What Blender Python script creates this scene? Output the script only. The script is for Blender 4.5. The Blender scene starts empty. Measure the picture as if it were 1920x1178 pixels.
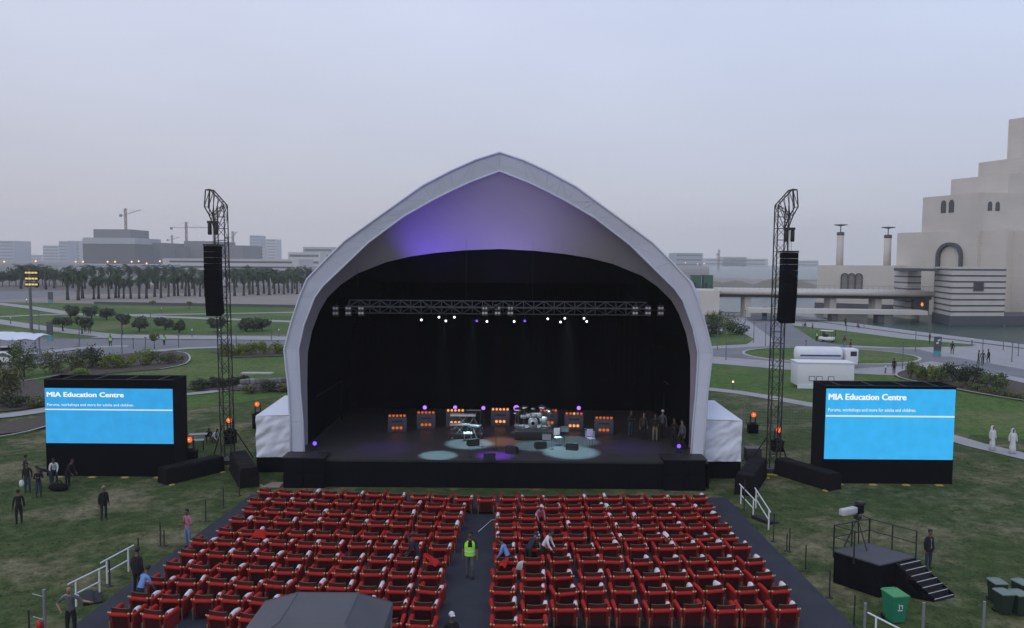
import bpy, bmesh, math, random
from mathutils import Vector, Matrix, noise as mnoise
random.seed(7)
R = math.radians
scene = bpy.context.scene
col = scene.collection

# ------------------------------------------------------------------ camera
CAM = Vector((0.0, 0.0, 13.0)); FPX = 1500.0
PITCH = R(3.85); ROLL = R(0.45)
_F = Vector((0, math.cos(PITCH), -math.sin(PITCH)))
_R0 = Vector((1, 0, 0)); _U0 = Vector((0, math.sin(PITCH), math.cos(PITCH)))
_Rt = _R0 * math.cos(ROLL) + _U0 * math.sin(ROLL)
_Up = _U0 * math.cos(ROLL) - _R0 * math.sin(ROLL)
cd = bpy.data.cameras.new('camera'); cam = bpy.data.objects.new('camera', cd); col.objects.link(cam)
cd.sensor_width = 36.0; cd.lens = 36.0 * FPX / 1920.0
cd.clip_start = 0.5; cd.clip_end = 20000
_m = Matrix.Identity(4)
for i in range(3):
    _m[i][0] = _Rt[i]; _m[i][1] = _Up[i]; _m[i][2] = -_F[i]; _m[i][3] = CAM[i]
cam.matrix_world = _m
scene.camera = cam

def ray(px, py):
    return _F * FPX + _Rt * (px - 960) - _Up * (py - 589)
def G(px, py, z=0.0):                      # survey point on a level plane
    d = ray(px, py); t = (z - CAM.z) / d.z
    return CAM + d * t
def V(px, py, Y):                          # survey point in the vertical plane at distance Y
    d = ray(px, py); return CAM + d * (Y / d.y)

# ------------------------------------------------------------------ world, sun, exposure
W = bpy.data.worlds.new('World'); scene.world = W; W.use_nodes = True
nt = W.node_tree; nt.nodes.clear()
out = nt.nodes.new('ShaderNodeOutputWorld'); bg = nt.nodes.new('ShaderNodeBackground')
sky = nt.nodes.new('ShaderNodeTexSky'); sky.sky_type = 'NISHITA'; sky.sun_disc = False
SUN_EL, SUN_AZ = R(32), R(215)             # low, veiled, behind the viewer
sky.sun_elevation = SUN_EL; sky.sun_rotation = SUN_AZ
sky.air_density = 1.4; sky.dust_density = 4.0; sky.ozone_density = 2.0
tc = nt.nodes.new('ShaderNodeTexCoord'); sep = nt.nodes.new('ShaderNodeSeparateXYZ')
nt.links.new(tc.outputs['Generated'], sep.inputs[0])
ramp = nt.nodes.new('ShaderNodeValToRGB')
nt.links.new(sep.outputs['Z'], ramp.inputs[0])
cr = ramp.color_ramp
stops = [(0.0, (0.59, 0.58, 0.62)), (0.04, (0.595, 0.59, 0.645)), (0.12, (0.605, 0.63, 0.745)), (0.24, (0.67, 0.725, 0.90)),
         (0.42, (0.70, 0.775, 0.99)), (1.0, (0.62, 0.71, 0.98))]
cr.elements[0].position = stops[0][0]; cr.elements[0].color = (*stops[0][1], 1)
cr.elements[1].position = stops[-1][0]; cr.elements[1].color = (*stops[-1][1], 1)
for p, c in stops[1:-1]:
    e = cr.elements.new(p); e.color = (*c, 1)
# thin veil of high cloud
mp = nt.nodes.new('ShaderNodeMapping'); mp.inputs['Scale'].default_value = (1.0, 1.0, 3.2); mp.inputs['Rotation'].default_value = (0.25, 0.1, 0.4)
nt.links.new(tc.outputs['Generated'], mp.inputs[0])
nz = nt.nodes.new('ShaderNodeTexNoise'); nz.inputs['Scale'].default_value = 1.7; nz.inputs['Detail'].default_value = 4; nz.inputs['Roughness'].default_value = 0.5
nt.links.new(mp.outputs[0], nz.inputs['Vector'])
mr = nt.nodes.new('ShaderNodeMapRange'); mr.inputs['From Min'].default_value = 0.3; mr.inputs['From Max'].default_value = 0.7
mr.inputs['To Min'].default_value = 0.945; mr.inputs['To Max'].default_value = 1.065
nt.links.new(nz.outputs['Fac'], mr.inputs['Value'])
mul = nt.nodes.new('ShaderNodeVectorMath'); mul.operation = 'SCALE'
# the side away from the veiled sun is a little bluer
mx2 = nt.nodes.new('ShaderNodeMapRange'); mx2.inputs['From Min'].default_value = -0.45; mx2.inputs['From Max'].default_value = 0.55
nt.links.new(sep.outputs['X'], mx2.inputs['Value'])
tint = nt.nodes.new('ShaderNodeMix'); tint.data_type = 'RGBA'; tint.inputs['A'].default_value = (1.03, 1.012, 1.0, 1); tint.inputs['B'].default_value = (0.935, 0.97, 1.01, 1)
nt.links.new(mx2.outputs[0], tint.inputs['Factor'])
tm = nt.nodes.new('ShaderNodeVectorMath'); tm.operation = 'MULTIPLY'; nt.links.new(ramp.outputs['Color'], tm.inputs[0]); nt.links.new(tint.outputs['Result'], tm.inputs[1])
nt.links.new(tm.outputs[0], mul.inputs[0]); nt.links.new(mr.outputs[0], mul.inputs['Scale'])
sc_ = nt.nodes.new('ShaderNodeVectorMath'); sc_.operation = 'SCALE'; sc_.inputs['Scale'].default_value = 0.08
nt.links.new(sky.outputs['Color'], sc_.inputs[0])
mx = nt.nodes.new('ShaderNodeMix'); mx.data_type = 'RGBA'; mx.inputs['Factor'].default_value = 0.9
nt.links.new(sc_.outputs[0], mx.inputs['A']); nt.links.new(mul.outputs[0], mx.inputs['B'])
nt.links.new(mx.outputs['Result'], bg.inputs['Color']); bg.inputs['Strength'].default_value = 1.0
nt.links.new(bg.outputs[0], out.inputs[0])
sd = bpy.data.lights.new('sun', 'SUN'); sun = bpy.data.objects.new('sun', sd); col.objects.link(sun)
sd.energy = 0.5; sd.angle = R(40); sd.color = (1.0, 0.98, 0.96)
sdir = Vector((math.sin(SUN_AZ) * math.cos(SUN_EL), math.cos(SUN_AZ) * math.cos(SUN_EL), math.sin(SUN_EL)))
sun.rotation_euler = sdir.to_track_quat('Z', 'Y').to_euler(); sun.location = (0, -20, 60)
vs = scene.view_settings; vs.view_transform = 'Standard'; vs.look = 'None'; vs.exposure = 0.0; vs.gamma = 1.0; vs.use_curve_mapping = False
scene.cycles.use_denoising = True
scene.cycles.volume_bounces = 1
scene.cycles.max_bounces = 6
scene.cycles.sample_clamp_indirect = 4.0

# ------------------------------------------------------------------ helpers: materials
MATS = {}
def mat(name, c, rough=0.7, metal=0.0, c2=None, scale=3.0, detail=4, bump=0.0, bscale=None, spec=0.4, stretch=None, emit=None, estr=0.0, contrast=0.5, coord='Object'):
    if name in MATS: return MATS[name]
    m = bpy.data.materials.new(name); m.use_nodes = True; t = m.node_tree; p = t.nodes['Principled BSDF']
    p.inputs['Roughness'].default_value = rough; p.inputs['Metallic'].default_value = metal
    p.inputs['Specular IOR Level'].default_value = spec
    p.inputs['Base Color'].default_value = (*c, 1)
    if emit:
        p.inputs['Emission Color'].default_value = (*emit, 1); p.inputs['Emission Strength'].default_value = estr
    if c2 is None: c2 = tuple(x * 0.8 for x in c)
    tcn = t.nodes.new('ShaderNodeTexCoord'); v = tcn.outputs[coord]
    if stretch:
        mpn = t.nodes.new('ShaderNodeMapping'); mpn.inputs['Scale'].default_value = stretch
        t.links.new(v, mpn.inputs[0]); v = mpn.outputs[0]
    n = t.nodes.new('ShaderNodeTexNoise'); n.inputs['Scale'].default_value = scale; n.inputs['Detail'].default_value = detail
    t.links.new(v, n.inputs['Vector'])
    r = t.nodes.new('ShaderNodeMapRange'); r.inputs['From Min'].default_value = 0.5 - contrast / 2; r.inputs['From Max'].default_value = 0.5 + contrast / 2
    t.links.new(n.outputs['Fac'], r.inputs['Value'])
    x = t.nodes.new('ShaderNodeMix'); x.data_type = 'RGBA'
    x.inputs['A'].default_value = (*c, 1); x.inputs['B'].default_value = (*c2, 1)
    t.links.new(r.outputs[0], x.inputs['Factor']); t.links.new(x.outputs['Result'], p.inputs['Base Color'])
    if bump:
        b = t.nodes.new('ShaderNodeBump'); b.inputs['Strength'].default_value = bump; b.inputs['Distance'].default_value = 0.03
        n2 = t.nodes.new('ShaderNodeTexNoise'); n2.inputs['Scale'].default_value = bscale or scale * 6; n2.inputs['Detail'].default_value = 3
        t.links.new(v, n2.inputs['Vector']); t.links.new(n2.outputs['Fac'], b.inputs['Height']); t.links.new(b.outputs[0], p.inputs['Normal'])
    MATS[name] = m
    return m

def lawn_mat(name, g1, g2, brown, big=0.09, amount=0.55):
    m = bpy.data.materials.new(name); m.use_nodes = True; t = m.node_tree; p = t.nodes['Principled BSDF']
    p.inputs['Roughness'].default_value = 0.95; p.inputs['Specular IOR Level'].default_value = 0.1
    tcn = t.nodes.new('ShaderNodeTexCoord')
    def noise(s, d, rough=0.55):
        n = t.nodes.new('ShaderNodeTexNoise'); n.inputs['Scale'].default_value = s; n.inputs['Detail'].default_value = d; n.inputs['Roughness'].default_value = rough
        t.links.new(tcn.outputs['Object'], n.inputs['Vector']); return n.outputs['Fac']
    def mrange(s, a, b, lo=0.0, hi=1.0):
        r = t.nodes.new('ShaderNodeMapRange'); r.inputs['From Min'].default_value = a; r.inputs['From Max'].default_value = b
        r.inputs['To Min'].default_value = lo; r.inputs['To Max'].default_value = hi
        t.links.new(s, r.inputs['Value']); return r.outputs[0]
    def mix(f, a, b):
        x = t.nodes.new('ShaderNodeMix'); x.data_type = 'RGBA'; t.links.new(f, x.inputs['Factor'])
        for k, s in (('A', a), ('B', b)):
            if isinstance(s, tuple): x.inputs[k].default_value = (*s, 1)
            else: t.links.new(s, x.inputs[k])
        return x.outputs['Result']
    base = mix(mrange(noise(0.9, 5), 0.35, 0.65), g1, g2)
    patch = mix(mrange(noise(big, 5, 0.6), 0.62 - amount * 0.3, 0.80 - amount * 0.25), base, brown)
    fine = t.nodes.new('ShaderNodeMix'); fine.data_type = 'RGBA'; fine.blend_type = 'MULTIPLY'; fine.inputs['Factor'].default_value = 1.0
    t.links.new(patch, fine.inputs['A'])
    g = t.nodes.new('ShaderNodeCombineColor'); n1 = noise(7.0, 6, 0.8); n2 = noise(1.6, 5, 0.7); ad = t.nodes.new('ShaderNodeMath'); ad.operation = 'ADD'; t.links.new(n1, ad.inputs[0]); t.links.new(n2, ad.inputs[1])
    f = mrange(ad.outputs[0], 0.72, 1.28, 0.45, 1.6)
    for k in range(3): t.links.new(f, g.inputs[k])
    t.links.new(g.outputs[0], fine.inputs['B']); t.links.new(fine.outputs['Result'], p.inputs['Base Color'])
    b = t.nodes.new('ShaderNodeBump'); b.inputs['Strength'].default_value = 0.6; b.inputs['Distance'].default_value = 0.05
    t.links.new(noise(14, 3), b.inputs['Height']); t.links.new(b.outputs[0], p.inputs['Normal'])
    MATS[name] = m; return m

def emat(name, c, s):
    if name in MATS: return MATS[name]
    m = bpy.data.materials.new(name); m.use_nodes = True; t = m.node_tree; t.nodes.clear()
    o = t.nodes.new('ShaderNodeOutputMaterial'); e = t.nodes.new('ShaderNodeEmission')
    e.inputs['Color'].default_value = (*c, 1); e.inputs['Strength'].default_value = s
    t.links.new(e.outputs[0], o.inputs[0]); MATS[name] = m; return m

# ------------------------------------------------------------------ helpers: meshes
class MB:
    def __init__(s): s.v = []; s.f = []; s.m = []; s.sm = []
    def add(s, vs_, fs, mi=0, smooth=False):
        o = len(s.v); s.v += [tuple(x) for x in vs_]
        for f in fs: s.f.append(tuple(i + o for i in f)); s.m.append(mi); s.sm.append(smooth)
        return s
    def box(s, c, d, rz=0.0, mi=0, taper=1.0, ry=0.0, rx=0.0):
        x, y, z = d[0] / 2, d[1] / 2, d[2] / 2
        pts = [Vector((a * x * (taper if k > 0 else 1), b * y * (taper if k > 0 else 1), k * z)) for k in (-1, 1) for a, b in ((-1, -1), (1, -1), (1, 1), (-1, 1))]
        M = Matrix.Rotation(rz, 3, 'Z') @ Matrix.Rotation(ry, 3, 'Y') @ Matrix.Rotation(rx, 3, 'X')
        return s.add([M @ p + Vector(c) for p in pts], [(0, 3, 2, 1), (4, 5, 6, 7), (0, 1, 5, 4), (1, 2, 6, 5), (2, 3, 7, 6), (3, 0, 4, 7)], mi)
    def bbox(s, c, d, b=0.02, rz=0.0, mi=0):       # box with chamfered edges
        bm = bmesh.new(); bmesh.ops.create_cube(bm, size=1.0)
        for v in bm.verts: v.co = Vector((v.co.x * d[0], v.co.y * d[1], v.co.z * d[2]))
        bmesh.ops.bevel(bm, geom=list(bm.edges), offset=b, segments=2, affect='EDGES', profile=0.5)
        M = Matrix.Rotation(rz, 3, 'Z'); bm.verts.index_update()
        s.add([M @ v.co + Vector(c) for v in bm.verts], [tuple(v.index for v in f.verts) for f in bm.faces], mi, True)
        bm.free(); return s
    def tube(s, p0, p1, r0, r1=None, n=6, mi=0, caps=True, smooth=True):
        p0 = Vector(p0); p1 = Vector(p1); r1 = r0 if r1 is None else r1
        a = (p1 - p0)
        if a.length < 1e-6: return s
        a.normalize(); u = a.orthogonal().normalized(); w = a.cross(u)
        pts = []
        for p, r in ((p0, r0), (p1, r1)):
            for i in range(n):
                t = 2 * math.pi * i / n; pts.append(p + (u * math.cos(t) + w * math.sin(t)) * r)
        fs = [(i, (i + 1) % n, n + (i + 1) % n, n + i) for i in range(n)]
        s.add(pts, fs, mi, smooth)
        if caps:
            s.add(pts[:n], [tuple(range(n - 1, -1, -1))], mi); s.add(pts[n:], [tuple(range(n))], mi)
        return s
    def path(s, pts, rs, n=6, mi=0, smooth=True):   # tapered tube along a polyline
        pts = [Vector(p) for p in pts]
        if not isinstance(rs, (list, tuple)): rs = [rs] * len(pts)
        vs_ = []; prev = None
        for k, p in enumerate(pts):
            a = (pts[min(k + 1, len(pts) - 1)] - pts[max(k - 1, 0)]).normalized()
            u = (prev - a * prev.dot(a)).normalized() if prev is not None else a.orthogonal().normalized()
            prev = u; w = a.cross(u)
            vs_ += [p + (u * math.cos(2 * math.pi * i / n) + w * math.sin(2 * math.pi * i / n)) * rs[k] for i in range(n)]
        fs = [(k * n + i, k * n + (i + 1) % n, (k + 1) * n + (i + 1) % n, (k + 1) * n + i) for k in range(len(pts) - 1) for i in range(n)]
        fs += [tuple(range(n - 1, -1, -1)), tuple(range((len(pts) - 1) * n, len(pts) * n))]
        return s.add(vs_, fs, mi, smooth)
    def lathe(s, prof, c=(0, 0, 0), n=12, mi=0, axis='Z', smooth=True):
        vs_ = []
        for r, z in prof:
            for i in range(n):
                t = 2 * math.pi * i / n; x, y = r * math.cos(t), r * math.sin(t)
                v = {'Z': (x, y, z), 'Y': (x, z, -y), 'X': (z, x, y)}[axis]
                vs_.append(Vector(v) + Vector(c))
        k = len(prof)
        fs = [(j * n + i, j * n + (i + 1) % n, (j + 1) * n + (i + 1) % n, (j + 1) * n + i) for j in range(k - 1) for i in range(n)]
        fs += [tuple(range(n - 1, -1, -1)), tuple(range((k - 1) * n, k * n))]
        return s.add(vs_, fs, mi, smooth)
    def ball(s, c, r, n=8, mi=0, sq=(1, 1, 1)):
        prof = [(max(1e-3, math.sin(math.pi * k / (n // 2 + 1))) * r, -math.cos(math.pi * k / (n // 2 + 1)) * r) for k in range(n // 2 + 2)]
        o = len(s.v); s.lathe(prof, (0, 0, 0), n, mi)
        s.v[o:] = [(v[0] * sq[0] + c[0], v[1] * sq[1] + c[1], v[2] * sq[2] + c[2]) for v in s.v[o:]]
        return s
    def prism(s, poly, z0, z1, mi=0, top=True):
        n = len(poly); a = sum(poly[i][0] * poly[(i + 1) % n][1] - poly[(i + 1) % n][0] * poly[i][1] for i in range(n))
        if a < 0: poly = poly[::-1]
        vs_ = [(p[0], p[1], z0) for p in poly] + [(p[0], p[1], z1) for p in poly]
        fs = [(i, (i + 1) % n, n + (i + 1) % n, n + i) for i in range(n)] + [tuple(range(n, 2 * n)), tuple(range(n - 1, -1, -1))]
        return s.add(vs_, fs, mi)
    def build(s, name, mats, parent=None, loc=None):
        me = bpy.data.meshes.new(name); me.from_pydata(s.v, [], s.f)
        if not isinstance(mats, (list, tuple)): mats = [mats]
        for m in mats: me.materials.append(m)
        me.polygons.foreach_set('material_index', s.m); me.polygons.foreach_set('use_smooth', s.sm); me.update()
        o = bpy.data.objects.new(name, me); col.objects.link(o)
        if parent is not None: o.parent = parent
        if loc is not None: o.location = loc
        return o

LABELS = set()
def tag(o, label, cat, group=None):
    o['label'] = label; o['category'] = cat
    if group: o['group'] = group
    return o
def struct(o, label=None):
    o['kind'] = 'structure'
    if label: o['label'] = label
    return o
def empty(name, loc, rz=0.0, label=None, cat=None, group=None):
    o = bpy.data.objects.new(name, None); col.objects.link(o); o.location = loc; o.rotation_euler = (0, 0, rz)
    o.empty_display_size = 0.2
    if label: tag(o, label, cat, group)
    return o
def kids(o): return [c for c in bpy.data.objects if c.parent == o]
def copy_tree(src, tree, loc, rz, label, group=None, scale=1.0):
    """tree: list of (part, [sub-parts]) of src"""
    c = src.copy(); col.objects.link(c); c.location = loc; c.rotation_euler = (0, 0, rz); c.scale = (scale,) * 3
    c['label'] = label
    if group: c['group'] = group
    for p, subs in tree:
        q = p.copy(); col.objects.link(q); q.parent = c
        for s_ in subs:
            t_ = s_.copy(); col.objects.link(t_); t_.parent = q
    return c
def tree_of(o): return [(c, list(c.children)) for c in o.children]
ORD = ['first', 'second', 'third', 'fourth', 'fifth', 'sixth', 'seventh', 'eighth', 'ninth', 'tenth', 'eleventh', 'twelfth', 'thirteenth', 'fourteenth', 'fifteenth', 'sixteenth', 'seventeenth', 'eighteenth', 'nineteenth', 'twentieth', 'twenty-first', 'twenty-second', 'twenty-third', 'twenty-fourth', 'twenty-fifth', 'twenty-sixth', 'twenty-seventh', 'twenty-eighth', 'twenty-ninth', 'thirtieth']
def ordn(i):
    if i < len(ORD): return ORD[i]
    n = i + 1; u = n % 10
    return {3: 'thirty', 4: 'forty', 5: 'fifty'}[n // 10] + '-' + ORD[u - 1] if u else {40: 'fortieth', 50: 'fiftieth'}[n]
# ------------------------------------------------------------------ materials
M_ground = mat('city_ground', (0.20, 0.18, 0.155), 0.95, c2=(0.13, 0.125, 0.115), scale=0.02, detail=8, spec=0.1)
M_lawn = lawn_mat('lawn_worn', (0.040, 0.066, 0.020), (0.072, 0.090, 0.033), (0.180, 0.155, 0.092), 0.20, 0.46)
M_lawn2 = lawn_mat('lawn_park', (0.054, 0.108, 0.024), (0.084, 0.138, 0.034), (0.15, 0.15, 0.065), 0.07, 0.42)
M_path = mat('path_concrete', (0.36, 0.355, 0.36), 0.9, c2=(0.29, 0.285, 0.285), scale=0.5, detail=6, spec=0.2)
M_road = mat('road_paving', (0.20, 0.20, 0.215), 0.85, c2=(0.155, 0.155, 0.165), scale=0.25, detail=6, spec=0.25)
M_sand = mat('plaza_gravel', (0.27, 0.235, 0.205), 0.95, c2=(0.22, 0.19, 0.165), scale=0.12, detail=6)
M_mulch = mat('mulch', (0.085, 0.065, 0.05), 0.95, c2=(0.05, 0.04, 0.03), scale=2.5, detail=6, bump=0.6)
M_kerb = mat('kerb_stone', (0.42, 0.41, 0.40), 0.85, scale=2)
M_carpet = mat('carpet', (0.046, 0.049, 0.062), 0.95, c2=(0.036, 0.038, 0.050), scale=1.3, detail=7, bump=0.2, bscale=60, spec=0.15)
M_carpet2 = mat('carpet_rear', (0.052, 0.055, 0.068), 0.95, c2=(0.040, 0.043, 0.055), scale=1.1, detail=7, bump=0.2, bscale=60, spec=0.15)
M_black = mat('black_drape', (0.008, 0.008, 0.010), 0.9, c2=(0.005, 0.005, 0.006), scale=1.5, spec=0.06)
M_drape = mat('stage_drape', (0.004, 0.004, 0.005), 0.95, c2=(0.0025, 0.0025, 0.003), scale=1.5, spec=0.05)
M_skirt = mat('black_skirt', (0.007, 0.0075, 0.010), 0.85, c2=(0.004, 0.0045, 0.006), scale=2.0, spec=0.06, bump=0.3, bscale=5, stretch=(4, 4, 0.3))
M_blackmetal = mat('black_metal', (0.018, 0.018, 0.02), 0.55, c2=(0.03, 0.028, 0.027), scale=5)
M_steel = mat('galvanised_steel', (0.33, 0.34, 0.36), 0.5, 0.6, scale=4)
M_whitepaint = mat('white_paint', (0.74, 0.75, 0.76), 0.5, c2=(0.62, 0.63, 0.64), scale=3)
M_membrane = mat('arch_membrane', (0.55, 0.575, 0.665), 0.6, c2=(0.48, 0.505, 0.59), scale=0.35, detail=6, spec=0.3, bump=0.15, bscale=0.8)
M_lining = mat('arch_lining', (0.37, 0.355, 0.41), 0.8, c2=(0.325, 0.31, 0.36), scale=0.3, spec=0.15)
M_tent = mat('white_tent', (0.70, 0.73, 0.81), 0.7, c2=(0.61, 0.64, 0.71), scale=0.8, bump=0.9, bscale=1.2, stretch=(1.0, 1.0, 0.6))
M_stagefloor = mat('stage_floor', (0.070, 0.065, 0.069), 0.42, c2=(0.050, 0.046, 0.049), scale=0.6, detail=6, stretch=(1, 6, 1), spec=0.3)
M_greytent = mat('grey_roof_fabric', (0.105, 0.105, 0.115), 0.75, c2=(0.085, 0.085, 0.095), scale=0.8, detail=6, bump=0.2, bscale=2)
M_lime = mat('limestone', (0.58, 0.54, 0.485), 0.85, c2=(0.51, 0.47, 0.42), scale=0.15, detail=8, spec=0.2)
M_limew = mat('pale_stone', (0.56, 0.53, 0.49), 0.85, c2=(0.50, 0.475, 0.44), scale=0.3, detail=6, spec=0.2)
M_granite = mat('dark_granite', (0.085, 0.088, 0.10), 0.6, c2=(0.065, 0.068, 0.078), scale=0.4, detail=5)
M_glassdk = mat('dark_glass', (0.035, 0.038, 0.045), 0.15, c2=(0.05, 0.05, 0.055), scale=0.8, spec=0.6)
M_water = mat('water', (0.014, 0.046, 0.038), 0.25, c2=(0.020, 0.060, 0.050), scale=0.05, bump=0.8, bscale=0.9, stretch=(1, 2.2, 1), spec=0.13)

def coursed(m, bw, bh, depth):               # ashlar joints: slightly darker, recessed, each block a shade apart
    t = m.node_tree; p = t.nodes['Principled BSDF']; l = p.inputs['Base Color'].links[0]; src = l.from_socket
    tcn = t.nodes.new('ShaderNodeTexCoord'); sp = t.nodes.new('ShaderNodeSeparateXYZ'); t.links.new(tcn.outputs['Object'], sp.inputs[0])
    ad = t.nodes.new('ShaderNodeMath'); ad.operation = 'ADD'; t.links.new(sp.outputs['X'], ad.inputs[0]); t.links.new(sp.outputs['Y'], ad.inputs[1])
    cb = t.nodes.new('ShaderNodeCombineXYZ'); t.links.new(ad.outputs[0], cb.inputs['X']); t.links.new(sp.outputs['Z'], cb.inputs['Y'])
    br = t.nodes.new('ShaderNodeTexBrick'); br.inputs['Scale'].default_value = 1.0; br.inputs['Brick Width'].default_value = bw; br.inputs['Row Height'].default_value = bh; br.inputs['Mortar Size'].default_value = 0.035
    br.inputs['Color1'].default_value = (1, 1, 1, 1); br.inputs['Color2'].default_value = (0.90, 0.90, 0.91, 1); br.inputs['Mortar'].default_value = (0.74, 0.73, 0.72, 1)
    t.links.new(cb.outputs[0], br.inputs['Vector'])
    mu = t.nodes.new('ShaderNodeMix'); mu.data_type = 'RGBA'; mu.blend_type = 'MULTIPLY'; mu.inputs['Factor'].default_value = depth
    t.links.new(src, mu.inputs['A']); t.links.new(br.outputs['Color'], mu.inputs['B']); t.links.new(mu.outputs['Result'], p.inputs['Base Color'])
coursed(M_lime, 2.4, 0.9, 0.32); coursed(M_limew, 1.6, 0.7, 0.3)

# ------------------------------------------------------------------ ground sheets
ZK = [0]
def lift(z):                                # every sheet gets its own level, a few mm apart
    ZK[0] += 1; return z + ZK[0] * 0.0015 if z > 0 else z
def sheet(name, poly, z, m, label=None, kind='structure'):
    z = lift(z)
    vs_ = [(p[0], p[1], z) for p in poly]
    n = len(vs_); a = sum(vs_[i][0] * vs_[(i + 1) % n][1] - vs_[(i + 1) % n][0] * vs_[i][1] for i in range(n))
    if a < 0: vs_ = vs_[::-1]
    o = MB().add(vs_, [tuple(range(n))]).build(name, m); o['kind'] = kind
    if label: o['label'] = label
    return o
def gp(pts): return [tuple(G(x, y)[:2]) for x, y in pts]
def strip(name, pts, w, z, m, label=None):          # ribbon of width w metres along surveyed points
    z = lift(z); P = [Vector((*G(x, y)[:2],)) for x, y in pts]; L = []; Rr = []
    # smooth once
    Q = [P[0]]
    for i in range(len(P) - 1): Q += [P[i].lerp(P[i + 1], 0.25), P[i].lerp(P[i + 1], 0.75)]
    Q.append(P[-1]); P = Q
    for k, p in enumerate(P):
        a = (P[min(k + 1, len(P) - 1)] - P[max(0, k - 1)]).normalized(); nrm = Vector((-a.y, a.x))
        L.append(p + nrm * w / 2); Rr.append(p - nrm * w / 2)
    mb = MB(); n = len(P)
    mb.add([(q.x, q.y, z) for q in L] + [(q.x, q.y, z) for q in Rr], [(n + i, n + i + 1, i + 1, i) for i in range(n - 1)])
    o = mb.build(name, m); o['kind'] = 'structure'
    if label: o['label'] = label
    return o
EXT = 3000
sheet('ground', [(-EXT, -60), (EXT, -60), (EXT, EXT), (-EXT, EXT)], 0.0, M_ground)
# worn show lawn around the stage and the greener park lawns
sheet('lawn', [(-130, -30), (130, -30), (130, 92), (46, 95), (20, 92), (-20, 95), (-60, 96), (-130, 70)], 0.012, M_lawn, 'worn brown-green lawn around the stage and seats')
sheet('lawn', gp([(-30, 700), (60, 668), (180, 655), (330, 652), (545, 648), (560, 720), (545, 742), (340, 770), (60, 760), (-30, 770)]), 0.02, M_lawn2, 'green lawn behind the screen beside the stone-edged beds')
sheet('lawn', gp([(-60, 569), (100, 569), (180, 570), (580, 578), (580, 627), (420, 628), (200, 626), (80, 615), (-60, 600)]), 0.02, M_lawn2, 'broad park lawn with small round trees')
sheet('lawn', gp([(-60, 604), (90, 618), (190, 628), (210, 632), (150, 635), (60, 630), (-60, 622)]), 0.02, M_lawn2, 'narrow lawn wedge above the parking shade')
sheet('lawn', gp([(95, 652), (150, 646), (165, 645), (140, 655), (95, 662)]), 0.05, M_lawn2, 'small grass island between road and kerb')
sheet('lawn', gp([(1325, 682), (1420, 690), (1520, 698), (1700, 706), (1960, 745), (1960, 830), (1790, 812), (1523, 756), (1325, 727)]), 0.02, M_lawn2, 'green lawn between roundabout and footpath')
# roads, pavements
M_pl = M_path
sheet('plaza', gp([(1325, 588), (1500, 588), (1560, 600), (1960, 655), (1960, 745), (1700, 706), (1500, 696), (1325, 681)]), 0.03, M_path, 'pale paved forecourt with roads by the water')
sheet('road', gp([(1400, 587), (1440, 587), (1520, 625), (1600, 652), (1720, 655), (1760, 665), (1745, 678), (1690, 688), (1560, 692), (1430, 676), (1325, 668), (1325, 655), (1440, 650), (1455, 640), (1400, 600)]), 0.05, M_road, 'grey road curving round the green roundabout')
strip('road', [(1745, 670), (1800, 680), (1980, 712)], 6, 0.055, M_road, 'grey service road running past the planting bed')
ce = G(1555, 668); 
sheet('roundabout', [(ce.x + 11.5 * math.cos(t * math.pi / 16), ce.y + 9.5 * math.sin(t * math.pi / 16)) for t in range(32)], 0.16, M_lawn2, 'oval grass roundabout in the road')
rb = MB(); 
for t in range(32):
    a0, a1 = t * math.pi / 16, (t + 1) * math.pi / 16
    rb.add([(ce.x + 11.9 * math.cos(a0), ce.y + 9.9 * math.sin(a0), 0.05), (ce.x + 11.9 * math.cos(a1), ce.y + 9.9 * math.sin(a1), 0.05),
            (ce.x + 11.9 * math.cos(a1), ce.y + 9.9 * math.sin(a1), 0.2), (ce.x + 11.9 * math.cos(a0), ce.y + 9.9 * math.sin(a0), 0.2),
            (ce.x + 11.5 * math.cos(a1), ce.y + 9.5 * math.sin(a1), 0.2), (ce.x + 11.5 * math.cos(a0), ce.y + 9.5 * math.sin(a0), 0.2)], [(0, 1, 2, 3), (3, 2, 4, 5)])
struct(rb.build('kerb', M_kerb), 'pale kerb round the oval roundabout')
sheet('lawn', gp([(1485, 611), (1575, 620), (1687, 635), (1830, 647.5), (1819, 650), (1687, 652.5), (1575, 647), (1530, 640)]), 0.06, M_lawn2, 'long lens of grass along the promenade')
sheet('lawn', gp([(1325, 622), (1385, 622), (1415, 637), (1400, 646), (1325, 650)]), 0.06, M_lawn2, 'grass patch under the big shrub')
strip('path', [(1325, 730), (1400, 738), (1525, 761), (1700, 790), (1790, 826), (1960, 866)], 1.9, 0.03, M_path, 'pale footpath crossing the lawn behind the screen')
# park paths
strip('path', [(-40, 566), (60, 577), (117, 587), (150, 591), (225, 591), (292, 594), (420, 599), (580, 605)], 4.0, 0.05, M_path, 'curving footpath across the far lawn')
strip('path', [(225, 591), (350, 590), (580, 586)], 3.2, 0.055, M_path, 'upper straight footpath across the far lawn')
strip('path', [(-40, 597), (60, 592), (150, 589)], 3.0, 0.06, M_path, 'short footpath joining the curving path')
strip('path', [(-40, 598), (40, 610), (88, 617), (163, 626), (220, 631)], 4.2, 0.05, M_path, 'wide footpath along the lawn edge')
strip('pavement', [(190, 631), (300, 633), (420, 634), (580, 636)], 6.0, 0.05, M_path, 'pavement along the upper side of the road')
sheet('road', gp([(60, 637), (200, 637), (580, 640), (580, 651), (420, 652), (330, 655), (260, 664), (160, 672), (80, 684), (-40, 704), (-40, 676), (60, 668), (150, 657), (150, 646), (60, 646)]), 0.04, M_road, 'grey road past the parking shade')
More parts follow.
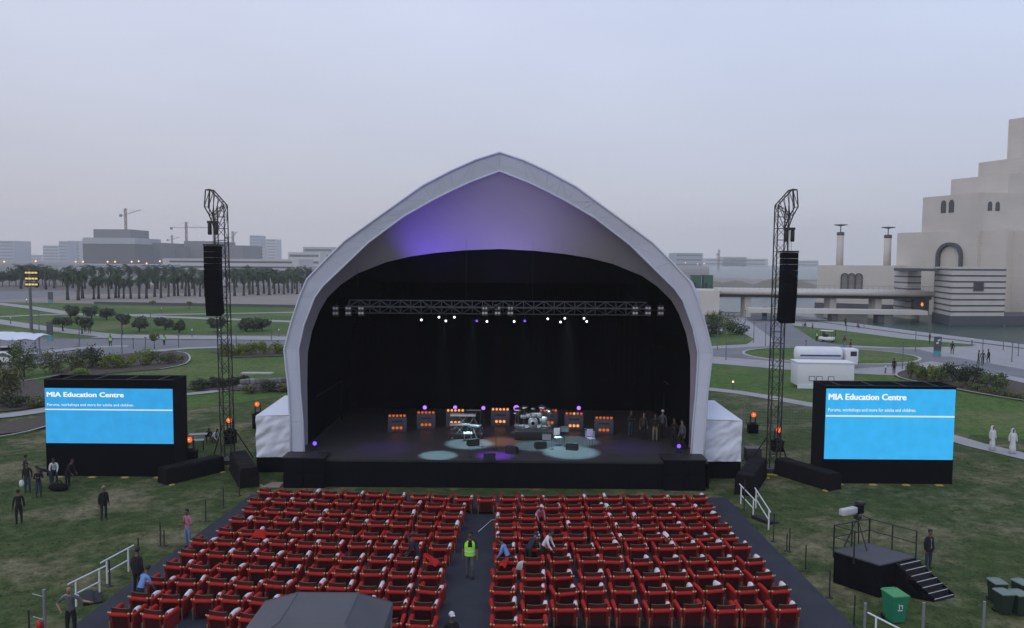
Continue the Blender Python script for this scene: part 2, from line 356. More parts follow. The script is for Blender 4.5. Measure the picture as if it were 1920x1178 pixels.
strip('pavement', [(-40, 676), (70, 664), (160, 652), (240, 650)], 2.6, 0.06, M_path, 'pavement on the inner side of the road bend')
strip('pavement', [(180, 671), (260, 664), (330, 655), (420, 652), (580, 653)], 2.2, 0.06, M_path, 'pavement on the outer side of the road bend')
sheet('parking', gp([(-40, 640), (60, 640), (150, 647), (130, 655), (-40, 672)]), 0.03, M_road, 'parking bay under the shade')
sheet('plaza', gp([(-60, 566), (40, 558), (130, 553), (590, 548), (590, 577), (180, 570)]), 0.03, M_sand, 'sandy plaza where the palms stand')
sheet('road', gp([(-60, 566), (-60, 549), (130, 545), (150, 552), (60, 560)]), 0.04, M_road, 'far road at the edge of the park')
strip('path', [(-40, 786), (40, 778), (120, 764)], 2.0, 0.05, M_path, 'pale footpath running behind the screen')
strip('path', [(340, 742), (400, 736), (440, 730), (560, 726)], 1.3, 0.05, M_path, 'footpath leading to the stone wall')
# planting beds
sheet('planting_bed', gp([(95, 706), (140, 684), (200, 668), (280, 660), (345, 660), (357, 672), (350, 684), (300, 694), (200, 702), (130, 712)]), 0.06, M_mulch, 'kidney-shaped mulch bed of yellow-green shrubs')
strip('kerb', [(300, 694), (345, 686), (358, 675), (352, 664), (330, 660)], 0.22, 0.1, M_kerb, 'curved stone edging of the kidney bed')
sheet('planting_bed', gp([(-40, 720), (60, 712), (110, 735), (120, 757), (40, 770), (-40, 778)]), 0.06, M_mulch, 'brown bed of loose shrubs above the footpath')
strip('kerb', [(20, 721), (60, 714), (110, 706)], 0.2, 0.12, M_kerb, 'stone edging above the brown bed')
sheet('planting_bed', gp([(-40, 800), (60, 788), (120, 772), (120, 796), (40, 812), (-40, 822)]), 0.06, M_mulch, 'brown strip bed below the footpath')
strip('kerb', [(-40, 828), (40, 816), (90, 802)], 0.2, 0.12, M_kerb, 'stone edging below the strip bed')
sheet('planting_bed', gp([(390, 660), (440, 656), (560, 652), (560, 668), (440, 672)]), 0.06, M_mulch, 'mulch bed under the yellow hedge')
sheet('planting_bed', gp([(340, 730), (370, 718), (560, 708), (560, 736), (440, 734), (380, 734)]), 0.06, M_mulch, 'mulch bed under the low dark hedge')
sheet('planting_bed', gp([(1675, 706), (1690, 697), (1760, 693), (1870, 708), (1960, 730), (1960, 758), (1850, 742), (1740, 722)]), 0.06, M_mulch, 'mulch bed with hedges beside the forecourt')
strip('kerb', [(1690, 697), (1677, 704), (1690, 712), (1740, 722), (1850, 743), (1960, 760)], 0.25, 0.12, M_kerb, 'stone edging of the forecourt bed')
# water: basin round the building, open bay behind
sheet('water', gp([(1340, 560), (1560, 560), (1960, 560), (1960, 652), (1700, 623), (1500, 597), (1490, 590), (1340, 585)]), 0.04, M_water, 'green basin round the stone building')
sheet('sea', [tuple(G(x, y)[:2]) for x, y in ((1330, 523), (1960, 530), (2400, 530), (2400, 500), (1330, 499))], 0.05, M_water, 'pale open bay behind the mounds')
sheet('sea', [tuple(G(x, y)[:2]) for x, y in ((250, 535), (620, 536), (620, 520), (230, 520))], 0.05, M_water, 'pale water behind the palm trunks')
strip('promenade', [(1480, 594), (1520, 599), (1700, 624), (1960, 656)], 5.0, 0.09, M_path, 'waterside promenade')

# carpeted seating deck
ZD = 0.20; ZD2 = 0.26
def gz(x, y, z): 
    p = G(x, y, z); return (p.x, p.y)
lf, rf = gz(472, 927, ZD), gz(1362, 933, ZD)
lm, rm = gz(318, 1040, ZD), gz(1464, 1040, ZD)
lb, rb_ = gz(120, 1190, ZD), gz(1612, 1190, ZD)
struct(MB().prism([lf, rf, rm, lm], 0.0, ZD).build('seating_deck', M_carpet), 'front section of grey carpeted seating deck')
lb2 = (lb[0] + (lb[0] - lm[0]) * 0.8, lb[1] + (lb[1] - lm[1]) * 0.8); rb2 = (rb_[0] + (rb_[0] - rm[0]) * 0.8, rb_[1] + (rb_[1] - rm[1]) * 0.8)
struct(MB().prism([lm, rm, rb_, rb2, lb2, lb], 0.0, ZD2).build('seating_deck', M_carpet2), 'rear section of grey carpeted seating deck, one small step up')

# short tufts that roughen the near turf
import numpy as np
rs = np.random.RandomState(3); NT = 46000
tx = rs.uniform(-48, 48, NT); ty = 18 + 42 * rs.uniform(0, 1, NT) ** 1.2; th = rs.uniform(0.012, 0.035, NT); tw = rs.uniform(0.03, 0.07, NT); ta = rs.uniform(0, 3.14, NT)
c_, s_ = np.cos(ta) * tw, np.sin(ta) * tw; ox, oy = rs.uniform(-0.09, 0.09, NT), rs.uniform(-0.09, 0.09, NT)
tv = np.stack([np.stack([tx - c_, ty - s_, np.full(NT, 0.012)], 1), np.stack([tx + c_, ty + s_, np.full(NT, 0.012)], 1), np.stack([tx + c_ * 0.5 + ox, ty + s_ * 0.5 + oy, 0.012 + th], 1), np.stack([tx - c_ * 0.6 + ox, ty - s_ * 0.6 + oy, 0.012 + th * 0.8], 1)], 1).reshape(-1, 3)
gm = bpy.data.meshes.new('grass'); gm.from_pydata(tv.tolist(), [], np.arange(NT * 4).reshape(-1, 4).tolist()); gm.materials.append(M_lawn)
go = bpy.data.objects.new('grass', gm); col.objects.link(go); go['kind'] = 'stuff'; go['label'] = 'short uneven grass tufts on the worn lawn'
# ------------------------------------------------------------------ the arched stage
X0 = V(934, 700, 46.0).x
DF, DE, DB = 46.0, 48.6, 61.0
def loc(px, py, d):
    p = V(px, py, d); return (p.x - X0, p.z)
outer = [(547, 885), (544, 790), (541, 730), (533, 655), (546, 605), (562, 556), (576, 523.5), (612, 486), (648, 451), (716.5, 402), (793, 348), (845, 321), (892, 300), (931, 286)]
rim = [(573, 885), (568, 790), (563, 730), (560, 655), (570, 610), (590, 558), (606, 536), (645, 499), (691, 455), (757, 406), (810, 376), (850, 356), (883, 341), (931, 321)]
edge = [(578, 885), (577, 790), (576, 720), (577, 662), (585, 621), (599, 584), (614, 558), (640, 533), (670, 513), (725, 491.5), (770, 481), (815, 474.5), (870, 469.5), (931, 467)]
N = len(outer)
def half(pts, d):
    q = [loc(x, y, d) for x, y in pts]; q[-1] = (0.0, q[-1][1]); return q
O = half(outer, DF); I = half(rim, DF + 0.25); E = half(edge, DE)
def full(h): return [(x, z) for x, z in h] + [(-x, z) for x, z in h[-2::-1]]
O, I, E = full(O), full(I), full(E)
# fabric pulled taut over the frame: facets sag slightly between frame nodes
arch = empty('arch_stage', (X0, DF, 0), 0, 'large white pointed-arch stage with black interior', 'stage')
def ribbon(A, ya, B, yb, steps=1, sag=None):
    mb = MB(); n = len(A); rows = []
    for s_ in range(steps + 1):
        t = s_ / steps
        rows.append([(a[0] + (b[0] - a[0]) * t, ya + (yb - ya) * t, a[1] + (b[1] - a[1]) * t) for a, b in zip(A, B)])
        if sag: rows[-1] = [sag(p, t) for p in rows[-1]]
    vs_ = [p for r in rows for p in r]
    fs = [(k * n + i, k * n + i + 1, (k + 1) * n + i + 1, (k + 1) * n + i) for k in range(steps) for i in range(n - 1)]
    return mb, vs_, fs
# front rim face
mb, v_, f_ = ribbon(O, 0.0, I, 0.25); mb.add(v_, f_); mb.build('front_rim', M_membrane, arch)
# curved white lining between the rim and the black opening
def bulge(p, t):
    k = math.sin(math.pi * t); cx, cz = 0, 7.0
    dx, dz = p[0] - cx, p[2] - cz; return (p[0] + dx * 0.022 * k, p[1], p[2] + max(0, dz) * 0.03 * k)
mb, v_, f_ = ribbon(I, 0.25, E, DE - DF, 6, bulge); mb.add(v_, f_, 0, True); mb.build('lining', M_lining, arch)
# outer shell going back
def shell(p, t):
    return p
back = []
mb = MB(); prev = O; py_ = 0.0
for k, (yy, s_x, s_z) in enumerate(((1.2, 1.0, 1.0), (4, 1.01, 0.99), (9, 1.0, 0.97), (15.6, 0.975, 0.94), (18, 0.85, 0.80))):
    cur = [(x * s_x * (1.085 if (yy == 4 and x > 0 and 9.5 < z < 13.5) else 1.0), z * s_z) for x, z in O]
    m2, v_, f_ = ribbon(prev, py_, cur, yy); mb.add(v_, [f[::-1] for f in f_], 0, k > 1); prev, py_ = cur, yy
n_ = len(prev); mb.add([(x, py_, z) for x, z in prev], [tuple(range(n_))])
mb.build('outer_shell', M_membrane, arch)
# frame truss showing as ridges under the rim fabric
M_ridge = mat('rim_ridge', (0.52, 0.545, 0.635), 0.7, scale=1)
mb = MB()
def lerp2(a, b, t): return (a[0] + (b[0] - a[0]) * t, a[1] + (b[1] - a[1]) * t)
segs = []
dense_o, dense_i = [], []
for i in range(len(O) - 1):
    L_ = math.hypot(O[i + 1][0] - O[i][0], O[i + 1][1] - O[i][1]); k = max(1, round(L_ / 1.15))
    for j in range(k): dense_o.append(lerp2(O[i], O[i + 1], j / k)); dense_i.append(lerp2(I[i], I[i + 1], j / k))
dense_o.append(O[-1]); dense_i.append(I[-1])
for i in range(len(dense_o) - 1):
    a = (*dense_o[i],) ; b = (*dense_i[i],); c = (*dense_i[i + 1],); d = (*dense_o[i + 1],)
    P = lambda q, y: (q[0], y, q[1])
    if b[1] < 12.5:
        if i % 3 == 0: mb.tube(P(a, -0.006), P(b, 0.244), 0.012, n=4)
        continue
    mb.tube(P(a, 0.009), P(b, 0.259), 0.022, n=4)
    if i % 2: mb.tube(P(a, 0.007), P(c, 0.257), 0.018, n=4)
    else: mb.tube(P(b, 0.257), P(d, 0.007), 0.018, n=4)
mb.build('frame_truss', M_ridge, arch)['kind'] = 'stuff'
mb = MB(); mb.path([(x, -0.02, z) for x, z in O], 0.06, 5); mb.path([(x, 0.22, z) for x, z in I], 0.06, 5); mb.build('rim_edge', M_membrane, arch)
# black interior: tapering drapes, back wall
mb = MB(); E2 = [(x * 1.0, z) for x, z in E]
m2, v_, f_ = ribbon(E, DE - DF, [(x * 0.985, z * 0.93) for x, z in E], DB - DF); mb.add(v_, f_); mb.build('side_drape', M_drape, arch)
bk = [(x * 0.985, z * 0.93) for x, z in E]
# pleated back drape
xs = [bk[0][0] + (bk[-1][0] - bk[0][0]) * i / 120 for i in range(121)]
def topz(x):
    for i in range(len(bk) - 1):
        a, b = bk[i], bk[i + 1]
        if min(a[0], b[0]) <= x <= max(a[0], b[0]) and abs(b[0] - a[0]) > 1e-6 and max(a[1], b[1]) > 8:
            return a[1] + (b[1] - a[1]) * (x - a[0]) / (b[0] - a[0])
    return 9.0
mb = MB(); vs_ = []
for i, x in enumerate(xs):
    y = DB - DF - 0.4 - 0.18 * (i % 2); vs_ += [(x, y, 1.0), (x, y, max(6.0, topz(x) + 0.4))]
mb.add(vs_, [(2 * i, 2 * i + 2, 2 * i + 3, 2 * i + 1) for i in range(120)], 0, True); mb.build('back_drape', M_drape, arch)
# black valance that closes the top of the opening
mb = MB(); top = [(x, z) for x, z in E if z > 11]
mb.add([(x, DE - DF + 0.15, z + 0.1) for x, z in top] + [(x * 0.99, DE - DF + 0.6, min(z, 11.6)) for x, z in top], [(i, i + 1, len(top) + i + 1, len(top) + i) for i in range(len(top) - 1)])
mb.build('valance', M_drape, arch)
# stage platform
ZS = 1.62
xl, xr = V(530, 865, 44.9).x - X0, V(1330, 868, 44.9).x - X0
stage = empty('stage_platform', (X0, 44.9, 0), 0, 'black stage platform with skirted front under the arch', 'stage platform')
mb = MB(); mb.box((0, 8.0, ZS - 0.06), (xr - xl - 0.3, 16.0, 0.12)); mb.build('stage_floor', M_stagefloor, stage)
mb = MB(); nn = 150; vs_ = []
for i in range(nn + 1):
    x = xl + 2.4 + (xr - xl - 4.8) * i / nn; y = -0.02 - 0.03 * (i % 2); vs_ += [(x, y, 0.02), (x, y, ZS - 0.13)]
mb.add(vs_, [(2 * i, 2 * i + 2, 2 * i + 3, 2 * i + 1) for i in range(nn)], 0, True); mb.build('front_skirt', M_skirt, stage)
mb = MB(); mb.box((0, -0.02, ZS - 0.065), (xr - xl - 4.8, 0.06, 0.11)); mb.build('stage_lip', M_blackmetal, stage)
for s_ in (-1, 1):
    mb = MB(); mb.box((s_ * ((xr - xl) / 2 - 0.1), 7, ZS / 2), (0.1, 14, ZS - 0.15)); mb.build('side_skirt', M_skirt, stage)
# black speaker stacks at both stage corners
def stack(px0, px1, py0, py1, lab):
    d = G((px0 + px1) / 2, py1).y
    a, b = V(px0, py0, d), V(px1, py0, d); w = b.x - a.x; h = a.z
    e = empty('subwoofer_stack', ((a.x + b.x) / 2, d + 0.7, 0), 0, lab, 'speaker')
    for r_ in range(2):
        for c_ in range(2):
            x = (c_ - 0.5) * w / 2; mb = MB(); mb.bbox((x, 0, h / 4 + r_ * h / 2), (w / 2 - 0.02, 1.2, h / 2 - 0.02), 0.03); bx_ = mb.build('cabinet', M_black, e)
            g = MB(); g.box((x, -0.61, h / 4 + r_ * h / 2), (w / 2 - 0.16, 0.02, h / 2 - 0.14)); g.build('grille', M_skirt, bx_)
    mb = MB(); mb.box((0, 0.05, h + 0.03), (w + 0.1, 1.4, 0.05)); mb.build('lid', M_blackmetal, e)
stack(529, 607, 860, 917, 'black subwoofer stack at the stage corner by the seats where the ramp lies')
stack(1246, 1325, 864, 922, 'black subwoofer stack at the stage corner near the white handrail')
# side tents with black bases
def side_tent(px0, px1, pyt, pyb, pyg, high, lab):
    d = G((px0 + px1) / 2, pyg).y
    a, b = V(px0, pyb, d), V(px1, pyb, d); x0, x1 = a.x, b.x; zb = a.z; zt = V(px0 if high > 0 else px1, pyt, d).z; zh = V(px1 if high > 0 else px0, pyt - 27, d).z
    e = empty('side_tent', ((x0 + x1) / 2, d, 0), 0, lab, 'tent'); cx = (x0 + x1) / 2
    mb = MB(); mb.box((0, 2.2, zb / 2), (x1 - x0, 4.4, zb)); mb.build('base_skirt', M_skirt, e)
    # wrinkled fabric body
    nx, nz = 24, 24; mb = MB(); rnd = random.Random(px0)
    def zt_at(u): return (zt + (zh - zt) * min(1, u * 1.6)) if high > 0 else (zt + (zh - zt) * min(1, (1 - u) * 1.6))
    def wr(u, v): return 0.16 * mnoise.noise(Vector((u * 2.2, v * 5 - u * 3, px0))) + 0.07 * mnoise.noise(Vector((u * 5, v * 12 - u * 7, px0 + 3))) + 0.008 * rnd.uniform(-1, 1)
    grid = []
    for j in range(nz + 1):
        for i in range(nx + 1):
            u, v = i / nx, j / nz; grid.append((x0 - cx + (x1 - x0) * u, -0.06 + wr(u, v), zb + 0.004 + (zt - 0.02 - zb) * v))
    mb.add(grid, [(j * (nx + 1) + i, j * (nx + 1) + i + 1, (j + 1) * (nx + 1) + i + 1, (j + 1) * (nx + 1) + i) for j in range(nz) for i in range(nx)], 0, True)
    xa, xb = x0 - cx, x1 - cx
    for s_, xx in ((0, xa), (1, xb)): mb.add([(xx, 0, zb), (xx, 4.4, zb), (xx, 4.4, zt), (xx, 0, zt)], [(0, 1, 2, 3)])
    mb.build('wall', M_tent, e)
    # roof rises to a ridge set back
    hx = xb if high > 0 else xa; lx = xa if high > 0 else xb; mid = lx + (hx - lx) * 0.55
    mb = MB(); mb.add([(lx, -0.08, zt - 0.02), (mid, -0.08, zt + 0.02), (hx, -0.08, zt + 0.05), (lx, 4.4, zt), (hx, 4.4, zt), (mid, 1.9, zh), (hx, 1.9, zh)],
                      [(0, 1, 5), (1, 2, 6, 5), (0, 5, 3), (3, 5, 6, 4)])
    mb.build('roof', M_tent, e)
side_tent(481, 550, 779, 857, 886, 1, 'white fabric side tent beside the lighting tower with the construction cranes behind')
side_tent(1321, 1389, 788, 865, 898, -1, 'white fabric side tent beside the lighting tower near the footpath')
# ramp board by the subwoofer
mb = MB(); p = G(510, 910); mb.add([(p.x - 0.5, p.y - 0.6, 0.03), (p.x + 0.6, p.y - 0.6, 0.03), (p.x + 0.6, p.y + 0.4, 0.05), (p.x - 0.1, p.y + 0.4, 0.05),
       (p.x - 0.5, p.y - 0.6, 0.06), (p.x + 0.6, p.y - 0.6, 0.06), (p.x + 0.6, p.y + 0.4, 0.08), (p.x - 0.1, p.y + 0.4, 0.08)], [(4, 5, 6, 7), (0, 1, 5, 4), (1, 2, 6, 5), (2, 3, 7, 6), (3, 0, 4, 7)])
tag(mb.build('plywood_board', mat('plywood', (0.30, 0.24, 0.19), 0.9, scale=2, stretch=(1, 6, 1))), 'bare plywood board lying on the grass by the subwoofers', 'board')

# ------------------------------------------------------------------ screens
M_casing = mat('screen_casing', (0.012, 0.011, 0.013), 0.85, scale=2, spec=0.08)
M_frontblk = mat('screen_black', (0.005, 0.005, 0.007), 0.85, scale=2, spec=0.06)
def text_mesh(body, size, bold=0.0, sx=1.0):
    cu = bpy.data.curves.new('lettering', 'FONT'); cu.body = body; cu.size = size; cu.offset = bold; cu.resolution_u = 2; cu.extrude = 0.0
    o = bpy.data.objects.new('lettering', cu); col.objects.link(o); dg = bpy.context.evaluated_depsgraph_get()
    me = bpy.data.meshes.new_from_object(o.evaluated_get(dg)); bpy.data.objects.remove(o); bpy.data.curves.remove(cu)
    return me
def screen(px0, px1, pyt, pys0, pys1, pyb, lab, ecol, side):
    d = G((px0 + px1) / 2, pyb).y
    a, b = V(px0, pyb, d), V(px1, pyb, d); w = b.x - a.x; cx = (a.x + b.x) / 2
    h = V((px0 + px1) / 2, pyt, d).z; s0 = V((px0 + px1) / 2, pys0, d).z; s1 = V((px0 + px1) / 2, pys1, d).z
    dp = 1.9
    e = empty('video_screen', (cx, d, 0), 0, lab, 'screen')
    mb = MB()
    for x in (-w / 2, w / 2): mb.box((x - math.copysign(0.03, x), dp / 2 + 0.1, h / 2), (0.06, dp, h))
    mb.box((0, dp + 0.1, h / 2), (w, 0.06, h)); mb.build('casing', M_casing, e)
    mb = MB()
    for k in range(4): mb.box((-w / 2 + w * (k + 0.5) / 4, dp / 2 + 0.1, h - 0.04), (0.05, dp, 0.05))
    mb.box((0, 0.1, h - 0.02), (w, 0.05, 0.05)); mb.box((0, dp + 0.05, h - 0.02), (w, 0.05, 0.05)); mb.build('top_frame', M_blackmetal, e)
    mb = MB(); mb.box((0, 0.1, (h + s0) / 2), (w - 0.01, 0.12, h - s0 - 0.05)); mb.build('upper_board', M_frontblk, e)
    mb = MB(); mb.box((0, 0.1, s1 / 2), (w - 0.01, 0.12, s1)); mb.build('lower_board', M_frontblk, e)
    mb = MB(); mb.box((0, 0.05, s1 - 0.45), (w - 0.1, 0.02, 0.03)); mb.build('shelf_line', M_casing, e)
    dw = w - 0.08; sh = s0 - s1
    # LED wall made of cabinets
    nx, nz = 8, 5; pan = MB()
    for i in range(nx):
        for j in range(nz): pan.box((-dw / 2 + dw * (i + 0.5) / nx, 0.06, s1 + sh * (j + 0.5) / nz), (dw / nx - 0.004, 0.06, sh / nz - 0.004))
    disp = pan.build('display', ecol, e)
    yy = 0.018
    me = text_mesh('MIA Education Centre', 1.0, 0.0)
    def place(me, x, z, wid, hgt, nm):
        xs_ = [v.co.x for v in me.vertices]; ys_ = [v.co.y for v in me.vertices]; w0 = max(xs_) - min(xs_); h0 = max(ys_) - min(ys_); mx_, my_ = min(xs_), min(ys_)
        for v in me.vertices: v.co = Vector((x + (v.co.x - mx_) / w0 * wid, yy, z + (v.co.y - my_) / h0 * hgt))
        if nm == 'heading':                   # bolder strokes: the same outlines twice more, a hair apart
            bm = bmesh.new(); bm.from_mesh(me)
            for sx in (-0.02, 0.02):
                for sz in (-0.008, 0.008):
                    g = bmesh.ops.duplicate(bm, geom=list(bm.faces)[:len(me.polygons)])
                    for v in g['geom']:
                        if isinstance(v, bmesh.types.BMVert): v.co += Vector((sx, -0.0006 * (1 + (sx > 0) + 2 * (sz > 0)), sz))
            bm.to_mesh(me); bm.free()
        me.materials.clear(); me.materials.append(emat('screen_white', (0.93, 0.97, 1.0), 0.95))
        o = bpy.data.objects.new(nm, me); col.objects.link(o); o.parent = disp; o['kind'] = 'stuff'
    place(me, -dw / 2 + dw * 0.018, s0 - sh * 0.155, dw * 0.60, sh * 0.085, 'heading')
    place(text_mesh('Forums, workshops and more for adults and children.', 1.0, 0.006), -dw / 2 + dw * 0.018, s0 - sh * 0.335, dw * 0.68, sh * 0.062, 'subheading')
    mb = MB(); mb.box((0, yy + 0.004, s0 - sh * 0.385), (dw - 0.02, 0.01, sh * 0.022)); mb.build('rule_line', emat('screen_white2', (0.75, 0.9, 1.0), 0.9), disp)
    for k in range(4):
        mb = MB(); x = -w / 2 + 0.9 + k * (w - 1.8) / 3; mb.box((x, -0.22, 0.03), (0.5, 0.3, 0.06), taper=0.6); mb.build('ballast_foot', mat('yellow_pad', (0.45, 0.33, 0.06), 0.8), e)
def screen_mat(name, c, s):
    m = emat(name, c, s); t = m.node_tree; e = [n for n in t.nodes if n.type == 'EMISSION'][0]
    n = t.nodes.new('ShaderNodeTexNoise'); n.inputs['Scale'].default_value = 1.4; n.inputs['Detail'].default_value = 2
    tcn = t.nodes.new('ShaderNodeTexCoord'); t.links.new(tcn.outputs['Object'], n.inputs['Vector'])
    r = t.nodes.new('ShaderNodeMapRange'); r.inputs['From Min'].default_value = 0.3; r.inputs['From Max'].default_value = 0.7; r.inputs['To Min'].default_value = s * 0.93; r.inputs['To Max'].default_value = s * 1.06
    t.links.new(n.outputs['Fac'], r.inputs['Value']); t.links.new(r.outputs[0], e.inputs['Strength']); return m
screen(87, 327, 712, 729, 832, 894, 'video screen showing blue page, beside the crouching group on the grass', screen_mat('screen_blue_a', (0.042, 0.37, 0.77), 1.0), -1)
screen(1543, 1786, 724, 730, 862, 908, 'video screen showing blue page, beside the camera platform', screen_mat('screen_blue_b', (0.045, 0.44, 0.87), 1.0), 1)

# ------------------------------------------------------------------ lattice towers with line arrays
def lattice(mb, p0, p1, w, r=0.03, step=0.55):
    p0, p1 = Vector(p0), Vector(p1); a = (p1 - p0); L_ = a.length; a.normalize()
    u = a.orthogonal().normalized() if abs(a.z) < 0.9 else Vector((1, 0, 0)); u = (u - a * u.dot(a)).normalized(); v = a.cross(u)
    c = [(u * i + v * j) * w / 2 for i, j in ((-1, -1), (1, -1), (1, 1), (-1, 1))]
    n = max(1, int(L_ / step))
    for k in range(n):
        q0, q1 = p0 + a * L_ * k / n, p0 + a * L_ * (k + 1) / n
        for i in range(4):
            j = (i + 1) % 4
            mb.tube(q0 + c[i], q0 + c[j], r * 0.6, n=4, caps=False)
            if (k + i) % 2: mb.tube(q0 + c[i], q1 + c[j], r * 0.6, n=4, caps=False)
            else: mb.tube(q0 + c[j], q1 + c[i], r * 0.6, n=4, caps=False)
    return [(p0 + x, p1 + x) for x in c]
M_tower = mat('tower_steel', (0.016, 0.016, 0.018), 0.6, c2=(0.03, 0.027, 0.025), scale=4)
def pa_tower(px, pyb, s, lab, lab2, lab3):
    b = G(px, pyb); d = b.y; e = empty('speaker_tower', (b.x, d, 0), 0, lab, 'tower'); e.rotation_euler = (0, -0.014 if s < 0 else 0.004, 0)
    H = V(px, 385, d).z; w = 0.64
    mb = MB(); ch = lattice(mb, (0, 0, 0.3), (0, 0, H), w, 0.030, 0.70); mb.build('bracing', M_tower, e)
    for a, c in ch: MB().tube(a, c, 0.038, n=6).build('chord', M_tower, e)
    # boom at the head, leaning outwards
    hb = MB(); hd = [(-s * 0.32, H), (s * 0.50, H + 0.95), (s * 0.78, H + 0.92), (s * 0.88, H - 0.10), (s * 0.60, H - 0.62), (s * 0.32, H - 1.4)]
    for y in (-w / 2, w / 2):
        for i in range(len(hd) - 1): hb.tube((hd[i][0], y, hd[i][1]), (hd[i + 1][0], y, hd[i + 1][1]), 0.04, n=5)
        for i, j in ((0, 5), (1, 4), (1, 3), (0, 4)): hb.tube((hd[i][0], y, hd[i][1]), (hd[j][0], y, hd[j][1]), 0.026, n=4)
        for t in (0.33, 0.66):
            xx = -s * 0.32 + s * 0.82 * t; hb.tube((xx, y, H + 0.95 * t), (s * (0.32 + 0.2 * t), y, H - 0.9), 0.022, n=4)
    for q in hd: hb.tube((q[0], -w / 2, q[1]), (q[0], w / 2, q[1]), 0.026, n=4)
    for t in (0.2, 0.4, 0.6, 0.8): hb.tube((-s * 0.32 + s * 0.82 * t, -w / 2, H + 0.95 * t), (-s * 0.32 + s * 0.82 * t, w / 2, H + 0.95 * t), 0.022, n=4)
    hb.build('boom', M_tower, e)
    bp = MB(); bp.box((0, 0, 0.15), (1.3, 1.3, 0.3)); bp.build('base_plate', M_blackmetal, e)
    for k in (-1, 1):
        mb = MB(); mb.tube((k * 0.3, 0, 2.4), (k * 1.3, 0.9, 0.1), 0.04, n=5); mb.build('strut', M_tower, e)
        for j in (-1, 1):
            pass
    mb = MB()
    for k in (-0.45, 0.45): MB().box((k, -0.85, 0.03), (0.45, 0.25, 0.06), taper=0.7).build('ballast_foot', MATS['yellow_pad'], e)
    # hanging array
    ay = d - 0.75; ax = V(400 if s < 0 else 1478, 530, ay).x
    zt = V(px, 462 if s < 0 else 474, d).z; zb = V(px, 590 if s < 0 else 603, d).z
    la = empty('line_array_speaker', (ax, ay, zt), 0, lab2, 'speaker')
    n = 12; hgt = (zt - zb) / n; z = 0.0; y = 0.0
    mb = MB(); mb.box((0, 0.1, 0.06), (0.95, 0.9, 0.1)); mb.build('fly_frame', M_blackmetal, la)
    for k in range(n):
        tilt = 0.012 * max(0, k - 2) ** 1.25
        zc = z - hgt / 2; yc = y
        mb = MB(); mb.box((0, yc, zc), (0.88 , 0.72, hgt - 0.012), rx=tilt)
        cab = mb.build('cabinet', M_black, la)
        g = MB(); g.box((0, yc - 0.37 , zc + 0.0), (0.82, 0.015, hgt - 0.05), rx=tilt); g.build('grille', M_skirt, cab)
        z -= hgt * math.cos(tilt); y += hgt * math.sin(tilt)
    mb = MB(); mb.tube((0, 0.1, 0.1), (0, 0.1, H - 0.75 - zt), 0.018, n=5)
    mb.tube((0.16, 0.1, 0.1), (0.1, 0.1, 1.5), 0.012, n=4); mb.build('chain', M_blackmetal, la)
    z0 = V(px, 418 if s < 0 else 430, d).z - zt
    mb = MB(); mb.box((0, 0.1, z0), (0.62, 0.3, 0.16)); hm = mb.build('spreader_bar', M_blackmetal, la)
    for k in (-1, 1):
        mb = MB(); mb.lathe([(0.10, -0.75), (0.13, -0.7), (0.13, -0.12), (0.09, -0.05)], (k * 0.2, 0.1, z0 - 0.02), 8); mb.build('hoist_motor', M_blackmetal, la)
    return e
pa_tower(428, 868, -1, 'black lattice speaker tower near the video screen with the crouching group', 'curved hanging black line array on the tower nearest the building cranes', '')
pa_tower(1449, 884, 1, 'black lattice speaker tower near the video screen with the camera platform', 'curved hanging black line array on the tower in front of the bridge', '')
# bird on the boom
def ballast(p0, p1, wd, hg, lab):
    a, b = G(*p0), G(*p1); c = (a + b) / 2; L_ = (b - a).length; rz = math.atan2(b.y - a.y, b.x - a.x)
    e = empty('covered_ballast', (c.x, c.y, 0), rz, lab, 'ballast')
    mb = MB(); n = 14; vs_ = []; prof = [(-wd / 2 - 0.06, 0.02), (-wd / 2, hg * 0.9), (-wd / 2 + 0.06, hg), (wd / 2 - 0.06, hg), (wd / 2, hg * 0.9), (wd / 2 + 0.06, 0.02)]
    rnd = random.Random(int(p0[0]))
    for i in range(n + 1):
        x = -L_ / 2 + L_ * i / n; vs_ += [(x, y + rnd.uniform(-.015, .015), z + (rnd.uniform(-.025, .02) if z > 0.1 else 0)) for y, z in prof]
    k = len(prof); mb.add(vs_, [(i * k + j, i * k + j + 1, (i + 1) * k + j + 1, (i + 1) * k + j) for i in range(n) for j in range(k - 1)] + [tuple(range(k - 1, -1, -1)), tuple(range(n * k, n * k + k))])
    mb.build('cover', M_casing, e)
    for s_ in (-1, 1):
        mb = MB(); mb.box((s_ * (L_ / 2 - 0.2), -wd / 2 - 0.16, 0.03), (0.35, 0.2, 0.06), taper=0.6); mb.build('ballast_foot', MATS['yellow_pad'], e)
ballast((305, 908), (412, 882), 0.9, 0.95, 'long black covered ballast block running from the tower to the video screen')
ballast((468, 915), (447, 880), 1.0, 1.15, 'short black covered ballast block between tower and side tent, near the plywood board')
ballast((1395, 930), (1420, 893), 1.0, 1.15, 'short black covered ballast block beside the white handrail')
ballast((1462, 888), (1566, 920), 0.9, 1.0, 'long black covered ballast block beside the video screen with camera platform')
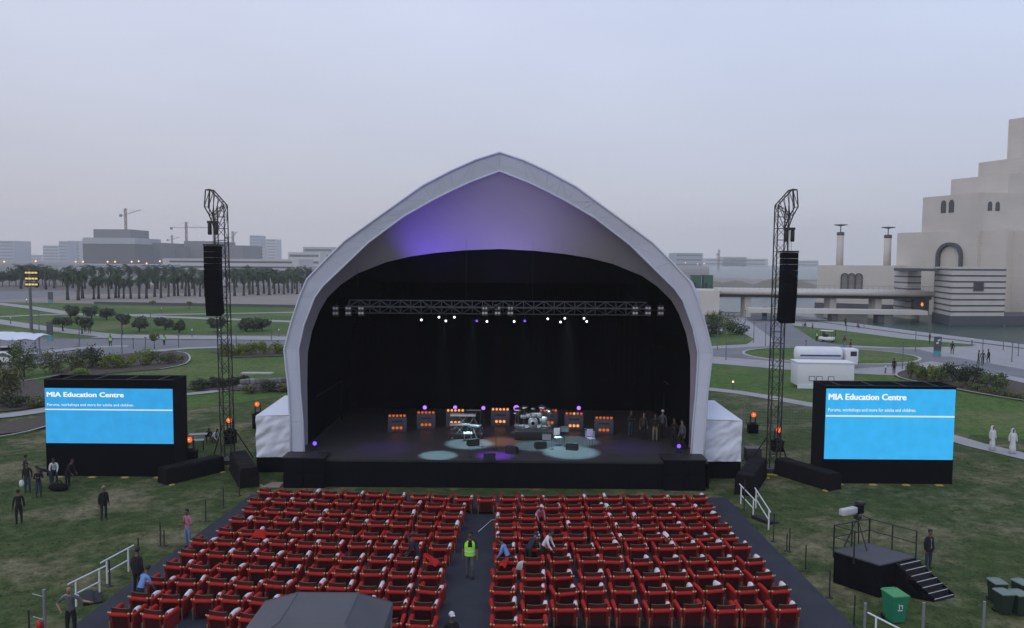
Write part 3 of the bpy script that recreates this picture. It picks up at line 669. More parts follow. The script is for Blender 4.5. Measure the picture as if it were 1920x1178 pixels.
# ------------------------------------------------------------------ stone museum, bridge
def quadblock(mb, P0, P1, P2, z0, z1, mi=0):
    P3 = P1 + P2 - P0
    mb.prism([tuple(P0[:2]), tuple(P1[:2]), tuple(P3[:2]), tuple(P2[:2])], z0, z1, mi)
mus = empty('museum_building', tuple(G(1787, 607)), 0, 'stepped limestone building with arched windows rising from the water', 'building')
MO = Vector(mus.location)
def mpart(mb, name, m, parent=None):
    mb.v = [(v[0] - MO.x, v[1] - MO.y, v[2] - MO.z) for v in mb.v]; return mb.build(name, m, parent or mus)
def blk(near, left, right, pyz, z0=-0.2, name='block', m=None, m2=None):
    """near/left/right: (px, distance); pyz: (px,py) of the top at the near corner"""
    P0, P1, P2 = (V(a, 480, d) for a, d in (near, left, right))
    z1 = V(near[0], pyz, near[1]).z
    mb = MB(); quadblock(mb, P0, P1, P2, z0, z1); o = mpart(mb, name, m or M_lime)
    return o, P0, P1, P2, z1
bE = blk((1886, 186), (1681, 211), (2010, 189), 431)
bD = blk((1832, 191), (1726, 207), (1960, 196), 361)
bC = blk((1884, 197), (1777, 213), (2030, 203), 325)
bB = blk((1935, 201), (1827, 217), (2060, 206), 291)
bA = blk((1990, 208), (1879, 221), (2100, 213), 208)
# chamfer face of the right corner is the darker return: build a second tall wing nearer the frame edge
bW = blk((1936, 182), (1889, 187.5), (2060, 184), 432)
# low wing with three arches, striped pavilion, dark plinths
zw = V(1600, 498, 214).z
Pw0, Pw1 = V(1700, 500, 206), V(1533, 500, 217)
mb = MB(); dirw = (Pw1 - Pw0).normalized(); nrm = Vector((dirw.y, -dirw.x, 0));
nrm = nrm if nrm.y > 0 else -nrm
mb.prism([tuple(Pw0[:2]), tuple(Pw1[:2]), tuple((Pw1 + nrm * 30)[:2]), tuple((Pw0 + nrm * 30)[:2])], 2.2, zw); mpart(mb, 'low_wing', M_lime)
mb = MB(); q0, q1 = Pw0 - nrm * 0.4, Pw1 - nrm * 0.4 + dirw * 0.4
mb.prism([tuple(q0[:2]), tuple(q1[:2]), tuple((q1 + nrm * 31)[:2]), tuple((q0 + nrm * 31)[:2])], -0.2, 2.2); mpart(mb, 'plinth', M_granite)
def arch_poly(w, h, n=10, pointed=0.0):
    r = w / 2; pts = [(-r, 0), (r, 0), (r, h - r)]
    for i in range(1, n): t = math.pi * i / n; pts.append((r * math.cos(t), h - r + (r * math.sin(t)) * (1 + pointed)))
    pts.append((-r, h - r)); return pts
def on_wall(A, B, t, z, pts, depth, off, name, m, parent=None):
    """extrude a 2-D outline off the wall line A->B"""
    A, B = Vector((A.x, A.y, 0)), Vector((B.x, B.y, 0)); a = (B - A).normalized(); n = Vector((a.y, -a.x, 0))
    if n.dot(Vector((0, 0, 0)) - A) < 0: n = -n
    c = A.lerp(B, t) + Vector((0, 0, z)); k = len(pts); mb = MB()
    vs_ = [c + a * x + Vector((0, 0, y)) + n * (off + depth) for x, y in pts] + [c + a * x + Vector((0, 0, y)) + n * off for x, y in pts]
    mb.add(vs_, [tuple(range(k)), tuple(range(2 * k - 1, k - 1, -1))] + [(i, k + i, k + (i + 1) % k, (i + 1) % k) for i in range(k)])
    return mpart(mb, name, m, parent)
def ring_on_wall(A, B, t, z, w, h, th, depth, name, m):
    o_ = arch_poly(w, h, 14); i_ = [(x * (w - 2 * th) / w, y if y == 0 else y - th if y > h - w / 2 else y) for x, y in o_]
    A, B = Vector((A.x, A.y, 0)), Vector((B.x, B.y, 0)); a = (B - A).normalized(); n = Vector((a.y, -a.x, 0))
    if n.dot(-A) < 0: n = -n
    c = A.lerp(B, t) + Vector((0, 0, z)); mb = MB(); k = len(o_)
    o_ = o_[1:] + o_[:1]; i_ = i_[1:] + i_[:1]
    f = lambda p, d: c + a * p[0] + Vector((0, 0, p[1])) + n * d
    vs_ = [f(p, depth) for p in o_] + [f(p, depth) for p in i_] + [f(p, 0) for p in o_] + [f(p, 0) for p in i_]
    fs = []
    for j in range(k - 1): fs += [(j, j + 1, k + j + 1, k + j), (j, 2 * k + j, 2 * k + j + 1, j + 1), (k + j, k + j + 1, 3 * k + j + 1, 3 * k + j)]
    mb.add(vs_, fs); return mpart(mb, name, m)
M_c0 = mat('arch_screen', (0.22, 0.205, 0.19), 0.8, scale=1)
for t in (0.52, 0.60, 0.68):
    ring_on_wall(Pw0, Pw1, t, 5.7, 2.0, 4.6, 0.32, 0.25, 'arch_surround', M_granite)
    on_wall(Pw0, Pw1, t, 5.7, arch_poly(1.35, 4.2), 0.05, 0.02, 'arch_window', M_c0)
# big arch on the main wall
ring_on_wall(bE[1], bE[2], 0.47, 4, 6.6, 14.2, 0.6, 1.2, 'great_arch', M_granite)
on_wall(bE[1], bE[2], 0.47, 4, arch_poly(5.3, 13.4, 14), 0.06, 0.02, 'arch_infill', M_lime)
# windows
for t in (0.47, 0.61): on_wall(bD[1], bD[2], t, V(1775, 399, 199).z, arch_poly(1.55, 2.9, 10, 0.35), 0.08, 0.01, 'window', M_glassdk)
for t in (0.15, 0.26): on_wall(bD[1], bD[3], t, V(1857, 396, 193).z, arch_poly(1.2, 2.0, 10, 0.35), 0.08, 0.01, 'window', M_glassdk)
on_wall(bA[1], bA[2], 0.10, V(1910, 286, 215).z, [(-9, 0), (9, 0), (7, 2.6), (4, 4.2), (0, 5.0), (-4, 4.2), (-7, 2.6)], 0.1, 0.02, 'crescent_opening', M_granite)
# striped pavilion: courses of pale stone, dark bands proud
S0, S1, S2 = V(1787, 500, 168), V(1754, 500, 181), V(1887, 500, 169.5)
zs0, zs1 = 2.0, V(1787, 501, 168).z
mb = MB(); quadblock(mb, S0, S1, S2, zs0, zs1); mpart(mb, 'pavilion', M_limew)
e1, e2 = (S1 - S0).normalized(), (S2 - S0).normalized()
mb = MB(); quadblock(mb, S0 - e1 * 0.35 - e2 * 0.35, S1 - e2 * 0.35, S2 - e1 * 0.35 + e2 * 40, -0.2, zs0 - 0.003); mpart(mb, 'plinth', M_granite)
for k in range(8):
    z = zs0 + 0.75 + k * (zs1 - zs0 - 1.2) / 7.2
    mb = MB(); quadblock(mb, S0 - e1 * 0.06 - e2 * 0.06, S1 - e2 * 0.06, S2 - e1 * 0.06 + e2 * 0.06, z, z + 0.33); mpart(mb, 'stone_band', M_granite)
on_wall(S0, S2, 0.49, V(1837, 546, 168.7).z, [(-1.15, 0), (1.15, 0), (1.15, 2.1), (-1.15, 2.1)], 0.12, 0.06, 'window', M_granite)
on_wall(S0, S2, 0.49, V(1837, 546, 168.7).z + 0.25, [(-0.85, 0), (0.85, 0), (0.85, 1.6), (-0.85, 1.6)], 0.05, 0.185, 'window_pane', M_glassdk)
# entrance block with flat dark canopy
T0, T1, T2 = V(1703, 500, 186), V(1678, 500, 194), V(1728, 500, 186.5)
zt1 = V(1703, 498, 186).z
mb = MB(); quadblock(mb, T0, T1, T2, -0.2, zt1); mpart(mb, 'entrance_block', M_limew)
for k in range(7):
    z = 2.6 + k * (zt1 - 3.2) / 6.5; mb = MB(); ea, eb = (T1 - T0).normalized(), (T2 - T0).normalized()
    quadblock(mb, T0 - ea * 0.06 - eb * 0.06, T1 - eb * 0.06, T2 - ea * 0.06 + eb * 0.06, z, z + 0.3); mpart(mb, 'stone_band', M_granite)
zc = V(1715, 508, 180).z
mb = MB(); c0, c1, c2, c3 = V(1757, 508, 172), V(1676, 505, 184), V(1676, 505, 192), V(1757, 505, 182)
mb.prism([tuple(c[:2]) for c in (c0, c1, c2, c3)], zc, zc + 0.55); mpart(mb, 'entrance_canopy', M_granite)
dr = MB(); a_, b_ = V(1714, 570, 184), V(1742, 570, 179.5)
dr.prism([(a_.x, a_.y), (b_.x, b_.y), (b_.x + 1, b_.y + 5), (a_.x + 1, a_.y + 5)], 1.5, 5.4); mpart(dr, 'doorway', M_glassdk)
dr = MB(); a_ = V(1729, 571, 179); dr.ball((a_.x, a_.y, a_.z), 0.38, 10, 0, (0.8, 0.5, 1.2)); mpart(dr, 'door_lantern', emat('door_glow', (1.0, 0.42, 0.06), 0.9))
# round light towers on the low wing
for px, d, pt in ((1575, 222, 436), (1664, 218, 441)):
    c = V(px, 470, d); zt = V(px, pt, d).z; r = 0.95
    mb = MB(); mb.lathe([(r, zw - 1), (r * 0.93, zt)], (c.x, c.y, 0), 16); tw = mpart(mb, 'round_tower', M_lime)
    mb = MB(); mb.lathe([(r * 0.99, zt - 0.8), (r * 1.04, zt - 0.75), (r * 1.04, zt), (r * 0.8, zt + 0.1)], (c.x, c.y, 0), 16)
    mb.tube((c.x, c.y, zt), (c.x, c.y, zt + 2.1), 0.14, n=8); mb.lathe([(0.2, zt + 1.7), (1.75, zt + 2.0), (1.8, zt + 2.15), (0.3, zt + 2.25)], (c.x, c.y, 0), 16)
    o = mpart(mb, 'tower_reflector', M_granite)
# footbridge
br = empty('footbridge', tuple(G(1400, 590)), 0, 'long pale footbridge on piers crossing the water', 'bridge'); BO = Vector(br.location)
def bpart(mb, name, m): mb.v = [(v[0] - BO.x, v[1] - BO.y, v[2] - BO.z) for v in mb.v]; return mb.build(name, m, br)
A_, B_ = V(1345, 548, 188), V(1752, 548, 181); zdk = V(1400, 542, 187).z
ab = (B_ - A_).normalized(); nb = Vector((-ab.y, ab.x, 0))
def slab(a, b, w, z0, z1): return [tuple((a)[:2]), tuple((b)[:2]), tuple((b + nb * w)[:2]), tuple((a + nb * w)[:2])]
mb = MB(); mb.prism(slab(A_, B_, 9, 0, 0), zdk - 0.9, zdk); bpart(mb, 'deck', M_limew)
mb = MB(); mb.path([A_ - nb * 0.1 + Vector((0, 0, zdk - 0.7 - A_.z)), B_ - nb * 0.1 + Vector((0, 0, zdk - 0.7 - B_.z))], 0.62, 12); bpart(mb, 'edge_beam', M_limew)
mb = MB(); mb.prism(slab(A_ + nb * 1.5, B_ + nb * 1.5, 6, 0, 0), zdk - 2.0, zdk - 0.9); bpart(mb, 'shade_girder', M_granite)  # dark stone colour stands for the shadow under the deck
mb = MB()
for k in range(41):
    p = A_.lerp(B_, k / 40); mb.tube((p.x, p.y, zdk), (p.x, p.y, zdk + 1.0), 0.035, n=4)
mb.tube((A_.x, A_.y, zdk + 1.0), (B_.x, B_.y, zdk + 1.0), 0.05, n=4); bpart(mb, 'railing', M_steel)
for px in (1405, 1568, 1653):
    t = (px - 1345) / 407; p = A_.lerp(B_, t) + nb * 3.5; mb = MB(); mb.box((p.x, p.y, (zdk - 2.0) / 2 - 0.3), (1.5, 3.5, zdk - 1.4)); bpart(mb, 'pier', M_limew)
A2, B2 = V(1405, 585, 176), V(1740, 584, 172); z2 = V(1570, 581, 174).z
mb = MB(); mb.prism(slab(A2, B2, 5, 0, 0), z2 - 0.9, z2); bpart(mb, 'lower_deck', M_limew)
for px in (1568, 1655):
    p = A2.lerp(B2, (px - 1405) / 335) + nb * 2; mb = MB(); mb.box((p.x, p.y, (z2 - 1.0) / 2 - 0.1), (1.3, 2.5, z2 - 0.75)); bpart(mb, 'lower_pier', M_granite)
mb = MB(); a_, b_ = V(1300, 560, 185), V(1349, 560, 184); mb.prism([(a_.x, a_.y), (b_.x, b_.y), (b_.x + 3, b_.y + 14), (a_.x + 3, a_.y + 14)], 0, V(1330, 545, 185).z); bpart(mb, 'abutment', M_lime)

# ------------------------------------------------------------------ far city
def bldmat(name, c): return mat(name, c, 0.85, c2=tuple(x * 0.9 for x in c), scale=0.05, detail=6, spec=0.2)
M_c = [bldmat('far_grey', (0.17, 0.165, 0.17)), bldmat('far_pale', (0.40, 0.41, 0.42)), bldmat('far_dark', (0.10, 0.10, 0.098)), bldmat('far_white', (0.55, 0.54, 0.52)), bldmat('far_blue', (0.25, 0.30, 0.34))]
def building(px0, px1, pyt, d, mi, lab, name='building', dep=30, win=True, parts=None, base=None):
    d = min(d * 1.75, 2600); dep *= 1.6
    a, b = V(px0, pyt, d), V(px1, pyt, d); w = b.x - a.x; h = a.z; c = (a + b) / 2
    e = empty(name, (c.x, d, 0), 0, lab, 'building')
    MB().box((0, dep / 2, h / 2), (w, dep, h)).build('wall', M_c[mi], e)
    MB().box((0, dep / 2, h + 0.4), (w + 0.6, dep + 0.6, 0.8)).build('roof', M_c[mi], e)
    if win:
        nf = max(2, int(h / 9)); 
        for k in range(nf):
            MB().box((0, -0.1, h * (k + 0.55) / nf), (w * 0.9, 0.3, h / nf * 0.35)).build('window', M_glassdk, e)
    if parts: parts(e, w, h, dep)
    return e
def mainb(e, w, h, dep):
    k = w / 98.0
    MB().box((0, dep / 2, h + 4.9), (w + 0.2, dep, 8.2)).build('parapet', M_c[1], e)
    MB().box((-2 * k, dep / 2, h + 15), (70 * k, dep * 0.7, 11.5)).build('upper_block', M_c[0], e)
building(155, 253, 458, 620, 2, 'big dark grey block with pale parapet and boxy top beyond the palms', dep=50, win=False, parts=mainb)
building(253, 300, 456, 650, 0, 'plain grey hall adjoining the big dark block', dep=60, win=False)
building(300, 345, 463, 680, 0, 'low grey hall between plain hall and crane', dep=60, win=False)
building(345, 400, 453, 690, 0, 'grey hall under the middle crane', dep=60, win=False)
building(398, 455, 461, 700, 0, 'grey hall behind the hanging speakers', dep=60, win=False)
building(305, 560, 486, 500, 3, 'long low white building with lights in front of the grey halls', dep=40)
building(110, 300, 497, 380, 1, 'long low pale shed right behind the palm tops', dep=25, win=False)
building(-15, 26, 452, 1300, 4, 'hazy glass tower at the frame edge', dep=50)
building(80, 110, 461, 1400, 1, 'hazy pale apartment block', dep=50)
building(110, 126, 453, 1350, 4, 'hazy slim dark tower beside two pale blocks', dep=50)
building(126, 148, 452, 1380, 1, 'hazy pale office block next to slim tower', dep=50)
building(26, 80, 478, 1500, 1, 'hazy low block between the far towers', dep=50)
building(468, 487, 442, 1500, 4, 'hazy tall tower between line array and arch', dep=40)
building(498, 517, 449, 1550, 1, 'hazy shorter tower close to the arch', dep=40)
building(488, 497, 462, 1600, 1, 'hazy low block between two far towers', dep=40)
building(568, 625, 464, 900, 1, 'pale hazy block touching the arch edge', dep=40)
building(540, 600, 474, 800, 3, 'low white building near the arch edge', dep=30)
building(1266, 1318, 475, 1100, 4, 'hazy blue-grey box building across the bay', dep=50)
building(1318, 1440, 485, 1500, 1, 'long hazy low waterfront building across the bay', dep=50)
building(1355, 1400, 482, 1700, 1, 'hazy block behind the long waterfront building', dep=50)
building(1490, 1535, 489, 1700, 1, 'hazy low block beside the low stone wing', dep=50)
# cranes
M_crane = mat('crane_steel', (0.22, 0.12, 0.09), 0.7, scale=0.1)
def crane(px, pyt, d, arm, back, lab, lift=0.0):
    d *= 1.75; arm *= 1.75; back *= 1.75; lift *= 1.75
    b = V(px, 470, d); h = V(px, pyt, d).z; e = empty('tower_crane', (b.x, d, 0), 0, lab, 'crane')
    mb = MB(); ch = lattice(mb, (0, 0, 0), (0, 0, h), 2.4, 0.45, 5.0)
    for a, c in ch: mb.tube(a, c, 0.34, n=4)
    mb.build('mast', M_crane, e)
    zj = h - 9
    mb = MB(); mb.tube((0, 0, zj), (arm, 0, zj + lift), 0.55, 0.3, n=4); mb.tube((0, 0, zj + 1.6), (arm * 0.98, 0, zj + lift + 0.4), 0.25, n=4); mb.build('jib', M_crane, e)
    mb = MB(); mb.tube((0, 0, zj), (-back, 0, zj - lift * 0.15), 0.5, n=4); mb.build('counter_jib', M_crane, e)
    mb = MB(); mb.box((-back, 0, zj - 1.2), (math.copysign(3.5, back), 2, 3.5)); mb.build('counterweight', M_c[0], e)
    mb = MB(); mb.tube((0, 0, h), (arm * 0.7, 0, zj + lift * 0.7), 0.12, n=4); mb.tube((0, 0, h), (-back, 0, zj), 0.12, n=4); mb.build('tie_rod', M_crane, e)
crane(237, 391, 660, 13, 4, 'red-brown tower crane behind the big dark block', 4)
crane(350, 416, 700, 22, 13, 'tower crane with long jib above the grey halls', 0)
crane(437, 434, 720, 4, 6, 'small crane right behind the speaker tower', 5)
crane(323, 441, 900, 9, 5, 'thin distant crane beside the middle hall', 3)
crane(1348, 468, 900, 2, 1.5, 'thin crane across the bay near the mounds', 3)
# strings of lit lamps along the far road: real lamps on poles
lampm = emat('street_glow', (1.0, 0.55, 0.22), 2.2)
M_pole = mat('pole_paint', (0.13, 0.135, 0.145), 0.6, scale=3)
i_ = 0
for px, py in ((8, 491), (67, 490), (142, 491), (156, 491), (202, 491), (216, 491), (247, 491), (260, 490), (275, 494), (300, 490), (312, 491), (344, 491), (358, 491), (520, 492), (545, 490), (1285, 493), (1308, 495), (1320, 494)):
    d = 930 if px < 600 else 1500; p = V(px, py, d); e = empty('street_lamp', (p.x, d, 0), 0, 'distant lit street lamp, %s along the far shore road' % ordn(i_), 'lamp', 'lit lamps on the far road')
    MB().tube((0, 0, 0), (0, 0, p.z), 0.12, 0.08, n=5).build('pole', M_pole, e); MB().ball((0, -0.2, p.z), 0.95, 8).build('lamp_head', lampm, e); i_ += 1
# spoil mounds across the water
rnd = random.Random(3)
def mound(px, py, d, w, h, lab):
    c = V(px, py, d); n = 20; m_ = 7; vs_ = []; mb = MB()
    for j in range(m_ + 1):
        for i in range(n):
            t = 2 * math.pi * i / n; r = (1 - j / m_) ** 0.8; k = 1 + 0.12 * rnd.uniform(-1, 1)
            vs_.append((math.cos(t) * w / 2 * r * k, math.sin(t) * w / 3 * r * k, h * (j / m_) ** 0.9))
    mb.add(vs_, [(j * n + i, j * n + (i + 1) % n, (j + 1) * n + (i + 1) % n, (j + 1) * n + i) for j in range(m_) for i in range(n)], 0, True)
    o = mb.build('spoil_mound', mat('spoil_earth', (0.16, 0.155, 0.12), 0.95, c2=(0.22, 0.19, 0.15), scale=0.1), None, (c.x, d, 0)); tag(o, lab, 'mound')
mound(1470, 530, 330, 42, 7.2, 'large grey-green spoil mound beyond the bridge'); mound(1380, 532, 350, 34, 5.0, 'lower stony spoil mound behind the bridge end'); mound(1340, 532, 370, 26, 4.2, 'small spoil mound next to green site cabins')
sheet('spit', gp([(1300, 560), (1300, 524), (1345, 521), (1535, 528), (1535, 546)]), 0.08, M_sand, 'gravel spit of land behind the bridge')
for k, (px, lab) in enumerate(((1306, 'green site cabin next to the arch edge'), (1328, 'green site cabin nearer the spoil mounds'))):
    a = V(px, 543, 260); e = empty('site_cabin', (a.x, 260, 0), 0, lab, 'cabin', 'green site cabins'); h = V(px, 517, 260).z
    MB().box((0, 1.5, h / 2), (3.0, 3, h)).build('body', mat('green_cabin', (0.05, 0.14, 0.10), 0.7), e); MB().box((0, 1.5, h + 0.1), (3.2, 3.2, 0.2)).build('roof', M_pole, e)
    MB().box((0.6, -0.03, h * 0.35), (0.9, 0.06, h * 0.6)).build('door', mat('green_door', (0.035, 0.10, 0.075), 0.7), e); MB().box((-0.7, -0.03, h * 0.6), (0.9, 0.06, h * 0.25)).build('window', M_glassdk, e)

# ------------------------------------------------------------------ vegetation
M_trunk = mat('palm_bark', (0.075, 0.06, 0.05), 0.95, c2=(0.045, 0.038, 0.032), scale=4, bump=0.5)
def leafmat(name, c, c2, sc=0.6): return mat(name, c, 0.75, c2=c2, scale=sc, detail=3, spec=0.2, contrast=0.35)
M_frond = leafmat('palm_frond', (0.032, 0.056, 0.026), (0.06, 0.084, 0.04))
M_leaf = leafmat('tree_leaf', (0.040, 0.058, 0.036), (0.075, 0.092, 0.056))
M_leafg = leafmat('shrub_leaf', (0.065, 0.10, 0.032), (0.11, 0.14, 0.05))
M_leafy = leafmat('yellow_leaf', (0.19, 0.22, 0.035), (0.12, 0.165, 0.03))
M_leafo = leafmat('olive_leaf', (0.14, 0.135, 0.055), (0.10, 0.11, 0.05))
M_leafd = leafmat('dark_leaf', (0.026, 0.038, 0.022), (0.05, 0.066, 0.034))
def palm_crown(seed, rad=2.9):
    rn = random.Random(seed); mb = MB()
    for k in range(46):
        az = rn.uniform(0, 2 * math.pi); el = rn.uniform(-0.75, 1.25); L_ = rad * rn.uniform(0.8, 1.1); seg = 6
        d = Vector((math.cos(az), math.sin(az), 0)); side = Vector((-d.y, d.x, 0)); p = Vector((0, 0, 0)); e = el; pts = []
        for s_ in range(seg + 1):
            pts.append(p.copy()); p = p + (d * math.cos(e) + Vector((0, 0, 1)) * math.sin(e)) * L_ / seg; e -= 0.28
        for s_ in range(seg):
            w0 = 0.32 * math.sin(math.pi * (s_ + 0.6) / (seg + 0.8)) + 0.04; w1 = 0.32 * math.sin(math.pi * (s_ + 1.2) / (seg + 0.8)) + 0.02
            a, b = pts[s_], pts[s_ + 1]; dn = Vector((0, 0, -0.18))
            for sg in (-1, 1):
                q = a.lerp(b, 0.5); mb.add([a, a.lerp(b, 0.7), b + side * sg * w1 * 1.2 + dn * 1.1, a.lerp(b, 0.35) + side * sg * w0 + dn], [(0, 1, 2, 3)])
    return mb
palms = []
for v_ in range(4):
    e = empty('palm_tree', (0, -200, -50), 0, 'x', 'tree', 'rows of date palms by the bay')
    rn = random.Random(v_); H_ = 6.6
    MB().path([(0, 0, 0), (0.05, 0, 1.5), (rn.uniform(-.2, .2), 0.1, 4), (rn.uniform(-.3, .3), 0.1, H_)], [0.48, 0.36, 0.33, 0.30], 8).build('trunk', M_trunk, e)
    c = palm_crown(v_ + 10).build('crown', M_frond, e); c.location = (0, 0, H_)
    palms.append((e, tree_of(e)))
xs = [127, 147, 155, 176, 185, 204, 217, 223, 232, 245, 261, 275, 290, 302, 316, 327, 334, 348, 355, 365, 375, 385, 393, 440, 457, 468, 474, 484, 495, 505, 515, 523, 532, 540, 548, 557, 566, 575]
rn = random.Random(5)
for i, px in enumerate(xs):
    yb = 563 - (px - 127) * 0.028 + rn.uniform(-2, 1.5); p = G(px, yb); v = palms[i % 4]
    copy_tree(v[0], v[1], p, rn.uniform(0, 6), 'date palm, %s along the front palm row counted from the road' % ordn(i), None, rn.uniform(0.84, 1.16))
xs2 = [35 + 17.2 * k for k in range(31)]
for i, px in enumerate(xs2):
    yb = 541 + rn.uniform(-3, 2.0); p = G(px + rn.uniform(-5, 5), yb); v = palms[(i + 1) % 4]
    copy_tree(v[0], v[1], p, rn.uniform(0, 6), 'date palm, %s along the hazier rear palm row counted from the floodlight mast' % ordn(i), None, rn.uniform(1.0, 1.3))
for e, t in palms:
    for p_, s_ in t: bpy.data.objects.remove(p_)
    bpy.data.objects.remove(e)
# crowns of leaf-sized faces
def crown(seed, rx, ry, rz, n, leaf, shell=0.55, lumps=7):
    rn = random.Random(seed); mb = MB(); L = []
    for k in range(lumps):
        t = rn.uniform(0, 6.28); u = rn.uniform(-0.6, 0.8); q = math.sqrt(max(0, 1 - u * u)) * rn.uniform(0.35, 0.75); L.append((Vector((math.cos(t) * q, math.sin(t) * q, u * 0.6)), rn.uniform(0.38, 0.62)))
    for k in range(n):
        c, r = L[k % lumps]; d = Vector((rn.gauss(0, 1), rn.gauss(0, 1), rn.gauss(0, 1))).normalized(); p = c + d * r * rn.uniform(shell, 1.05)
        p = Vector((p.x * rx, p.y * ry, p.z * rz)); a = Vector((rn.gauss(0, 1), rn.gauss(0, 1), rn.gauss(0, 1))).normalized(); b = (d.cross(a) + a * 0.3).normalized(); s_ = leaf * rn.uniform(0.6, 1.3)
        mb.add([p - a * s_, p + b * s_ * 0.55, p + a * s_, p - b * s_ * 0.55], [(0, 1, 2, 3)])
    return mb
def tree(name, base, H_, rx, rz, m, lab, seed, n=500, leaf=0.22, trunk=0.1, group=None, cat='tree', ry=None):
    e = empty(name, base, 0, lab, cat, group); zc = H_ - rz * 0.95; rn = random.Random(seed)
    mb = MB(); mb.path([(0, 0, 0), (rn.uniform(-.05, .05), 0, zc * 0.5), (rn.uniform(-.1, .1), 0, zc)], [trunk, trunk * 0.8, trunk * 0.6], 7)
    for k in range(4):
        t = k * 1.57 + rn.uniform(-.4, .4); mb.tube((0, 0, zc * 0.75), (math.cos(t) * rx * 0.5, math.sin(t) * rx * 0.5, zc + rz * 0.3), trunk * 0.5, trunk * 0.2, n=5)
    mb.build('trunk', M_trunk, e); c = crown(seed, rx, ry or rx, rz, n, leaf).build('crown', m, e); c.location = (0, 0, zc)
    return e
small = [(132, 583, 598), (172, 584, 599), (200, 586, 600), (118, 605, 622), (154, 606, 627), (229, 600, 629), (261, 606, 623), (310, 604, 619), (336, 611, 625), (408, 606, 622), (462, 609, 622), (492, 609, 621), (476, 608, 620)]
for i, (px, pc, pb) in enumerate(small):
    b = G(px, pb); s_ = b.y / 1500; H_ = (pb - pc) * s_ + 13 * s_; rr = (15 if i != 8 else 11) * s_
    tree('round_tree', tuple(b), H_, rr * 1.12, 13 * s_, M_leaf, 'small round dark tree on the park lawn, %s of thirteen counted from the parking shade' % ORD[sorted(small).index(small[i])], 40 + i, 1500, 0.2, 0.14, 'small round trees on the park lawn')
for i, (px, pt, pb, w, m, lab) in enumerate(((285, 562, 575, 12, M_leafo, 'thin pale young tree below the plaza edge, nearer the round trees'), (355, 565, 580, 14, M_leafo, 'thin pale young tree below the plaza edge, nearer the line array'), (290, 622, 655, 14, M_leafo, 'sparse young tree by the road beside the guard'))):
    b = G(px, pb); s_ = b.y / 1500; tree('young_tree', tuple(b), (pb - pt) * s_, w * s_ * 0.6, (pb - pt) * s_ * 0.33, m, lab, 70 + i, 160, 0.2, 0.06)
# dark belt of trees behind the parking road
rn = random.Random(9)
for i in range(14):
    px = -20 + i * 12.5; b = G(px, 536 + rn.uniform(-2, 2)); H_ = rn.uniform(6.5, 10)
    tree('belt_tree', tuple(b), H_, rn.uniform(4, 5.5), H_ * 0.42, M_leafd, 'dark bushy tree, %s in the belt behind the floodlight mast' % ORD[i], 90 + i, 420, 0.6, 0.2, 'belt of dark trees behind the far road')
for i in range(12):
    px = 440 + i * 13; b = G(px, 527 + rn.uniform(-1.5, 1.5)); H_ = rn.uniform(6, 9)
    tree('belt_tree', tuple(b), H_, rn.uniform(4.5, 6), H_ * 0.42, M_leafd, 'dark hazy tree, %s in the belt between tower and arch' % ORD[i], 120 + i, 320, 0.7, 0.2, 'belt of hazy trees behind the palms')
# shrubs
def shrub(px, py, w, h, m, lab, seed, n=420, leaf=0.1, group=None, ry=None, name='shrub'):
    b = G(px, py); s_ = b.y / 1500; rx = w * s_ / 2; H_ = h * s_
    e = empty(name, tuple(b), 0, lab, 'shrub', group)
    c = crown(seed, rx * 1.25, (ry or rx), H_ * 0.70, int(n * 1.8), leaf, 0.3, 9).build('foliage', m, e); c.location = (0, 0, H_ * 0.5)
    mb = MB()
    rn_ = random.Random(seed)
    for k in range(5): mb.tube((rn_.uniform(-.15, .15), rn_.uniform(-.15, .15), 0), (rn_.uniform(-.6, .6) * rx, rn_.uniform(-.3, .3) * rx, H_ * 0.6), 0.03, 0.012, n=4)
    mb.build('stem', M_trunk, e); return e
shrub(45, 708, 55, 72, M_leafg, 'tall loose green shrub between cars and video screen', 201, 700, 0.16)
shrub(12, 755, 70, 78, M_leafo, 'big brownish shrub at the frame edge above the footpath', 202, 900, 0.15)
shrub(75, 762, 60, 20, M_leafo, 'low brown ground shrub beside the video screen', 203, 400, 0.12)
shrub(22, 765, 60, 24, M_leafd, 'low dark ground shrub below the big brownish shrub', 204, 400, 0.12)
shrub(100, 700, 45, 42, M_leafo, 'olive brown shrub at the tip of the kidney bed', 205, 500, 0.14)
shrub(135, 695, 55, 36, M_leafo, 'olive brown shrub next to the dark one in the kidney bed', 206, 500, 0.14)
shrub(172, 690, 50, 40, M_leafd, 'dark green shrub in the kidney bed', 207, 700, 0.14)
shrub(205, 692, 36, 26, M_leafy, 'yellow-green shrub beside the dark one in the kidney bed', 208, 500, 0.12)
shrub(235, 690, 44, 32, M_leafy, 'brightest yellow-green shrub in the kidney bed', 209, 600, 0.12)
shrub(268, 686, 40, 30, M_leafy, 'yellow-green shrub in the middle of the kidney bed', 210, 500, 0.12)
shrub(298, 684, 36, 24, M_leafg, 'green shrub towards the kerb end of the kidney bed', 211, 450, 0.12)
shrub(328, 682, 36, 20, M_leafo, 'brown shrub at the kerb end of the kidney bed', 212, 400, 0.12)
shrub(150, 705, 40, 16, M_leafy, 'low yellow shrub at the front of the kidney bed', 213, 400, 0.1)
for i, (px, py) in enumerate(((425, 668), (447, 667), (470, 666), (495, 665), (518, 664))): shrub(px, py, 30, 24, M_leafy, 'yellow hedge shrub, %s of five from the tower towards the arch' % ORD[i], 220 + i, 450, 0.13, 'yellow hedge shrubs')
for i, (px, py) in enumerate(((375, 731), (400, 728), (425, 726), (452, 722))): shrub(px, py, 32, 20, M_leafd, 'low dark hedge shrub, %s of four beginning beside the screen' % ORD[i], 230 + i, 450, 0.1, 'low dark hedge shrubs')
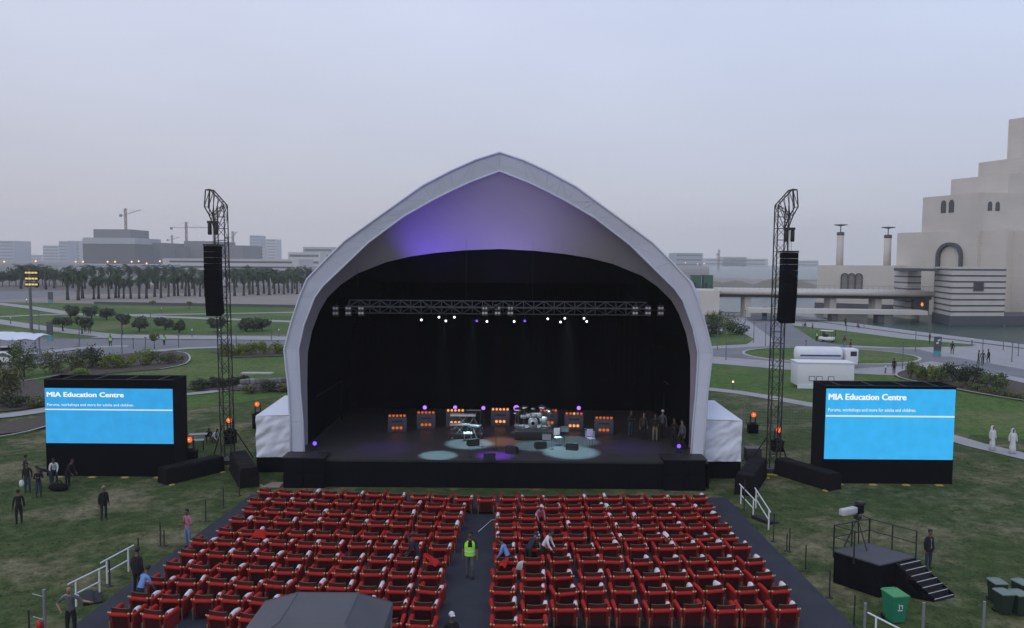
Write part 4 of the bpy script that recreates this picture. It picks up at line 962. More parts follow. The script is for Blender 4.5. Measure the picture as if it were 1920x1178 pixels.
for i, (px, py, w, h, m) in enumerate(((470, 738, 30, 18, M_leafo), (505, 736, 34, 22, M_leafd), (530, 736, 26, 18, M_leafo))): shrub(px, py, w, h, m, 'scrubby plant, %s of three below the stone wall by the arch' % ORD[i], 240 + i, 350, 0.1)
shrub(1350, 628, 62, 40, M_leafg, 'large mixed green shrub next to the arch edge', 250, 1100, 0.2)
shrub(1382, 628, 36, 22, M_leafd, 'lower dark shrub at the foot of the large one', 251, 500, 0.18)
shrub(1330, 632, 40, 30, M_leafd, 'dark shrub partly hidden behind the arch edge', 252, 500, 0.18)
for i, px in enumerate((1708, 1722, 1737, 1752, 1766)): shrub(px, 711 + i * 1.8, 22, 30, M_leafy if i % 2 else M_leafg, 'upright yellow-green hedge shrub, %s of five in the forecourt bed' % ORD[i], 260 + i, 420, 0.12, 'upright hedge shrubs in the forecourt bed')
for i, (px, py, w, h) in enumerate(((1790, 718, 52, 34), (1822, 724, 56, 38), (1860, 730, 48, 30))): shrub(px, py, w, h, M_leafd if i != 2 else M_leafg, 'rounded dark bush, %s of three in the forecourt bed' % ORD[i], 270 + i, 900, 0.13, 'rounded bushes in the forecourt bed')
for i in range(8): shrub(1800 + i * 17, 728 + i * 3.4, 18, 14, M_leafo if i % 3 == 0 else M_leafg, 'small tufted plant, %s of eight along the bed edging' % ORD[i], 280 + i, 200, 0.1, 'small tufts along the bed edging')
# rough stone wall below the yellow hedge, stones one by one
sw = empty('stone_wall', tuple(G(490, 728)), 0, 'low rough stone wall between tower and arch', 'wall'); rn = random.Random(4)
p0, p1 = G(452, 730), G(545, 727); M_st = [mat('rough_stone_%s' % k, c, 0.9, scale=2) for k, c in (('a', (0.20, 0.195, 0.19)), ('b', (0.13, 0.125, 0.12)), ('c', (0.28, 0.27, 0.265)))]
for r_ in range(2):
    for k in range(11):
        p = p0.lerp(p1, (k + 0.5 * r_) / 11); mb = MB(); mb.bbox((p.x - sw.location.x, p.y - sw.location.y, 0.27 + r_ * 0.5), (rn.uniform(0.5, 0.75), 0.5, rn.uniform(0.4, 0.52)), 0.09, rn.uniform(-.2, .2)); mb.build('stone', M_st[rn.randrange(3)], sw)
mb = MB(); c = G(480, 722); mb.bbox((c.x - sw.location.x, c.y - sw.location.y + 0.5, 1.15), (3.2, 0.9, 0.14), 0.03); mb.build('cap_slab', M_kerb, sw)
# low dark plaza wall
a, b = G(176, 571), G(600, 578); o = MB().prism([(a.x, a.y), (b.x, b.y), (b.x, b.y + 1), (a.x, a.y + 1)], 0, 0.75).build('plaza_wall', M_granite); tag(o, 'long low dark wall at the edge of the sandy plaza', 'wall')
# ------------------------------------------------------------------ red armchairs
M_red = mat('red_velvet', (0.44, 0.013, 0.008), 0.7, c2=(0.33, 0.008, 0.007), scale=6, spec=0.25)
M_redd = mat('maroon_back', (0.042, 0.005, 0.006), 0.8, c2=(0.028, 0.004, 0.005), scale=5, spec=0.2)
M_crest = mat('crest_wood', (0.065, 0.018, 0.014), 0.55, c2=(0.045, 0.012, 0.010), scale=6)
M_trim = mat('crest_trim', (0.16, 0.085, 0.055), 0.5, scale=8)
M_gold = mat('gilt', (0.62, 0.50, 0.26), 0.35, 0.5, c2=(0.50, 0.38, 0.18), scale=10)
M_leg = mat('gilt_leg', (0.26, 0.17, 0.09), 0.5, 0.2, scale=8)
chair = empty('armchair', (0, -100, -20), 0, 'x', 'armchair', 'red armchairs in rows on the deck')
# local frame: +Y faces the stage, origin on the floor under the seat centre
def cpart(mb, name, m): return mb.build(name, m, chair)
mb = MB(); mb.bbox((0, 0.02, 0.36), (0.66, 0.66, 0.22), 0.05); cpart(mb, 'seat', M_red)
mb = MB()                                   # upholstered back, slightly raked
mb.add([(-0.33, -0.36, 0.14), (0.33, -0.36, 0.14), (0.33, -0.24, 0.14), (-0.33, -0.24, 0.14), (-0.34, -0.43, 0.72), (0.34, -0.43, 0.72), (0.34, -0.30, 0.72), (-0.34, -0.30, 0.72)],
       [(0, 3, 2, 1), (4, 5, 6, 7), (0, 1, 5, 4), (1, 2, 6, 5), (2, 3, 7, 6), (3, 0, 4, 7)]); cpart(mb, 'backrest', M_redd)
mb = MB(); mb.lathe([(0.05, -0.35), (0.075, -0.33), (0.075, 0.33), (0.05, 0.35)], (0, -0.415, 0.72), 10, axis='X'); cpart(mb, 'top_roll', mat('roll_red', (0.42, 0.013, 0.008), 0.75, c2=(0.32, 0.009, 0.007), scale=6))
for s_ in (-1, 1):
    mb = MB(); mb.add([(s_ * 0.34, -0.445, 0.70), (s_ * 0.28, -0.45, 0.70), (s_ * 0.27, -0.375, 0.14), (s_ * 0.335, -0.37, 0.14)], [(0, 1, 2, 3) if s_ < 0 else (3, 2, 1, 0)]); cpart(mb, 'side_piping', mat('piping_red', (0.17, 0.007, 0.007), 0.8, scale=6))
mb = MB(); n = 10; vs_ = []               # concave crest rail
for i in range(n + 1):
    u = -1 + 2 * i / n; z = 0.91 + 0.035 * u * u; x = 0.33 * u
    vs_ += [(x, -0.37, 0.74), (x, -0.40, z), (x, -0.355, z), (x, -0.325, 0.74)]
mb.add(vs_, [(4 * i + j, 4 * i + j + 1, 4 * i + j + 5, 4 * i + j + 4) for i in range(n) for j in range(3)] + [(0, 3, 2, 1), (4 * n, 4 * n + 1, 4 * n + 2, 4 * n + 3)]); mb.f = [f[::-1] for f in mb.f]; cpart(mb, 'crest_rail', M_crest)
mb = MB(); mb.path([(0.33 * (-1 + 2 * i / n), -0.378, 0.915 + 0.035 * (-1 + 2 * i / n) ** 2) for i in range(n + 1)], 0.014, 5); cpart(mb, 'crest_trim', M_trim)
for s_ in (-1, 1):
    mb = MB(); mb.path([(s_ * 0.40, -0.36, 0.66), (s_ * 0.415, -0.15, 0.69), (s_ * 0.42, 0.15, 0.71), (s_ * 0.42, 0.36, 0.71), (s_ * 0.42, 0.42, 0.66)], [0.055, 0.068, 0.075, 0.078, 0.05], 8)
    arm = cpart(mb, 'armrest', M_red)
    mb = MB(); mb.add([(s_ * 0.35, -0.34, 0.16), (s_ * 0.45, -0.34, 0.16), (s_ * 0.45, 0.38, 0.20), (s_ * 0.35, 0.38, 0.20), (s_ * 0.35, -0.36, 0.66), (s_ * 0.44, -0.36, 0.66), (s_ * 0.46, 0.38, 0.70), (s_ * 0.36, 0.38, 0.70)],
                      [(0, 3, 2, 1), (4, 5, 6, 7), (0, 1, 5, 4), (1, 2, 6, 5), (2, 3, 7, 6), (3, 0, 4, 7)]); mb.build('arm_panel', M_redd if False else mat('arm_red', (0.20, 0.008, 0.008), 0.8, scale=5), arm)
    MB().ball((s_ * 0.325, -0.455, 0.785), 0.038, 8).build('finial', M_gold, chair)
    MB().ball((s_ * 0.425, -0.415, 0.775), 0.036, 8).build('finial', M_gold, chair)
    for y in (-0.37, 0.34): MB().tube((s_ * 0.40, y, 0.0), (s_ * 0.39, y + (0.01 if y > 0 else -0.035), 0.46 if y < 0 else 0.22), 0.022, 0.034, n=6).build('leg', M_leg, chair)
CT = tree_of(chair)
# folded white wraps laid over the arms
def wrap_mesh(seed):
    rn = random.Random(seed); mb = MB(); n = 5; vs_ = []
    for i in range(n + 1):
        y = -0.26 + 0.52 * i / n
        for x, z in ((-0.10, -0.17), (-0.075, 0.0), (-0.03, 0.095), (0.05, 0.10), (0.088, 0.0)):
            vs_.append((x + rn.uniform(-.012, .012), y + rn.uniform(-.015, .015), z + rn.uniform(-.012, .012) + 0.03 * math.sin(3 * i / n)))
    mb.add(vs_, [(5 * i + j, 5 * i + j + 1, 5 * i + j + 6, 5 * i + j + 5) for i in range(n) for j in range(4)], 0, True); mb.f = [f[::-1] for f in mb.f]
    me = mb.build('folded_wrap', mat('white_cloth', (0.72, 0.72, 0.74), 0.85, scale=5)); md = me.modifiers.new('t', 'SOLIDIFY'); md.thickness = 0.012; return me
WR = [wrap_mesh(k) for k in range(3)]
LB = [((499, 923.5), (869, 935)), ((484, 940), (853, 951)), ((470, 958.5), (845, 969)), ((449, 976), (840, 988)), ((425, 998), (833, 1008.5)), ((377, 1020), (820, 1031)), ((353, 1040), (814, 1054)), ((326, 1065), (807, 1081)), ((296, 1092), (803, 1110)), ((262, 1121), (797, 1140)), ((228, 1150), (790, 1172))]
RBk = [((951, 935.5), (1310, 934)), ((949, 951.5), (1323, 952.5)), ((948, 970), (1335, 970.5)), ((947, 989), (1349, 989)), ((947, 1008.5), (1363, 1010)), ((947, 1031), (1390, 1029)), ((947, 1054.5), (1408, 1053.5)), ((945, 1082), (1429, 1079.5)), ((944, 1111.5), (1452, 1108)), ((944, 1142), (1475, 1143)), ((942, 1173), (1500, 1178))]
rn = random.Random(11); chairs = {}; wi = 0
def put_chair(p, lab, dx=0.0):
    global wi
    yaw = -math.atan2((X0 - p.x) * 1.0, 95 - p.y) + rn.gauss(0, 0.06)
    z = ZD2 if p.y < lm[1] else ZD
    return copy_tree(chair, CT, (p.x + rn.gauss(0, .05), p.y + rn.gauss(0, .06) + 0.45, z), yaw, lab)
for side, rows in (('stairs', LB), ('camera', RBk)):
    for r_, (a, b) in enumerate(rows):
        zz = 0.785 + (ZD if r_ < 6 else ZD2); A, B = G(*a, zz), G(*b, zz); n = 10
        for k in range(n):
            if r_ == 10 and side == 'camera' and k > 1: continue
            if r_ == 10 and side == 'stairs' and k == 2: continue
            cnt = n - 1 - k if side == 'stairs' else k
            p = A.lerp(B, k / (n - 1)); sd = 'on the crouching-group side' if side == 'stairs' else 'on the camera-platform side'
            lab = 'red armchair in %s row from stage, %s from the aisle %s' % (ORD[r_], ORD[cnt], sd)
            o = put_chair(p, lab); chairs[(side, r_, k)] = o
            pr = 0.86 if r_ >= 5 else 0.5
            if rn.random() < pr:
                sgn = 1 if (side == 'stairs' or r_ >= 5 or rn.random() < 0.35) else -1
                w = WR[wi % 3] if wi < 3 else WR[wi % 3].copy()
                if wi >= 3: col.objects.link(w)
                wi += 1
                off = Vector((sgn * 0.375, rn.uniform(-0.05, 0.14), 0.735)); off.rotate(Matrix.Rotation(o.rotation_euler.z, 3, 'Z'))
                w.location = Vector(o.location) + off; w.rotation_euler = (rn.uniform(-.08, .12), rn.uniform(-.1, .1), o.rotation_euler.z + rn.uniform(-.12, .12)); s_ = rn.uniform(0.62, 0.98); w.scale = (s_, s_ * rn.uniform(0.6, 1.1), s_ * rn.uniform(0.8, 1.1))
                tag(w, 'white folded wrap on armchair arm, %s row, %s from the aisle %s' % (ORD[r_], ORD[cnt], sd), 'blanket', 'white wraps laid on the armchairs')
p = G(909, 937.5, 0.785 + ZD); put_chair(p, 'lone red armchair closing the front end of the centre aisle')
for q, s_ in CT:
    for t_ in s_: bpy.data.objects.remove(t_)
    bpy.data.objects.remove(q)
bpy.data.objects.remove(chair)
# ------------------------------------------------------------------ on the stage
M_amber = emat('amber_lamp', (1.0, 0.20, 0.03), 0.62); M_amber2 = emat('amber_lamp_hot', (1.0, 0.36, 0.10), 1.25)
M_violet = emat('violet_lamp', (0.30, 0.12, 1.0), 2.4); M_wlamp = emat('white_lamp', (0.92, 0.94, 1.0), 3.0); M_vdim = emat('violet_dim', (0.14, 0.06, 0.8), 2.5)
M_panel = mat('panel_grey', (0.075, 0.072, 0.10), 0.7, c2=(0.06, 0.058, 0.08), scale=2)
def S(px, py): return G(px, py, ZS)
pan = ((745, 810, 'dim'), (799, 804, 'dim'), (854, 800, 'hot'), (938, 798, 'hot'), (1028, 800, 'dim'), (1076, 806, 'mid'), (1132, 814, 'dim'))
for i, (px, py, k) in enumerate(pan):
    b = S(px, py); s_ = b.y / FPX; w, h = 36 * s_, 29 * s_
    e = empty('blinder_panel', (b.x, b.y, ZS), (px - 938) * -0.0004, 'grey light panel with amber lamps, %s of seven across the stage back' % ORD[i], 'light panel', 'amber light panels on stage')
    MB().bbox((0, 0, h / 2), (w, 0.3, h), 0.03).build('body', M_panel, e)
    MB().box((0, 0, h + 0.09), (w * 0.95, 0.22, 0.16)).build('lamp_bar', M_blackmetal, e)
    for j in range(5):
        o = MB().lathe([(0.068, 0), (0.084, -0.05), (0.05, -0.10)], (-w * 0.38 + j * w * 0.19, -0.1, h + 0.10), 10, axis='Y').build('lamp', M_amber2 if k == 'hot' or (k == 'mid' and j == 2) else M_amber, e)
    for j in range(3):
        MB().lathe([(0.08, 0), (0.10, -0.05), (0.06, -0.10)], (-w * 0.2 + j * w * 0.2, -0.14, h * 0.30), 10, axis='Y').build('lamp', M_amber2 if k != 'dim' else M_amber, e)
    MB().box((0, -0.16, h * 0.72), (w * 0.55, 0.02, 0.1)).build('name_strip', M_blackmetal, e)
# violet lamps on stands between the panels
for i, (px, py, pb, hot) in enumerate(((796, 765, 802, 0), (853, 765, 797, 0), (906, 766, 797, 1), (968, 766, 797, 2), (1020, 767, 797, 0), (1085, 766, 804, 0))):
    b = S(px, pb); z = V(px, py, b.y).z - ZS; e = empty('lamp_stand', (b.x, b.y + 0.3, ZS), 0, 'violet stage lamp on a stand, %s of six behind the amber panels' % ORD[i], 'stage lamp', 'violet lamps behind the panels')
    mb = MB(); mb.tube((0, 0, 0), (0, 0, z - 0.15), 0.025, n=6)
    for t in range(3): mb.tube((0, 0, 0.35), (0.4 * math.cos(t * 2.1), 0.4 * math.sin(t * 2.1), 0.01), 0.018, n=5)
    mb.build('stand', M_blackmetal, e); MB().lathe([(0.08, 0.22), (0.15, 0.15), (0.15, -0.12), (0.13, -0.14)], (0, 0, z), 12, axis='Y').build('housing', M_blackmetal, e)
    MB().ball((0, -0.16, z), 0.13 if hot != 2 else 0.2, 10, 0, (1, 0.35, 1)).build('lens', M_violet, e)
for px, py, lab in ((591, 831, 'small violet lamp at the stage edge by the subwoofer near the board'), (1272, 836, 'small violet lamp at the stage edge below the standing crew')):
    b = S(px, py + 14); e = empty('floor_lamp', (b.x, b.y, ZS), 0, lab, 'stage lamp'); z = V(px, py, b.y).z - ZS
    mb = MB(); mb.tube((0, 0, 0), (0, 0, z), 0.03, n=6); mb.box((0, 0, 0.03), (0.3, 0.3, 0.06)); mb.build('stand', M_blackmetal, e); MB().ball((0, -0.1, z), 0.12, 10).build('lens', M_vdim, e)
# front truss with blinders and par cans
dT = 48.2; zT = V(935, 577, dT).z
tr = empty('lighting_truss', (X0, dT, zT), 0, 'grey lighting truss spanning the stage opening', 'truss')
xa, xb = V(655, 580, dT).x - X0, V(1212, 584, dT).x - X0; M_tr = mat('truss_alu', (0.075, 0.078, 0.09), 0.6, 0.2, scale=5)
mb = MB(); ch = lattice(mb, (xa, 0, 0), (xb, 0, 0), 0.55, 0.045, 0.6); mb.build('bracing', M_tr, tr)
for a, c in ch: MB().tube(a, c, 0.035, n=6).build('chord', M_tr, tr)
mb = MB(); mb.tube((xa, 0, -0.1), (xa - 1.2, 0.3, -0.1), 0.04, n=6); mb.tube((xb, 0, -0.1), (xb + 1.2, 0.3, -0.1), 0.04, n=6)
for x in (xa + 0.5, -2, 2, xb - 0.5): mb.tube((x, 0, 0.25), (x, 0, 2.4 if abs(x) > 4 else 4.0), 0.007, n=4)
mb.build('hanger', M_blackmetal, tr)['kind'] = 'stuff'
M_blind = mat('blinder_lens', (0.50, 0.50, 0.52), 0.35, scale=20)
for i, px in enumerate((629, 653, 677, 909, 933, 957, 1191, 1215, 1239)):
    p = V(px, 583, dT - 0.35); e = empty('audience_blinder', tuple(p), 0, 'unlit four-lamp blinder on the truss, %s of nine' % ORD[i], 'stage lamp', 'unlit blinders on the truss')
    MB().box((0, 0.08, 0), (0.36, 0.2, 0.62)).build('housing', M_blackmetal, e); MB().tube((0, 0.1, 0.3), (0, 0.35, 0.42), 0.025, n=5).build('yoke', M_blackmetal, e)
    for j in range(4): MB().lathe([(0.075, 0), (0.085, -0.02), (0.05, -0.05)], (-0.085 + 0.17 * (j % 2), -0.02, -0.15 + 0.30 * (j // 2)), 8, axis='Y').build('lens', M_blind, e)
for i, (px, py, c) in enumerate(((790, 600, 1), (823, 595, 1), (836, 602, 1), (852, 595, 1), (894, 602, 0), (913, 603, 1), (964, 603, 1), (984, 602, 0), (1027, 598, 1), (1051, 604, 1), (1059, 597, 1), (1095, 597, 1), (1100, 603, 1))):
    p = V(px, py, 55.5); e = empty('par_lamp', tuple(p), 0, '%s par lamp high at the stage back, %s of thirteen' % ('lit white' if c else 'violet', ORD[i]), 'stage lamp', 'par lamps high at the stage back')
    MB().lathe([(0.07, 0.35), (0.11, 0.3), (0.12, 0.02), (0.12, 0.0)], (0, 0, 0), 10, axis='Y').build('housing', M_blackmetal, e); MB().ball((0, -0.02, 0), 0.075, 8, 0, (1, 0.4, 1)).build('lens', M_wlamp if c else M_vdim, e)
    MB().tube((0, 0.15, 0.1), (0, 0.15, 1.2), 0.02, n=4).build('hanger', M_blackmetal, e)
# working stage spots: cool pools of light on the floor, violet washes, one spot added for the drums
def spot(frm, to, c, en, deg, blend=0.25, name='stage_spot'):
    ld = bpy.data.lights.new(name, 'SPOT'); o = bpy.data.objects.new(name, ld); col.objects.link(o); o.location = frm
    ld.color = c; ld.energy = en; ld.spot_size = R(deg); ld.spot_blend = blend; ld.shadow_soft_size = 0.06
    o.rotation_euler = (Vector(frm) - Vector(to)).to_track_quat('Z', 'Y').to_euler()
cool = (0.42, 0.82, 0.95)
def pool(px, py, en, deg, c=cool, fx=None, bl=0.55):
    t = S(px, py); frm = (t.x * 0.93 + (fx or 0), t.y + 0.5, zT - 0.6); spot(frm, t, c, en, deg, bl)
pool(822, 854, 10500, 18); pool(1070, 848, 11500, 27); pool(1010, 836, 5500, 24, cool, -1); pool(880, 832, 10000, 24); pool(1075, 828, 4500, 26); pool(1000, 812, 6000, 22, (0.75, 0.92, 1.0), 0.5)  # last spot is an extra, added to brighten the drum kit
pool(928, 855, 13000, 19, (0.25, 0.06, 1.0), 0, 0.9); pool(935, 828, 4500, 24, (1.0, 0.5, 0.25), 0, 0.9)
pool(720, 840, 1300, 34, (0.25, 0.12, 1.0), 1, 1.0); pool(1180, 840, 1300, 34, (0.25, 0.12, 1.0), -1, 1.0)
pz = V(820, 470, 48.2); spot((pz.x - 0.6, 46.9, zT + 0.4), (pz.x + 0.3, 47.9, 14.6), (0.15, 0.04, 1.0), 600, 100, 1.0)
spot((X0 + 0.5, 46.7, zT + 0.2), (X0 + 0.3, 47.6, 14.8), (0.36, 0.24, 1.0), 520, 130, 1.0)
for px in (800, 930):                      # the fixtures those washes come from
    p = V(px, 572, 46.95); e = empty('wash_lamp', (p.x, 46.95, zT + 0.3), 0, 'upward violet wash lamp clamped before the truss, %s' % ('nearer the crane side' if px == 800 else 'at the stage centre'), 'stage lamp')
    MB().lathe([(0.06, -0.3), (0.1, -0.25), (0.11, -0.05), (0.09, -0.03)], (0, 0, 0), 10).build('housing', M_blackmetal, e); MB().tube((0, 0, -0.2), (0, 1.0, -0.3), 0.02, n=4).build('clamp_arm', M_blackmetal, e)
# wedges
M_wedge = mat('wedge_black', (0.02, 0.02, 0.022), 0.8, scale=5)
def wedge(px, py, rz, lab):
    b = S(px, py); e = empty('monitor_wedge', (b.x, b.y, ZS + 0.004), rz, lab, 'speaker', 'floor monitors on stage'); mb = MB()
    pr = [(-0.25, 0), (0.25, 0), (0.25, 0.16), (0.02, 0.42), (-0.25, 0.42)]; k = len(pr)
    mb.add([(-0.34, y, z) for y, z in pr] + [(0.34, y, z) for y, z in pr], [tuple(range(k)), tuple(range(2 * k - 1, k - 1, -1))] + [(i, k + i, k + (i + 1) % k, (i + 1) % k) for i in range(k)]); mb.f = [f[::-1] for f in mb.f]; mb.build('cabinet', M_wedge, e)
    MB().add([(-0.30, 0.255, 0.17), (0.30, 0.255, 0.17), (0.30, 0.045, 0.41), (-0.30, 0.045, 0.41)], [(0, 1, 2, 3), (3, 2, 1, 0)]).build('grille', M_skirt, e)
wedge(887, 835, 0.4, 'floor monitor wedge in front of the keyboards'); wedge(960, 850, -0.4, 'floor monitor wedge in the violet light'); wedge(1013, 840, 0.2, 'floor monitor wedge beside the white stool')
wedge(1073, 843, -0.3, 'floor monitor wedge before the second chair'); wedge(918, 864, 0.0, 'flat floor monitor at the stage lip')
# drum riser and kit
rb_ = S(1000, 826); M_riser = mat('riser_black', (0.014, 0.014, 0.016), 0.7, scale=3)
ri = empty('drum_riser', (rb_.x, rb_.y + 1.2, ZS), 0, 'low black riser carrying the drum kit', 'riser')
MB().bbox((0, 0, 0.26), (2.4, 2.2, 0.5), 0.02).build('platform', M_riser, ri); MB().box((0, 0, 0.522), (2.36, 2.16, 0.02)).build('rug', mat('riser_rug', (0.10, 0.11, 0.12), 0.9, scale=4), ri)
dk = empty('drum_kit', (rb_.x, rb_.y + 1.2, ZS + 0.535), 0, 'drum kit with many cymbals on the riser', 'drum kit'); dk.scale = (1.12, 1.0, 1.12)
M_drum = mat('drum_shell', (0.45, 0.50, 0.52), 0.3, 0.3, scale=6); M_skin = mat('drum_skin', (0.75, 0.76, 0.76), 0.5); M_cym = mat('cymbal', (0.62, 0.60, 0.50), 0.25, 0.9); M_chrome = mat('chrome', (0.6, 0.62, 0.65), 0.2, 0.9)
def drum(x, y, z, r, h, ax='Z'):
    o = MB().lathe([(r, -h / 2), (r, h / 2)], (x, y, z), 16, axis=ax).build('bass_drum' if ax == 'Y' else 'drum', M_drum, dk)
    q = (x, y - h / 2 - 0.004, z) if ax == 'Y' else (x, y, z + h / 2 + 0.004); MB().lathe([(r * 0.96, -0.003), (r * 0.96, 0.003)], q, 16, axis=ax).build('drum_skin', M_skin if ax == 'Z' else M_drum, o)
    if ax == 'Y': MB().lathe([(r * 0.35, -0.004), (r * 0.35, 0.004)], (x, y - h / 2 - 0.012, z), 12, axis='Y').build('port_hole', M_black, o)
drum(0, 0.1, 0.30, 0.29, 0.42, 'Y')
for x, y, z, r, h in ((-0.28, -0.02, 0.72, 0.15, 0.2), (0.05, -0.05, 0.76, 0.16, 0.22), (0.36, 0.0, 0.74, 0.17, 0.24), (0.62, 0.35, 0.36, 0.21, 0.42), (-0.55, 0.45, 0.56, 0.18, 0.14), (-0.62, 0.05, 0.66, 0.13, 0.18)): drum(x, y, z, r, h)
for i, (x, y, z, r) in enumerate(((-0.85, 0.1, 1.10, 0.24), (-0.5, -0.1, 1.28, 0.22), (0.0, -0.12, 1.2, 0.16), (0.48, -0.1, 1.30, 0.23), (0.88, 0.1, 1.12, 0.26), (-1.0, 0.45, 0.86, 0.19), (0.98, 0.5, 0.9, 0.22))):
    o = MB().lathe([(0.01, 0.02), (0.04, 0.015), (r, -0.012), (r, -0.02), (0.01, -0.004)], (0, 0, 0), 16).build('cymbal', M_cym, dk, (x, y, z)); o.rotation_euler = (0.3, 0.12 * (-1) ** i, 0)
    mb = MB(); mb.tube((x, y + 0.05, 0), (x, y, z), 0.014, n=5)
    for t in range(3): mb.tube((x, y + 0.05, 0.25), (x + 0.2 * math.cos(t * 2.1), y + 0.05 + 0.2 * math.sin(t * 2.1), 0), 0.01, n=4)
    mb.build('stand', M_chrome, dk)
MB().lathe([(0.17, 0.5), (0.18, 0.52), (0.18, 0.58), (0.12, 0.6)], (0, 0.75, 0), 12).build('throne', M_wedge, dk)
# keyboards: grand-piano style board, keys and synth on stands
def board(px, py, w, d, z, rz, lab, name, top, tilt=0.1, legs=True):
    b = S(px, py); e = empty(name, (b.x, b.y, ZS), rz, lab, 'keyboard'); o = MB().bbox((0, 0, z), (w, d, 0.12), 0.02).build('case', top, e)
    MB().box((0, -d * 0.22, z + 0.066), (w * 0.92, d * 0.42, 0.012)).build('keys', mat('ivory_keys', (0.78, 0.78, 0.76), 0.4), o)
    mb = MB()
    for k in range(int(w / 0.06)):
        if k % 7 not in (2, 6): mb.box((-w * 0.45 + k * 0.06, -d * 0.15, z + 0.078), (0.028, d * 0.26, 0.014))
    ks = mb.build('black_keys', M_wedge, o); ks['kind'] = 'stuff'
    for s_ in (-1, 1):
        mb = MB(); mb.tube((s_ * w * 0.4, -0.2, 0), (-s_ * w * 0.2, 0.0, z - 0.06), 0.02, n=5); mb.tube((s_ * w * 0.4, 0.2, 0), (s_ * w * 0.4, 0.1, z - 0.06), 0.02, n=5); mb.build('stand_leg', M_chrome, e)
board(868, 806, 1.7, 0.5, 1.0, 0.0, 'white stage piano at the back of the keyboard corner', 'stage_piano', mat('piano_white', (0.70, 0.71, 0.74), 0.3))
board(888, 804, 1.1, 0.4, 1.22, 0.0, 'slim dark synthesiser above the white piano', 'synthesiser', M_wedge)
kr = S(874, 824); e = empty('keyboard_riser', (kr.x, kr.y + 0.7, ZS), 0, 'low black riser under the electric piano', 'riser'); MB().bbox((0, 0, 0.17), (2.1, 1.3, 0.33), 0.02).build('platform', M_riser, e); MB().box((0, 0, 0.345), (2.05, 1.25, 0.02)).build('rug', MATS['riser_rug'], e)
board(862, 822, 1.3, 0.5, 0.9, 0.1, 'electric piano on the low riser', 'electric_piano', mat('piano_grey', (0.30, 0.32, 0.35), 0.4))
board(890, 823, 0.8, 0.4, 0.85, -0.5, 'small controller keyboard at the riser end', 'controller_keyboard', MATS['piano_grey'])
e = empty('piano_stool', tuple(S(877, 827)), 0, 'white padded piano stool before the electric piano', 'stool'); MB().bbox((0, 0, 0.5), (0.55, 0.34, 0.1), 0.03).build('seat', M_skin, e)
for x in (-0.22, 0.22):
    for y in (-0.12, 0.12): MB().tube((x, y, 0), (x, y, 0.46), 0.016, n=5).build('leg', M_chrome, e)
# amps, chairs, stands
def amp(px, py, w, h, lab, m=M_wedge):
    b = S(px, py); e = empty('amplifier', (b.x, b.y, ZS), 0, lab, 'amplifier'); MB().bbox((0, 0.15, h / 2), (w, 0.32, h), 0.02).build('cabinet', m, e); MB().box((0, -0.015, h * 0.42), (w * 0.9, 0.01, h * 0.72)).build('grille', mat('amp_cloth', (0.28, 0.29, 0.32), 0.8), e)
    mb = MB()
    for k in range(5): mb.lathe([(0.02, 0), (0.02, -0.02)], (-w * 0.35 + k * w * 0.17, -0.012, h * 0.9), 8, axis='Y')
    kn = mb.build('knobs', M_chrome, e); kn['kind'] = 'stuff'
amp(1025, 826, 0.62, 0.5, 'small grey-fronted amplifier by the drum riser'); amp(1106, 822, 0.7, 0.62, 'lower amplifier cabinet behind the second chair'); 
def stool(px, py, lab, m):
    b = S(px, py); e = empty('stage_chair', (b.x, b.y, ZS), 0.3, lab, 'chair'); MB().bbox((0, 0, 0.47), (0.42, 0.42, 0.06), 0.02).build('seat', m, e); MB().bbox((0.0, 0.21, 0.78), (0.40, 0.04, 0.42), 0.015).build('backrest', m, e)
    for x in (-0.18, 0.18):
        MB().tube((x, -0.18, 0), (x, -0.18, 0.45), 0.015, n=5).build('leg', M_chrome, e); MB().tube((x, 0.2, 0), (x, 0.2, 0.6), 0.015, n=5).build('leg', M_chrome, e)
stool(1046, 834, 'white chair standing in the pool of light by the drums', M_skin); stool(1108, 836, 'chair coloured as lilac-lit in front of the amplifiers', mat('chair_lilac_light', (0.55, 0.50, 0.75), 0.5))  # second chair has the lilac stage light in its base colour
def micstand(px, py, z, lab):
    b = S(px, py); e = empty('microphone_stand', (b.x, b.y, ZS), 0, lab, 'stand'); mb = MB(); mb.tube((0, 0, 0.02), (0, 0, z), 0.012, n=5); mb.build('pole', M_blackmetal, e); MB().lathe([(0.14, 0), (0.14, 0.03), (0.03, 0.05)], (0, 0, 0), 12).build('base', M_blackmetal, e)
    MB().tube((0, 0, z), (0.1, -0.35, z + 0.12), 0.01, n=5).build('boom', M_blackmetal, e); MB().ball((0.1, -0.37, z + 0.13), 0.035, 8).build('microphone', M_chrome, e)
micstand(930, 843, 1.5, 'tall microphone stand at stage centre'); micstand(902, 838, 1.1, 'microphone stand by the keyboard monitor'); micstand(1034, 843, 1.0, 'microphone stand by the white chair'); micstand(880, 858, 0.4, 'short microphone stand at the stage lip')
e = empty('music_stand', tuple(S(1058, 838)), 0, 'black music stand beside the white chair', 'stand'); MB().tube((0, 0, 0), (0, 0, 1.0), 0.014, n=5).build('pole', M_blackmetal, e); o = MB().box((0, 0, 1.1), (0.5, 0.02, 0.35), rx=-0.4).build('desk', M_blackmetal, e)
